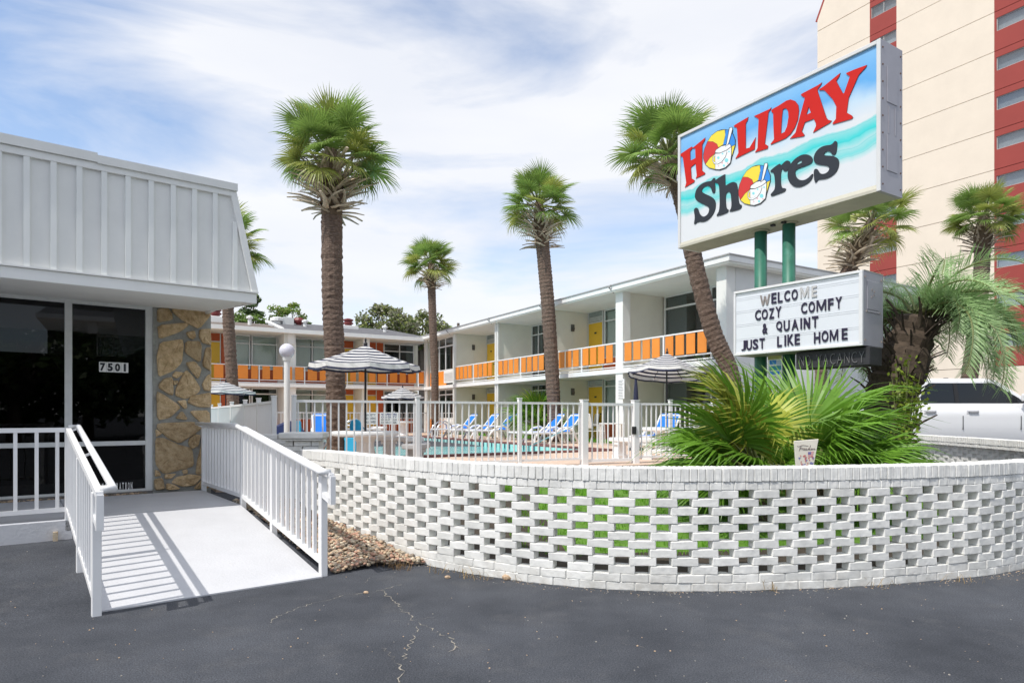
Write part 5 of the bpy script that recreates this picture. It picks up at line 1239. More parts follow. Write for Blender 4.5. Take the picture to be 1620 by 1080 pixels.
def fan_frond(seed, R=.74, pet=.80, nseg=46, droop=.5, width=.0195, m=None, spread=140, fold=.25, recurve=.35):
    """stalk along +x from the origin, blade round its tip; z up side of the leaf"""
    r = random.Random(seed); b = MB()
    P = [Vector((pet * t, 0, -.10 * pet * t * t)) for t in (0, .5, 1)]
    b.tube(P, [.02, .014, .010], 5, 1)
    hub = P[-1]; hub_in = hub
    for i in range(nseg):
        a = R_(-spread + 2 * spread * i / (nseg - 1)) + r.uniform(-.02, .02)
        L_ = R * (.62 + .38 * math.cos(a * .5)) * r.uniform(.9, 1.06)
        up = fold * (1 - abs(a) / 3.2)
        d = Vector((math.cos(a), math.sin(a), up * abs(math.sin(a)) - .05)).normalized(); s = Vector((-math.sin(a), math.cos(a), 0))
        tw = r.uniform(-.5, .5) + (.45 if i % 2 else -.45); s = (s + Vector((0, 0, tw))).normalized()
        dr = droop * r.uniform(.6, 1.5)
        st = ((0, .25), (.25, .7), (.48, 1.), (.78, .48), (1.0, .04)); vs = []
        for t, wd in st:
            p = hub + d * (L_ * t) + Vector((0, 0, -recurve * R * .5 * (t * math.cos(a * .5)) ** 2 - dr * L_ * max(0, t - .55) ** 1.6))
            if t > .6: p += d * (-(dr * .25) * L_ * (t - .6))
            vs += [p + s * width * wd, p - s * width * wd]
        b.add(vs, [(2 * k, 2 * k + 1, 2 * k + 3, 2 * k + 2) for k in range(len(st) - 1)])
    return b.mesh('frond', [m or sabal_m, stalk_m], smooth=False, fix=False)
def dirM(o, d, roll=0., s=1.):
    d = d.normalized(); z = Vector((0, 0, 1)); y = z.cross(d)
    if y.length < 1e-3: y = Vector((0, 1, 0))
    y.normalize(); u = d.cross(y); q = Matrix.Rotation(roll, 3, d); y = q @ y; u = q @ u
    return frame_M(o, d, y, u, s, s, s)
frs = [fan_frond(i, droop=.22 + .16 * (i % 3), m=(sabal_m if i % 4 else sabal_y), recurve=.25 + .2 * (i % 2)) for i in range(6)]
frs_old = [fan_frond(20 + i, droop=.9, m=sabal_y if i else sabal_m, recurve=.5) for i in range(2)]
def boot_mesh(seed, L_=.55):
    r = random.Random(seed); b = MB(); c = r.uniform(-.2, .2)
    st = ((0, .06, .03), (.3, .036, .028), (.65, .026, .022), (1, .016 + r.uniform(0, .01), .012)); vs = []
    for t, w, h in st:
        x = L_ * t; y = c * t * t; z = .12 * math.sin(t * 2) * L_
        vs += [(x, y - w, z), (x, y, z + h), (x, y + w, z), (x, y, z - h * .6)]
    fs = [(4 * k + j, 4 * k + (j + 1) % 4, 4 * k + 4 + (j + 1) % 4, 4 * k + 4 + j) for k in range(3) for j in range(4)] + [(3, 2, 1, 0), (12, 13, 14, 15)]
    b.add(vs, fs); return b.mesh('boot', boot_m)
boots = [boot_mesh(i) for i in range(5)]
def sabal(path, r0, r1, label, nf=27, nb=44, scale=1., seed=1, crown_r=1., bootlen=1.0, group='cabbage palms round the pool court'):
    """path: trunk centre line from the ground to the crown"""
    rr = random.Random(seed); base = Vector(path[0]); root = thing('palm_tree', label, 'palm tree', tuple(base), 0, group)
    P = catmull(path, 14); P = [p - base for p in P]; n = len(P); L_ = sum((P[i + 1] - P[i]).length for i in range(n - 1))
    N_ = int(L_ / .055); pts = []; rad = []
    for k in range(N_ + 1):
        f = k / N_ * (n - 1); i = min(int(f), n - 2); t = k / N_; pts.append(P[i].lerp(P[i + 1], f - i))
        ra = r0 + (r1 - r0) * t + .10 * r0 * max(0, 1 - t * 12); rad.append(ra * (1 + (.035 if k % 2 else -.02) + rr.uniform(-.02, .02)))
    tb = MB(); tb.tube(pts, rad, 14)
    for i in range(len(tb.v)):
        x, y, z = tb.v[i]; tb.v[i] = (x + rr.uniform(-.008, .008), y + rr.uniform(-.008, .008), z + rr.uniform(-.012, .012))
    tb.build('trunk', bark, root, smooth=False)
    top = P[-1]; ax = (P[-1] - P[-4]).normalized(); bl = 1.22 * scale * bootlen
    core = MB().tube([top - ax * .05, top + ax * bl * .45, top + ax * bl], [r1 * .95, r1 * 1.25, r1 * .6], 12); core.build('crownshaft', core_m, root)
    for k in range(nb):
        t = k / nb; h = bl * (.02 + .70 * t); a = k * 2.39996 + rr.uniform(-.2, .2); out_ = Vector((math.cos(a), math.sin(a), 0))
        rad_ = r1 * (.88 + .62 * math.sin(min(1, t * 1.6) * 1.57) * (1 - .4 * t)); el = -.08 + .75 * t + rr.uniform(-.2, .2)
        d = out_ * math.cos(el) + ax * math.sin(el); tang = Vector((-out_.y, out_.x, 0)); d = (d + tang * rr.choice((-.9, .9)) * (1 - t * .5)).normalized()
        s = scale * rr.uniform(.8, 1.3) * (1.3 if rr.random() < .2 else 1)
        link('boot', rr.choice(boots), root, dirM(top + ax * h + out_ * rad_, d, rr.uniform(-.4, .4), s))
    hub = top + ax * bl * .94
    for k in range(nf):
        t = (k + .5) / nf; a = k * 2.39996 + rr.uniform(-.25, .25); el = R_(-30 + 112 * t ** 1.1) + rr.uniform(-.12, .12)
        d = Vector((math.cos(a) * math.cos(el), math.sin(a) * math.cos(el), math.sin(el)))
        me = rr.choice(frs_old) if t < .12 else rr.choice(frs)
        o_ = hub + ax * (-.12 + .25 * t) * scale + Vector((d.x, d.y, 0)) * r1 * .6
        link('frond', me, root, dirM(o_, d, rr.uniform(-.5, .5), scale * crown_r * rr.uniform(.82, 1.18)))
    return root
def pz(px, py, Y): return tuple(at(px, py, Y))
Y = 13.0
sabal([(at(532, 700, Y).x, Y, DZ), pz(531, 600, Y), pz(526, 480, Y), pz(525, 343, Y)], .185, .205, 'tall thick palm rising behind the big striped umbrella, dead stubs bristling under its crown', 54, 100, .86, 1, .88, 1.25)
Y = 31.0
sabal([(at(688, 687, Y).x, Y, DZ), pz(688, 600, Y), pz(685, 520, Y), pz(683, 458, Y)], .17, .19, 'slim distant palm standing where the two motel wings meet', 44, 60, .84, 2, 1.02, 1.25)
Y = 23.4
sabal([(at(877, 697, Y).x, Y, DZ), pz(876, 640, Y), pz(868, 500, Y), pz(859, 394, Y)], .25, .24, 'straight palm on the pool deck between the blue loungers, before the middle of the wing', 48, 90, .92, 3, .98, 1.5)
Y = 15.0
sabal([(at(1172, 660, Y).x, Y, DZ), pz(1158, 600, Y), pz(1128, 525, Y), pz(1100, 420, Y), pz(1086, 345, Y), pz(1074, 298, Y)], .20, .19, 'leaning palm whose crown pokes out behind the big lightbox sign', 46, 70, .88, 4, .95, .8)
Y = 19.5
sabal([(at(1290, 690, Y).x, Y, .36), pz(1300, 560, Y), pz(1330, 460, Y), pz(1343, 428, Y)], .21, .2, 'palm with a stubbly boot-covered neck showing between the lightbox and the letter board', 30, 110, .86, 5, 1.0, 1.6)
Y = 24.0
sabal([(at(1520, 690, Y).x, Y, .36), pz(1536, 580, Y), pz(1550, 470, Y), pz(1554, 400, Y)], .27, .25, 'palm in front of the tower, trunk rising beyond the white pickup', 44, 70, .86, 6, .95, 1.35)
Y = 26.0
sabal([(at(369, 690, Y).x, Y, DZ), pz(368, 620, Y), pz(361, 500, Y), pz(360, 440, Y)], .24, .21, 'palm half hidden by the office eave, its trunk crossing the orange railings', 38, 40, 1.0, 7, 1.05, 1.2)
# ---- fan palms in the bed
pf = [fan_frond(60 + i, R=.80, pet=.50, nseg=50, droop=(.5, 1.0, .9, 1.3)[i % 4], width=.017, m=(palmetto_m, palmetto_m, palmetto_y, palmetto_m)[i % 4], spread=125, fold=.45, recurve=.35) for i in range(8)]
dead_f = [fan_frond(90 + i, R=.6, pet=.5, nseg=26, droop=1.3, width=.016, m=deadm, spread=110, fold=.3, recurve=.7) for i in range(2)]
def palmetto(x, y, label, dirs, seed, sc=1.0, trunk_h=.35):
    r = random.Random(seed); z0 = .42; root = thing('fan_palm', label, 'palm', (x, y, z0), 0, 'fan palms in the planting bed')
    MB().tube([(0, 0, -.15), (.02, 0, trunk_h * .5), (0, .02, trunk_h)], [.10, .12, .10], 9).build('trunk', bark, root)
    for k in range(22):
        a = k * 2.4; el = r.uniform(.4, 1.15); d = Vector((math.cos(a) * math.cos(el), math.sin(a) * math.cos(el), math.sin(el)))
        link('boot', r.choice(boots), root, dirM(Vector((math.cos(a) * .07, math.sin(a) * .07, r.uniform(0, trunk_h))), d, r.uniform(-.4, .4), .6))
    for az, el, s, kind in dirs:
        az += r.uniform(-8, 8); el += r.uniform(-5, 5); a = R_(az); e = R_(el); d = Vector((math.cos(a) * math.cos(e), math.sin(a) * math.cos(e), math.sin(e)))
        me = r.choice(dead_f) if kind == 'd' else r.choice([m for i, m in enumerate(pf) if (i % 4 == 2) == (kind == 'y')])
        link('frond', me, root, dirM(Vector((d.x * .06, d.y * .06, trunk_h * .85)), d, r.uniform(-.5, .5), sc * s))
pa = at(1205, 700, 7.2); pb = at(1283, 700, 7.6); pcx = at(1168, 700, 8.2)
palmetto(pa.x, 7.2, 'wide yellow-green fan palm spilling over the wall before the green posts', [(200, 48, 1.1, 'g'), (160, 66, 1.2, 'y'), (120, 74, 1.2, 'y'), (210, 70, 1.2, 'g'), (185, 25, 1.1, 'g'), (215, 12, 1.05, 'g'), (240, 30, .85, 'g'), (270, 22, .75, 'g'), (150, 30, 1, 'g'), (170, 8, 1.1, 'g'), (90, 55, 1, 'g'), (60, 72, .95, 'y'), (30, 50, .8, 'g'), (195, 62, 1, 'y'), (230, 55, .9, 'y'), (300, 40, .6, 'g'), (200, -5, 1, 'g'), (250, 5, .6, 'd'), (290, 0, .6, 'd')], 31, 1.0, .42)
palmetto(pb.x, 7.6, 'upright bright green fan palm with big open fans behind the cream plaque', [(80, 82, 1.25, 'g'), (20, 62, 1.2, 'g'), (160, 74, 1.25, 'g'), (-20, 68, 1.2, 'g'), (-10, 45, 1.15, 'g'), (-15, 30, 1.1, 'g'), (-25, 15, 1.1, 'g'), (-40, 26, 1.0, 'g'), (-70, 30, .8, 'g'), (110, 55, .9, 'g'), (40, 38, 1.0, 'g'), (5, 22, 1.1, 'g'), (-100, 55, .95, 'g'), (-60, 48, .95, 'g'), (150, 70, .9, 'y'), (60, 30, 1, 'g'), (-35, 2, .95, 'g'), (-95, 12, .6, 'd'), (-130, 5, .5, 'd')], 32, 1.0, .34)
palmetto(pcx.x, 8.2, 'dense low fan palm trailing dark fringed leaves at the picket fence', [(200, 30, 1, 'g'), (220, 15, 1.05, 'g'), (180, 12, 1.1, 'g'), (240, 28, 1, 'g'), (160, 45, .95, 'g'), (265, 20, .9, 'g'), (205, 0, 1.05, 'g'), (230, -5, 1, 'g'), (120, 60, .9, 'g'), (290, 35, .8, 'g'), (190, 50, 1, 'g'), (330, 40, .8, 'g')], 33, .85, .25)
pd = at(1222, 690, 9.2)
palmetto(pd.x + .15, 9.3, 'shaded fan palm standing behind the green sign posts', [(100, 60, 1, 'g'), (200, 50, 1, 'g'), (250, 60, 1, 'y'), (300, 45, 1, 'g'), (340, 55, 1, 'g'), (30, 50, 1, 'g'), (270, 25, 1, 'g'), (220, 20, 1, 'g'), (320, 15, 1.05, 'g'), (0, 25, 1, 'g')], 34, 1.0, .55)
# ---- fan palm by the wing
pe = at(846, 690, 25.5)
pw_ = palmetto(pe.x, 25.5, 'green spiky fan palm growing against the motel wall behind the loungers', [(0, 70, 1, 'g'), (72, 60, 1, 'g'), (144, 65, 1, 'g'), (216, 60, 1, 'g'), (288, 65, 1, 'g'), (36, 35, 1, 'g'), (108, 30, 1, 'g'), (180, 35, 1, 'g'), (252, 30, 1, 'g'), (324, 35, 1, 'g'), (200, 8, 1, 'g'), (260, 5, 1, 'g'), (310, 10, 1, 'g'), (230, 80, 1, 'y')], 35, 1.25, .8)
# ---- pindo palm
def feather(seed, L_=1.75, m=None):
    r = random.Random(seed); b = MB(); n = 20; P = []
    for i in range(n + 1):
        t = i / n; th = R_(50) - R_(118) * t ** 1.15; P.append((P[-1] + Vector((math.cos(th), 0, math.sin(th))) * (L_ / n)) if P else Vector((0, 0, 0)))
    b.tube(P, [.02 * (1 - .85 * i / n) + .002 for i in range(n + 1)], 5, 1)
    for i in range(4, n * 4):
        f = i / 4; k = min(int(f), n - 1); p = P[k].lerp(P[k + 1], f - k); d = (P[k + 1] - P[k]).normalized(); t = f / n
        up = Vector((-d.z, 0, d.x)); L2 = .46 * math.sin(min(1, t * 1.2 + .18) * math.pi * .82 + .25) * r.uniform(.85, 1.1) + .06
        for sgn_ in (-1, 1):
            v = (d * r.uniform(.55, .95) + Vector((0, sgn_, 0)) * r.uniform(.6, .85) + up * r.uniform(.2, .7)).normalized(); w = d * .0075; vs = []
            for q, ww in ((0, .6), (.4, 1), (.75, .7), (1, .05)):
                c = p + v * (L2 * q) + Vector((0, 0, -r.uniform(.1, .35) * L2 * q * q)); vs += [c + w * ww, c - w * ww]
            b.add(vs, [(2 * j, 2 * j + 1, 2 * j + 3, 2 * j + 2) for j in range(3)])
    return b.mesh('frond', [m or pindo_m, stalk_m], fix=False)
feats = [feather(i, 1.75 + .2 * (i % 3 - 1)) for i in range(4)]
Yp = 9.6; pr = Vector((at(1395, 700, Yp).x, Yp, .45))
pindo = thing('pindo_palm', 'silvery feather palm with a shaggy dark leaning trunk beside the letter board', 'palm tree', tuple(pr))
tp_ = [Vector((0, 0, -.2)), at(1405, 640, Yp) - pr, at(1425, 580, Yp) - pr, at(1452, 505, Yp) - pr]
tpc = catmull(tp_, 8); MB().tube(tpc, [.24 + .10 * math.sin(i / len(tpc) * 3) + random.uniform(-.03, .03) for i in range(len(tpc))], 12).build('trunk', mat('shaggy_trunk', (.07, .05, .035), .95, .5, 14, .8, 30), pindo)
pboot = mat('dark_leaf_base', (.085, .062, .045), .9, .4, 10, rnd=.5)
pb_me = []
for i in range(4):
    me = boot_mesh(200 + i, .6); me.materials.clear(); me.materials.append(pboot); pb_me.append(me)
rp = random.Random(44)
for k in range(210):
    t = rp.uniform(.05, 1); i = min(int(t * (len(tpc) - 1)), len(tpc) - 2); p = tpc[i].lerp(tpc[i + 1], t * (len(tpc) - 1) - i); a = k * 2.4 + rp.uniform(-.3, .3)
    el = rp.uniform(.35, 1.25); o_ = Vector((math.cos(a), math.sin(a), 0)); d = o_ * math.cos(el) + Vector((.15, 0, math.sin(el)))
    link('boot', rp.choice(pb_me), pindo, dirM(p + o_ * .22, d, rp.uniform(-.6, .6), rp.uniform(.4, .85)))
hub = tpc[-1] + Vector((0, 0, .05))
for k in range(60):
    t = (k + .5) / 34; a = k * 2.39996; el = R_(-34 + 76 * t) + rp.uniform(-.15, .15)
    if k >= 34: t = .2; a = R_(-100 + 9 * (k - 34)); el = R_(rp.uniform(-32, 12))
    d = Vector((math.cos(a) * math.cos(el), math.sin(a) * math.cos(el), math.sin(el)))
    if 140 < (math.degrees(a) % 360) < 245 and el < R_(48): continue
    # the mesh already arches; aim it by yaw and a lift
    M_ = Matrix.Translation(hub + Vector((math.cos(a) * .1, math.sin(a) * .1, .1 * t))) @ Matrix.Rotation(a, 4, 'Z') @ Matrix.Rotation(-(el - R_(18)) * .8, 4, 'Y') @ Matrix.Rotation(rp.uniform(-.35, .35), 4, 'X') @ Matrix.Scale(rp.uniform(.85, 1.1), 4)
    link('frond', rp.choice(feats), pindo, M_)
# ---- leafy shrub, ground plants
def leafy(name, label, c, rad, n, ls, m, seed, cat='shrub', stems=9, emin=.3):
    r = random.Random(seed); root = thing(name, label, cat, (c[0], c[1], c[2])); b = MB(); sb = MB()
    tips = []
    for k in range(stems):
        a = r.uniform(0, 6.28); e = r.uniform(emin, 1.5); tip = Vector((math.cos(a) * math.cos(e) * rad[0], math.sin(a) * math.cos(e) * rad[1], math.sin(e) * rad[2] * r.uniform(.7, 1.05))); tips.append(tip)
        sb.tube([(0, 0, -.1), tip * .5 + Vector((0, 0, .04)), tip], [.012, .008, .003], 5)
    for k in range(n):
        tip = r.choice(tips); t = r.uniform(.35, 1.05); p = tip * t + Vector((r.gauss(0, .06) * rad[0] / .5, r.gauss(0, .06) * rad[1] / .5, r.gauss(0, .05)))
        d = Vector((r.gauss(0, 1), r.gauss(0, 1), r.gauss(.3, .8))).normalized(); s = d.cross(Vector((r.gauss(0, 1), r.gauss(0, 1), 1))).normalized() * ls * .3; l = ls * r.uniform(.6, 1.2)
        b.add([p, p + d * l * .5 + s, p + d * l, p + d * l * .5 - s], [(0, 1, 2, 3)])
    b.build('foliage', m, root, fix=False); sb.build('stems', stalk_m, root); return root
lime = leaf_mat('shrub_leaf_lime', (.22, .30, .03), .1); midg = leaf_mat('shrub_leaf_mid', (.07, .13, .03), .1)
p = at(1428, 640, 8.9); leafy('lantana_shrub', 'lime green shrub straggling up the trunk of the feather palm', (p.x, 8.9, .5), (.5, .35, 1.6), 520, .075, lime, 51, stems=22, emin=.85)
p = at(1330, 720, 8.3); leafy('low_shrub', 'dark low shrub among rocks between the two bright fan palms', (p.x, 8.6, .42), (.8, .5, .5), 1500, .08, midg, 52, stems=16)
p = at(1250, 720, 9.9); leafy('low_shrub', 'scrubby green shrub in the shade under the neon box', (p.x + .5, 10.2, .42), (1.1, .6, .9), 2200, .08, midg, 53, stems=24)
# white boulder and a clay pot
def rock(label, c, rad, m, seed):
    b = bmesh.new(); bmesh.ops.create_icosphere(b, subdivisions=3, radius=1); r = random.Random(seed); off_ = [Vector((r.gauss(0, 1), r.gauss(0, 1), r.gauss(0, 1))).normalized() for _ in range(14)]
    for v in b.verts:
        k = min(1, min(1.0 / max(.05, v.co.dot(o)) * .86 if v.co.dot(o) > .1 else 9 for o in off_)); v.co = Vector((v.co.x * rad[0], v.co.y * rad[1], v.co.z * rad[2])) * k
    me = bpy.data.meshes.new('boulder'); b.to_mesh(me); b.free(); me.materials.append(m); o = link('boulder', me); o.location = c; return tag(o, label, 'boulder')
p = at(1368, 715, 8.2); rock('pale rounded boulder resting in the bed before the feather palm', (p.x, 8.2, .62), (.27, .25, .42), mat('pale_stone', (.62, .60, .56), .85, .1, 5, .5, 30), 4)
p = at(1480, 726, 9.4); pot = thing('clay_pot', 'small terracotta pot lying tipped over in front of the far pierced wall', 'flower pot', (p.x, 9.4, .62)); pot.rotation_euler = (R_(100), 0, R_(35))
MB().lathe([(.06, -.12), (.10, .06), (.115, .06), (.115, .11), (.095, .11), (.08, .03), (.05, -.08)], 18).build('pot', terracotta, pot, smooth=True)
# dry weeds along the kerb of the wall
wd = mat('dry_weed', (.42, .28, .10), .85, .4, 12, transl=.2); wd2 = mat('dry_weed_brown', (.20, .12, .05), .9, .4, 12)
def weeds(label, spots, m, h, n, seed):
    r = random.Random(seed); b = MB()
    for px, py, rr_ in spots:
        o = gp(px, py)
        for k in range(n):
            q = o + Vector((r.gauss(0, rr_), r.gauss(0, rr_ * .5), ground_z(o.x, o.y))); l = r.uniform(.3, 1) * h; a = r.uniform(0, 6.28); lean = r.uniform(.2, 1.5) * l; d = Vector((math.cos(a), math.sin(a), 0)); s = Vector((-d.y, d.x, 0)) * .0018
            m1 = q + d * lean * .4 + Vector((0, 0, l * .6)); t_ = q + d * lean + Vector((0, 0, l * r.uniform(.6, 1)))
            b.add([q - s, q + s, m1 + s, m1 - s, t_], [(0, 1, 2, 3), (3, 2, 4)])
    tag(b.build('dry_weeds', m, fix=False), label, 'weeds', kind='stuff')
weeds('straw coloured dry weeds sprouting at the foot of the pierced wall', [(748, 914, .06), (738, 906, .05), (762, 916, .08), (700, 906, .05), (1222, 934, .05), (1100, 931, .08), (1520, 922, .08), (1400, 928, .1), (820, 918, .06)], wd, .12, 13, 61)
weeds('brown dead weeds at the edge of the pebble heap', [(600, 893, .10), (620, 898, .09), (585, 888, .08), (635, 901, .06), (560, 885, .08)], wd2, .11, 34, 62)
weeds('yellowish weed tuft growing out of the pebbles', [(566, 884, .07), (575, 892, .06)], wd, .09, 26, 63)

# ---------------------------------------------------------------- trees beyond the roofs
def tree(label, base, crown_c, rad, n, ls, mats, seed, lobes, trunk_r=.2, gaps=.0, cat='tree', name='tree'):
    r = random.Random(seed); base = Vector(base); root = thing(name, label, cat, tuple(base)); cc = Vector(crown_c) - base
    L_ = []
    for k in range(lobes):
        a = k * 2.4 + r.uniform(-.4, .4); z = r.uniform(-.75, .9); q = math.sqrt(max(.05, 1 - z * z)) * r.uniform(.45, .95)
        L_.append((cc + Vector((math.cos(a) * q * rad[0], math.sin(a) * q * rad[1], z * rad[2])), r.uniform(.22, .42)))
    b = MB(); tb = MB(); tb.tube([(0, 0, -.2), cc * .35, cc * .7], [trunk_r, trunk_r * .8, trunk_r * .5], 8)
    for c, s in L_: tb.tube([cc * .45, cc * .5 + c * .35, c], [trunk_r * .4, trunk_r * .25, trunk_r * .06], 5)
    for k in range(n):
        c, s = r.choice(L_); v = Vector((r.gauss(0, 1), r.gauss(0, 1), r.gauss(0, .8))).normalized() * (r.random() ** .45)
        p = c + Vector((v.x * s * rad[0], v.y * s * rad[1], v.z * s * rad[2]))
        d = Vector((r.gauss(0, 1), r.gauss(0, 1), r.gauss(0, .7))).normalized(); e = d.cross(Vector((r.gauss(0, 1), r.gauss(0, 1), r.gauss(0, 1)))).normalized() * ls * .35; l = ls * r.uniform(.6, 1.4)
        b.add([p - d * l * .5, p + e, p + d * l * .5, p - e], [(0, 1, 2, 3)], r.randrange(len(mats)))
    b.build('crown', mats, root, fix=False); tb.build('trunk', mat('tree_bark', (.17, .14, .11), .9, .2, 5), root); return root
g1 = leaf_mat('oak_leaf', (.15, .21, .07), 0); g2 = leaf_mat('oak_leaf_grey', (.28, .28, .19), 0); g3 = leaf_mat('pine_leaf_bright', (.20, .33, .06), 0); g4 = leaf_mat('pine_leaf_dark', (.09, .15, .06), 0); g5 = leaf_mat('oak_leaf_yellow', (.27, .31, .08), 0)
def wtree(px, ytop, ybot, Y, wpx, *a, **k):
    c = at(px, (ytop + ybot) / 2, Y); rx = wpx / 2 / FPX * Y; rz = (ybot - ytop) / 2 / FPX * Y
    return tree(a[0], (c.x, Y, .3), c, (rx, rx * .8, rz), *a[1:], **k)
wtree(612, 487, 560, 52, 100, 'grey-green twiggy live oak spreading above the back wing roof', 5200, .26, [g1, g2, g2, g5], 71, 40, .4)
wtree(668, 496, 560, 55, 80, 'fuller grey-green oak just beyond the roof corner, behind the slim palm', 4200, .26, [g1, g2, g5], 72, 30, .4)
wtree(702, 515, 556, 58, 44, 'small deep green tree to the side of the power pole', 2200, .24, [g1, g3], 73, 18, .25)
wtree(575, 515, 560, 50, 44, 'low bright green bush top peeping over the shingles next to the white chimney', 1500, .24, [g1, g5], 74, 14, .2)
wtree(460, 482, 520, 45, 66, 'flat topped bright green pine over the grey shingle roof', 1500, .20, [g3, g3, g5], 75, 13, .16)
wtree(395, 466, 502, 44, 50, 'dark pine branches showing below the office eave', 1500, .20, [g4, g4, g1], 76, 12, .2)
wtree(392, 498, 530, 43, 66, 'bright low pine behind the trunk of the half hidden palm', 1700, .20, [g3, g1], 77, 14, .2)
wtree(487, 508, 524, 60, 34, 'distant tiny green treetop at the roof ridge behind the thick palm', 700, .22, [g1, g3], 78, 9, .2)
pole = thing('power_pole', 'thin wooden power pole with a crossarm above the wing roof', 'pole', (at(725, 500, 62).x, 62, .3))
zt_ = at(725, 511, 62).z - .3
MB().tube([(0, 0, 0), (0, 0, zt_)], .13, 8).build('shaft', mat('pole_wood', (.16, .13, .11), .9), pole); MB().box(-.1, -.06, zt_ - .35, .9, .06, zt_ - .25).box(.5, -.1, zt_ - 1.1, .75, .1, zt_ - .3).build('crossarm', dark, pole)

# dark trees over the road behind the viewer: they are what the office glass mirrors
for i, (x, y, r_, h_, lab) in enumerate(((13, -16, 4.5, 8, 'dark round tree across the road, first of those mirrored in the office glass'), (20, -19, 5, 9.5, 'tall dark tree across the road, mirrored in the office glass beside the door'), (28, -20, 5, 8.5, 'dark spreading tree across the road mirrored at the far end of the glass'), (6, -21, 5, 9, 'dark tree across the road mirrored behind the landing railing'), (36, -14, 5, 9, 'dark tree across the road mirrored near the stone pillar'))):
    tree(lab, (x, y, 0), (x, y, h_ * .55), (r_, r_, h_ * .5), 3800, .55, [g1, midg, midg], 300 + i, 34, .35)
# ---------------------------------------------------------------- court furniture
navy = mat('umbrella_navy', (.02, .025, .06), .8, .05); uwhite = mat('umbrella_white', (.78, .78, .77), .8, .03, transl=.25)
def umbrella(label, c, R, ztip, zrim, tilt=(0, 0), seed=0, pole_to=None, stripes=5, n=8, rot=.2, lowval=.12):
    r = random.Random(seed); root = thing('patio_umbrella', label, 'umbrella', (c[0], c[1], pole_to), 0, 'striped umbrellas over the court tables')
    z0 = pole_to; T = Matrix.Translation((0, 0, zrim - z0)) @ Matrix.Rotation(tilt[0], 4, 'X') @ Matrix.Rotation(tilt[1], 4, 'Y')
    H = ztip - zrim; b = MB(); K = stripes * 2 + 1
    for p in range(n):
        a0, a1 = rot + 2 * math.pi * p / n, rot + 2 * math.pi * (p + 1) / n; SUB = 4
        for k in range(K):
            t0, t1 = k / K, (k + 1) / K; vs = []
            for t in (t0, t1):
                for s in range(SUB + 1):
                    f = s / SUB; e0 = Vector((math.cos(a0), math.sin(a0), 0)); e1 = Vector((math.cos(a1), math.sin(a1), 0)); q = e0.lerp(e1, f) * R * t
                    sag = -.022 * R * t * math.sin(f * math.pi) * t; z = H * (1 - t) ** 1.15 + sag; vs.append(T @ Vector((q.x, q.y, z)))
            b.add(vs, [(s, s + 1, SUB + 2 + s, SUB + 1 + s) for s in range(SUB)], 0 if k % 2 == K % 2 else 1)
        vs = []; SV = 8
        for j, dz in enumerate((0, -.68, -1)):
            for s in range(SV + 1):
                f = s / SV; e0 = Vector((math.cos(a0), math.sin(a0), 0)); e1 = Vector((math.cos(a1), math.sin(a1), 0)); q = e0.lerp(e1, f) * R * (1 + (.015 + .012 * math.sin(f * 19 + p)) * j)
                sag = -.022 * R * math.sin(f * math.pi); vs.append(T @ Vector((q.x, q.y, sag + dz * lowval * (1 - .10 * abs(2 * f - 1)))))
        b.add(vs, [(j * (SV + 1) + s, j * (SV + 1) + s + 1, (j + 1) * (SV + 1) + s + 1, (j + 1) * (SV + 1) + s) for j in range(2) for s in range(SV)], 0)
        b.m[-SV:] = [1] * SV
    b.build('canopy', [uwhite, navy], root, smooth=False, fix=False)
    for p in range(n):
        a = rot + 2 * math.pi * p / n; MB().tube([T @ Vector((0, 0, H * .95)), T @ Vector((math.cos(a) * R * .97, math.sin(a) * R * .97, -.03))], .008, 5).build('rib', dark, root)
    tip = T @ Vector((0, 0, H)); MB().tube([(0, 0, 0), (0, 0, (zrim - z0) * .55), tip], .02, 10).build('pole', dark, root)
    MB().lathe([(.03, -.03), (.035, .03), (.015, .06), (.02, .10), (.005, .13)], 8, tip).build('finial', dark, root); return root
def round_table(label, c, rt, zt, m, foot=.16):
    root = thing('stone_table', label, 'table', (c[0], c[1], DZ), 0, 'round concrete tables on the pool deck'); h = zt - DZ
    MB().lathe([(rt * .9, h - .09), (rt * .99, h - .07), (rt, h - .04), (rt * .985, h - .01), (rt * .95, h)], 32).build('tabletop', m, root, smooth=False)
    MB().lathe([(foot * 1.7, 0), (foot * 1.7, .07), (foot * 1.1, .12), (foot, .3), (foot, h - .2), (foot * 1.4, h - .092)], 14).build('pedestal', m, root); return root
def curved_bench(label, c, R, a0, a1, h, m, w=.34):
    root = thing('stone_bench', label, 'bench', (c[0], c[1], DZ), 0, 'curved concrete benches'); b = MB(); n = 14; vs = []
    for i in range(n + 1):
        a = R_(a0 + (a1 - a0) * i / n)
        for rr, z in ((R, h - .09), (R + w, h - .09), (R + w, h), (R, h)): vs.append((math.cos(a) * rr, math.sin(a) * rr, z))
    b.add(vs, [(4 * i + j, 4 * i + (j + 1) % 4, 4 * i + 4 + (j + 1) % 4, 4 * i + 4 + j) for i in range(n) for j in range(4)] + [(0, 1, 2, 3), tuple(4 * n + j for j in (3, 2, 1, 0))]); b.build('seat', m, root, bevel=.02, seg=2)
    for f in (.18, .82):
        a = R_(a0 + (a1 - a0) * f); d = Vector((math.cos(a), math.sin(a), 0)); s = Vector((-d.y, d.x, 0)); p = d * (R + w / 2)
        lg = MB(); 
        for z0, z1, k in ((0, .07, 1.1), (.07, h - .15, .8), (h - .15, h - .092, 1.05)):
            q = [p - d * w * .42 * k - s * .09 * k, p + d * w * .42 * k - s * .09 * k, p + d * w * .42 * k + s * .09 * k, p - d * w * .42 * k + s * .09 * k]; lg.prism([v + Vector((0, 0, z1)) for v in q], (0, 0, z0 - z1))
        lg.build('leg', m, root)
    return root
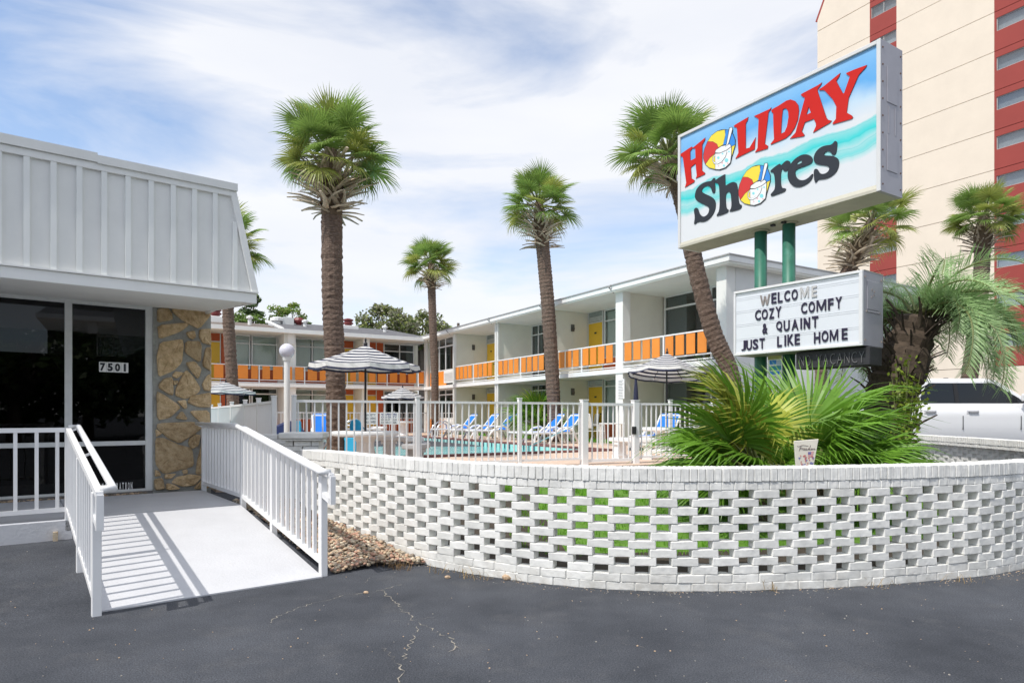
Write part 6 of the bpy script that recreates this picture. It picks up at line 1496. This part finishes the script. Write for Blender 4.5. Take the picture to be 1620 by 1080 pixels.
tc1 = at(578, 684, 11.75); round_table('speckled round concrete table under the big striped umbrella, behind the pickets', (tc1.x, 11.75), .60, 1.135, concrete)
umbrella('big navy and white striped umbrella over the table behind the pickets', (tc1.x, 11.75), .97, at(0, 546, 11.75).z, at(0, 576, 11.75).z, (0.03, .02), 1, DZ + .6, 6, 8, .30)
curved_bench('grey curved concrete bench beside the pickets, nearer than the pool', (tc1.x, 11.75), .82, -30, 45, .92 - DZ, grey_concrete)
curved_bench('pale curved concrete bench tucked against the round table on its far side', (tc1.x, 11.75), .72, 15, 85, 1.02 - DZ, concrete)
tc2 = at(1048, 676, 16.3); round_table('white round concrete table under the tilted umbrella near the wing end', (tc2.x, 16.3), .52, 1.12, concrete)
umbrella('tilted striped umbrella with a ruffled edge in front of the wing end bay', (tc2.x + .1, 16.3), .96, at(0, 558, 16.3).z, at(0, 588, 16.3).z, (-.10, .06), 2, DZ + .6, 6, 8, .12)
curved_bench('white curved stone bench in the gate gap', at(1030, 690, 14.9).xy, .75, 200, 265, .93 - DZ, concrete)
curved_bench('white curved stone bench behind the short picket fence', (tc2.x + .3, 15.9), .8, 275, 335, .93 - DZ, concrete)
tc3 = at(637, 668, 29.8); round_table('small pale pedestal table beyond the pool under the far umbrella', (tc3.x, 29.8), .5, 1.16, concrete)
umbrella('small far striped umbrella beyond the pool, open white underside', (tc3.x, 29.8), .95, at(0, 612, 29.8).z, at(0, 627, 29.8).z, (0, 0), 3, DZ + .6, 5, 8, .1)
curved_bench('pale stone bench beyond the pool beside the far umbrella table', (tc3.x - .2, 29.4), .8, 180, 250, .45, concrete)
tc4 = at(357, 668, 23.0); round_table('stone table under the umbrella behind the stone pillar', (tc4.x, 23.0), .5, 1.14, concrete)
umbrella('striped umbrella partly hidden behind the stone pillar', (tc4.x, 23.0), .98, at(0, 604, 23).z, at(0, 618, 23).z, (0, .03), 4, DZ + .6, 5, 8, .25)

# lamp post
lp = thing('lamp_post', 'white lamp post with a single round globe inside the pool fence', 'lamp post', (at(454, 700, 12.8).x, 12.8, DZ))
zg = at(0, 555, 12.8).z - DZ
MB().lathe([(.09, 0), (.09, .06), (.056, .08), (.056, zg - .20), (.075, zg - .19), (.09, zg - .12), (.06, zg - .11)], 14).build('pole', white, lp, smooth=False)
b = MB(); b.lathe([(.145 * math.sin(math.pi * i / 12) + .0005, zg - .145 * math.cos(math.pi * i / 12)) for i in range(13)], 20); b.build('globe', mat('globe_milky', (.70, .69, .78), .25, .02), lp, smooth=True)

# sun loungers
blue = mat('sling_blue', (.02, .19, .74), .75, .05, 6, spec=.2); lw_m = mat('resin_white', (.80, .80, .79), .4, .04)
def lounger(label, c, rz, back=50, proto=[None]):
    if proto[0] is None:
        root = thing('sun_lounger', label, 'sun lounger', (0, 0, 0), 0, 'blue sling sun loungers round the pool')
        f = MB(); h = .36
        for s in (-.31, .31):
            f.bar((-.05, s, h), (1.28, s, h), .05, .06); f.bar((-.08, s, h), (-.08 - .75 * math.cos(R_(back)), s, h + .75 * math.sin(R_(back))), .05, .05)
        f.bar((1.28, -.33, h), (1.28, .33, h), .05, .06); e = Vector((-.08 - .75 * math.cos(R_(back)), 0, h + .75 * math.sin(R_(back)))); f.bar(e + Vector((0, -.33, 0)), e + Vector((0, .33, 0)), .06, .06)
        f.build('frame', lw_m, root, bevel=.012)
        for s in (-.35, .35):
            MB().tube([(.72, s, .01), (.55, s, .28), (.30, s, .50), (.02, s, .54), (-.22, s, .42), (-.42, s, .02)], [.04, .042, .042, .042, .042, .045], 7).build('arm', lw_m, root, smooth=True)
            MB().tube([(1.22, s * .88, .36), (1.24, s * .88, .0)], .032, 7).build('leg', lw_m, root)
            MB().bar((-.55, s * .9, .34), (-.05, s * .9, .34), .04, .05).bar((-.55, s * .9, .36), (-.60, s * .9, .0), .05, .06, (1, 0, 0)).build('leg', lw_m, root)
        MB().prism([(-.02, -.29, h + .02), (1.24, -.29, h + .02), (1.24, .29, h + .02), (-.02, .29, h + .02)], (0, 0, -.015)).build('seat_sling', blue, root)
        u = Vector((-math.cos(R_(back)), 0, math.sin(R_(back)))); o = Vector((-.08, 0, h + .02)); nrm = Vector((-u.z, 0, u.x))
        MB().prism([o + u * .03 + Vector((0, -.29, 0)), o + u * .80 + Vector((0, -.29, 0)), o + u * .80 + Vector((0, .29, 0)), o + u * .03 + Vector((0, .29, 0))], nrm * .02).build('back_sling', blue, root)
        proto[0] = root; o_ = root
    else: o_ = copy_tree(proto[0]); o_['label'] = label
    o_.location = (c[0], c[1], DZ); o_.rotation_euler = (0, 0, R_(rz)); return o_
# feet (+x) point towards the pool (roughly -E2)
lounger('blue lounger with raised back, second of the pair before the yellow ground-floor door', pq(8.2, -1.5).xy, 208)
lounger('blue lounger of the pair before the yellow door, towards the slim palm', pq(9.6, -1.5).xy, 208)
lounger('blue lounger at the ladder, beyond the pair before the yellow door', pq(11.3, -1.4).xy, 208)
lounger('blue lounger hard against the straight palm trunk on the deck', pq(4.3, -1.7).xy, 208)
lounger('blue lounger beside the wall-side fan palm, next to the straight palm', pq(5.3, -1.7).xy, 208)
lounger('blue lounger facing the gate, standing in front of the wide pier', pq(.1, -2.2).xy, 230)
ql = at(500, 690, 17.5); lounger('blue lounger seen from the foot end behind the brick pier', (ql.x - .2, 19.0), -70)
lounger('blue lounger close to the far fence beyond the pool', pq(13.6, 3.0).xy, 20)
# covered bright blue and navy things near the lamp post
def upright_board(label, c, z0, z1, w, m, name='kickboard', cat='pool board'):
    root = MB(); n = 9; pts = [(-w / 2, 0, z0), (w / 2, 0, z0)] + [(w / 2 * math.cos(math.pi * i / n), 0, z1 - w / 2 + w / 2 * math.sin(math.pi * i / n)) for i in range(n + 1)]
    root.prism(pts, (0, .07, 0)); o = root.build(name, m, bevel=.02, seg=2); o.location = (c[0], c[1], 0); return tag(o, label, cat)
cyan = mat('foam_cyan', (.03, .46, .80), .5, .05); float_or = mat('float_orange', (.80, .26, .04), .5, .05)
p = at(471, 680, 12.9); upright_board('cyan foam board standing up between the lamp post and the tall picket post', p.xy, DZ + .15, at(0, 665, 12.9).z, .10, cyan)
lift = thing('pool_lift', 'blue seated pool lift with a steel arm on the pool edge behind the concrete table', 'pool lift', (at(568, 690, 13.6).x, 13.3, DZ))
zt = at(0, 663, 13.3).z - DZ; w = .115; n = 9
MB().prism([(-w, 0, .52), (w, 0, .52)] + [(w * math.cos(math.pi * i / n), -.02, zt - w + w * math.sin(math.pi * i / n)) for i in range(n + 1)], (0, .06, 0)).build('back_rest', cyan, lift, bevel=.015)
MB().prism([(-.13, -.42, .50), (.13, -.42, .50), (.13, .05, .46), (-.13, .05, .46)], (0, 0, -.06)).prism([(-.12, -.42, .48), (.12, -.42, .48), (.11, -.46, .08), (-.11, -.46, .08)], (0, .05, 0)).build('seat', cyan, lift, bevel=.015)
MB().tube([(-.85, .25, .02), (-.6, .22, .45), (-.3, .2, .78), (.0, .15, .86)], .025, 8).tube([(.35, .3, .05), (.22, .2, .6), (.0, .12, .78)], .022, 8).build('arm', chrome, lift, smooth=True)
def ring(label, c, R, r_, z):
    b = MB(); n = 22; b.tube([(R * math.cos(2 * math.pi * i / n), R * math.sin(2 * math.pi * i / n), r_) for i in range(n + 1)], r_, 10, cap=False); o = b.build('swim_ring', float_or, smooth=True); o.location = (c[0], c[1], z); return tag(o, label, 'swim ring', 'orange swim rings on the deck')
p = at(558, 716, 13.0); ring('orange swim ring lying on the deck to the pier side of the pool lift', p.xy, .22, .08, DZ)
p = at(592, 717, 13.0); ring('orange swim ring on the deck below the round concrete table', p.xy, .16, .07, DZ)
nv = thing('covered_heap', 'dark navy tarpaulin-covered heap behind the receding fence and lamp post', 'tarpaulin', (at(448, 672, 18).x, 18, DZ))
MB().prism([(-.35, 0, 0), (.35, 0, 0), (.32, 0, .48), (.1, 0, .80), (-.34, 0, .60)], (0, .9, 0)).build('tarpaulin', mat('tarp_navy', (.02, .025, .10), .6, .1, 4), nv, bevel=.05, seg=2)
# steel rails at the pool
hrail = thing('pool_handrail', 'straight white handrail sloping down into the pool by the straight palm', 'handrail', pq(.5, .1, DZ))
A = at(836, 706, 18.6) ; B = at(919, 668, 18.0); O = hrail.location
MB().tube([A - O, B - O, B - O + Vector((.05, 0, -.62))], .022, 8).build('rail', chrome, hrail, smooth=True); MB().tube([A - O + Vector((0, 0, -.3)), A - O], .022, 8).build('post', chrome, hrail)
lad = thing('pool_ladder', 'pair of bent steel ladder rails on the far long edge of the pool', 'pool ladder', pq(10.9, -.1, DZ)); lad.rotation_euler.z = math.atan2(PA.y, PA.x)
for x in (-.25, .25): MB().tube([(x, -.55, 0), (x, -.5, .55), (x, -.2, .72), (x, .1, .5), (x, .35, -.05), (x, .38, -.5)], .026, 8).build('rail', chrome, lad, smooth=True)
MB().box(-.25, .33, -.12, .25, .40, -.09).build('tread', chrome, lad)
fl = MB(); fl.lathe([(.001, -.05), (.06, -.03), (.075, .01), (.05, .06), (.001, .08)], 12); o = fl.build('chlorine_float', blue, smooth=True); o.location = pq(8.2, 2.2, DZ - .14); tag(o, 'small blue chlorine float drifting on the pool water', 'pool float')
fl = MB(); fl.lathe([(.001, -.05), (.06, -.03), (.07, .02), (.04, .07), (.001, .09)], 12); o = fl.build('chlorine_float', white, smooth=True); o.location = pq(7.7, 5.0, DZ - .14); tag(o, 'small white float on the pool water near the closer corner', 'pool float')
# chairs
def chair(label, c, rz, proto=[None]):
    if proto[0] is None:
        root = thing('patio_chair', label, 'chair', (0, 0, 0), 0, 'white metal patio chairs')
        for s in (-.25, .25):
            MB().tube([(.24, s, 0), (.22, s, .62), (-.20, s, .64)], .014, 6).build('leg', lw_m, root); MB().tube([(-.28, s, 0), (-.20, s, .42), (-.30, s, .98)], .014, 6).build('leg', lw_m, root)
        MB().prism([(-.22, -.24, .44), (.24, -.24, .44), (.24, .24, .44), (-.22, .24, .44)], (0, 0, -.02)).build('seat', lw_m, root)
        MB().prism([(-.21, -.24, .52), (-.21, .24, .52), (-.30, .24, .98), (-.30, -.24, .98)], (-.015, 0, 0)).build('backrest', mat('sling_cream', (.70, .66, .58), .8, .05), root)
        MB().bar((-.30, -.25, .98), (-.30, .25, .98), .03, .03).build('top_bar', lw_m, root); proto[0] = root; o_ = root
    else: o_ = copy_tree(proto[0]); o_['label'] = label
    o_.location = (c[0], c[1], DZ); o_.rotation_euler = (0, 0, R_(rz))
chair('cream patio chair on the grass below the numbered yellow door, seen past the gate', at(942, 697, 21.5).xy, 15)
chair('white patio chair against the cream partition behind the lounger pair', pq(8.0, -4.2).xy, 200)
chair('white patio chair half behind the wall-side fan palm', pq(6.2, -4.3).xy, 190)
chair('white patio chair behind the white stone table at the wing end', (tc2.x + .95, 17.0), 215)
chair('white patio chair beside the yellow ground-floor door of the far bay', pq(10.6, -4.4).xy, 195)
st = thing('side_table', 'small white side table next to the cream patio chair', 'table', (at(968, 690, 20.6).x, 20.6, DZ))
MB().box(-.38, -.25, .66, .38, .25, .70).build('tabletop', lw_m, st, bevel=.01)
for x in (-.34, .34):
    for y in (-.21, .21): MB().box(x - .02, y - .02, 0, x + .02, y + .02, .66).build('leg', lw_m, st)
um = thing('closed_umbrella', 'rolled dark umbrella standing upright beside the tilted one', 'umbrella', (at(1006, 680, 17.5).x, 17.5, DZ))
MB().lathe([(.02, .3), (.05, .5), (.085, .9), (.06, 1.55), (.03, 1.9), (.045, 1.93), (.012, 2.02)], 10).build('canopy', navy, um); MB().tube([(0, 0, 0), (0, 0, .6)], .018, 8).build('pole', dark, um); MB().lathe([(.22, 0), (.22, .06), (.05, .12)], 14).build('base', dark, um)
# warning boards on the far fence
def board_sign(label, pxy, Y, lines, cols):
    a = at(pxy[0], pxy[1], Y); b_ = at(pxy[2], pxy[3], Y); c = (a + b_) / 2; root = thing('pool_sign', label, 'sign', (c.x, Y, c.z)); w, h = (b_.x - a.x) / 2, (a.z - b_.z) / 2
    MB().box(-w, 0, -h, w, .02, h).build('plate', mat('sign_plate_white', (.74, .74, .70), .6, .05, 5), root)
    n = len(lines); lh = 2 * h / (n + .4)
    for i, s in enumerate(lines):
        me, w_, h_ = text_mesh(s, .02, .3); me.materials.append(cols[i]); link('lettering', me, root, frame_M(Vector((0, -.003, h - lh * (i + .7))), Vector((1, 0, 0)), Vector((0, 0, 1)), Vector((0, -1, 0)), min(2 * w * .86 / w_, lh * 1.0 / h_), lh * .72 / h_, .01))
ink = mat('sign_ink_blue', (.03, .03, .16), .6); ink2 = mat('sign_ink_grey', (.16, .16, .18), .6)
board_sign('white warning board NO LIFEGUARD ON DUTY on the far fence', (601, 652, 630, 671), 27.0, ['NO LIFEGUARD', 'ON DUTY', 'SWIM AT YOUR', 'OWN RISK'], [ink, ink, ink2, ink2])
board_sign('white warning board SAFETY NO DIVING ALLOWED next to the lifeguard board', (577, 652, 596, 671), 26.6, ['SAFETY', 'NO DIVING', 'ALLOWED'], [ink2, ink2, ink2])
# notice tile on the pier of the wing
np_ = on_plane(983, 615, Vector((-.66, 28.4, 0)) - E2 * .064, E2); nt_ = thing('notice_board', 'white notice with lines of small print on the wide pier of the wing', 'sign', tuple(np_)); nt_.rotation_euler.z = math.atan2(E1.y, E1.x)
MB().box(-.16, -.012, -.32, .16, 0, .32).build('plate', white, nt_); b = MB(); 
for k in range(12):
    b.box(-.13, -.014, .26 - k * .05, random.Random(k).uniform(.05, .13), -.0125, .275 - k * .05)
b.build('print_lines', ink2, nt_)
# ---------------------------------------------------------------- white pickup truck
TY, TZ = 16.0, .35
truck = thing('pickup_truck', 'white crew cab pickup parked behind the far end of the pierced wall', 'pickup truck', (10.95, TY, TZ))
tw = mat('truck_white', (.86, .86, .87), .22, .01, 2, spec=.6); tg = mat('truck_black_glass', (.012, .014, .016), .06, .0, spec=.45); tb_ = mat('truck_black_plastic', (.02, .02, .022), .6); tyre = mat('tyre_rubber', (.025, .025, .026), .85, .15, 30); rim_m = mat('alloy_rim', (.5, .5, .52), .3, .03, metal=.8)
WD_ = 2.0
def arch(x, r=.47, z=.40): return [(x + r * math.cos(math.pi * i / 10), z + r * math.sin(math.pi * i / 10)) for i in range(11)]
cab_low = [(-3.35, .55), (-3.40, .95), (-3.36, 1.30), (-1.06, 1.33), (-1.0, 1.36), (1.7, 1.36), (2.6, 1.31), (3.25, 1.18), (3.36, .9), (3.36, .42)] + [(2.96, .40)] + arch(2.45) [0:] + [(1.95, .40), (-1.75, .40)] + arch(-2.28) + [(-2.8, .45)]
MB().prism([(x, 0, z) for x, z in cab_low], (0, WD_, 0)).build('body', tw, truck)
_b = truck.children[-1]; _bm = bmesh.new(); _bm.from_mesh(_b.data)
for zc_ in (.5, .62, .75, .88, 1.0, 1.08, 1.16, 1.24, 1.30, 1.34): bmesh.ops.bisect_plane(_bm, geom=_bm.verts[:] + _bm.edges[:] + _bm.faces[:], plane_co=(0, 0, zc_), plane_no=(0, 0, 1))
for v in _bm.verts:
    z = v.co.z; f_ = .085 * max(0, (z - .98) / .38) ** 2 + .08 * max(0, (.9 - z) / .5) ** 2 - .012 * math.exp(-((z - 1.12) / .05) ** 2)
    v.co.y += f_ if v.co.y < WD_ / 2 else -f_
_bm.to_mesh(_b.data); _bm.free(); _b.data.polygons.foreach_set('use_smooth', [True] * len(_b.data.polygons)); _b.data.set_sharp_from_angle(angle=R_(28))
gh = MB(); ins = .17
lowg = [(-1.04, 1.30), (1.52, 1.30)]; topg = [(-.78, 1.93), (-.55, 1.985), (.55, 1.985), (.78, 1.93)]
L0 = [(-1.06, .09, 1.32), (1.95, .09, 1.32), (1.02, ins, 1.93), (.80, ins + .10, 1.985), (-.62, ins + .10, 1.985), (-.86, ins, 1.93)]
L1 = [(x, WD_ - y, z) for x, y, z in L0]
gh.add(L0 + L1, [(0, 1, 2, 5), (5, 2, 3, 4), (7, 6, 11, 8), (8, 11, 10, 9), (0, 5, 11, 6), (5, 4, 10, 11), (4, 3, 9, 10), (3, 2, 8, 9), (2, 1, 7, 8), (1, 0, 6, 7)])
gh.build('cab_roof', tw, truck, bevel=.03, seg=3)
def cabpt(x, z): t = (z - 1.32) / (1.93 - 1.32); return Vector((x, .09 + (ins - .09) * t - .006, z))
glassband = [(-.86, 1.40), (-.90, 1.50), (-.74, 1.80), (-.66, 1.865), (.93, 1.865), (1.52, 1.50), (1.66, 1.385), (1.10, 1.30), (.55, 1.365), (-.72, 1.365)]
MB().prism([cabpt(*p) for p in glassband], (0, .03, 0)).build('side_glass', tg, truck)
MB().bar(cabpt(.0, 1.37) - Vector((0, .004, 0)), cabpt(-.02, 1.86) - Vector((0, .004, 0)), .10, .012, (0, 1, 0)).build('door_pillar', tb_, truck)
for x in (-.99, .08, 1.50): MB().bar((x, -.001, .72), (x, -.001, 1.06), .012, .02, (0, 1, 0)).build('door_seam', tb_, truck)
for x in (-.72, .32): 
    h = MB().box(x - .12, -.045, 1.14, x + .12, -.02, 1.175).box(x - .12, -.045, 1.145, x - .09, .0, 1.17).box(x + .09, -.045, 1.145, x + .12, .0, 1.17).build('door_handle', mat('handle_grey', (.45, .45, .47), .35), truck, bevel=.008)
    MB().box(x - .15, -.004, 1.105, x + .15, -.001, 1.195).build('recess_shade', mat('truck_white_shaded', (.70, .70, .72), .3, .01), truck)  # flat plate; the shade round the handle is in its greyer white
mi = MB().box(1.47, -.26, 1.40, 1.62, -.02, 1.60).build('mirror', tw, truck, bevel=.04, seg=3); MB().box(1.46, -.25, 1.36, 1.60, -.03, 1.398).build('mirror_base', tb_, mi)
for x in (2.45, -2.28):
    for y in (.02, WD_ - .26):
        n = 24
        o = MB(); prof = [(.40, 0), (.42, .03), (.42, .21), (.40, .24), (.26, .24), (.26, 0)]
        vs = [(x + r * math.cos(2 * math.pi * j / n), y + d, .40 + r * math.sin(2 * math.pi * j / n)) for r, d in prof for j in range(n)]
        o.add(vs, [(i * n + j, i * n + (j + 1) % n, ((i + 1) % 6) * n + (j + 1) % n, ((i + 1) % 6) * n + j) for i in range(6) for j in range(n)]); wo = o.build('wheel', tyre, truck)
        q = MB(); vs = [(x + r * math.cos(2 * math.pi * j / n), y + d, .40 + r * math.sin(2 * math.pi * j / n)) for r, d in ((.26, .01), (.24, .05), (.001, .05)) for j in range(n)]; q.add(vs, [(i * n + j, i * n + (j + 1) % n, (i + 1) * n + (j + 1) % n, (i + 1) * n + j) for i in range(2) for j in range(n)]); q.build('rim', rim_m, wo)
MB().box(3.34, .15, .62, 3.42, WD_ - .15, 1.0).build('grille', tb_, truck); MB().box(3.20, -.01, .86, 3.38, .35, 1.06).build('headlight', mat('lamp_glass', (.7, .7, .72), .1), truck, bevel=.02); MB().box(-3.42, -.01, .95, -3.36, .16, 1.25).build('tail_light', red_m, truck, bevel=.01)
MB().box(3.25, .0, .40, 3.48, WD_, .60).build('bumper', tb_, truck, bevel=.04, seg=2)
MB().tube([(.35, .9, 1.985), (.30, .9, 2.02), (.20, .9, 2.02)], .02, 6).build('antenna', tb_, truck)
print('OBJS', len(bpy.data.objects), 'tris', sum(len(o.data.polygons) for o in bpy.data.objects if o.type == 'MESH'))
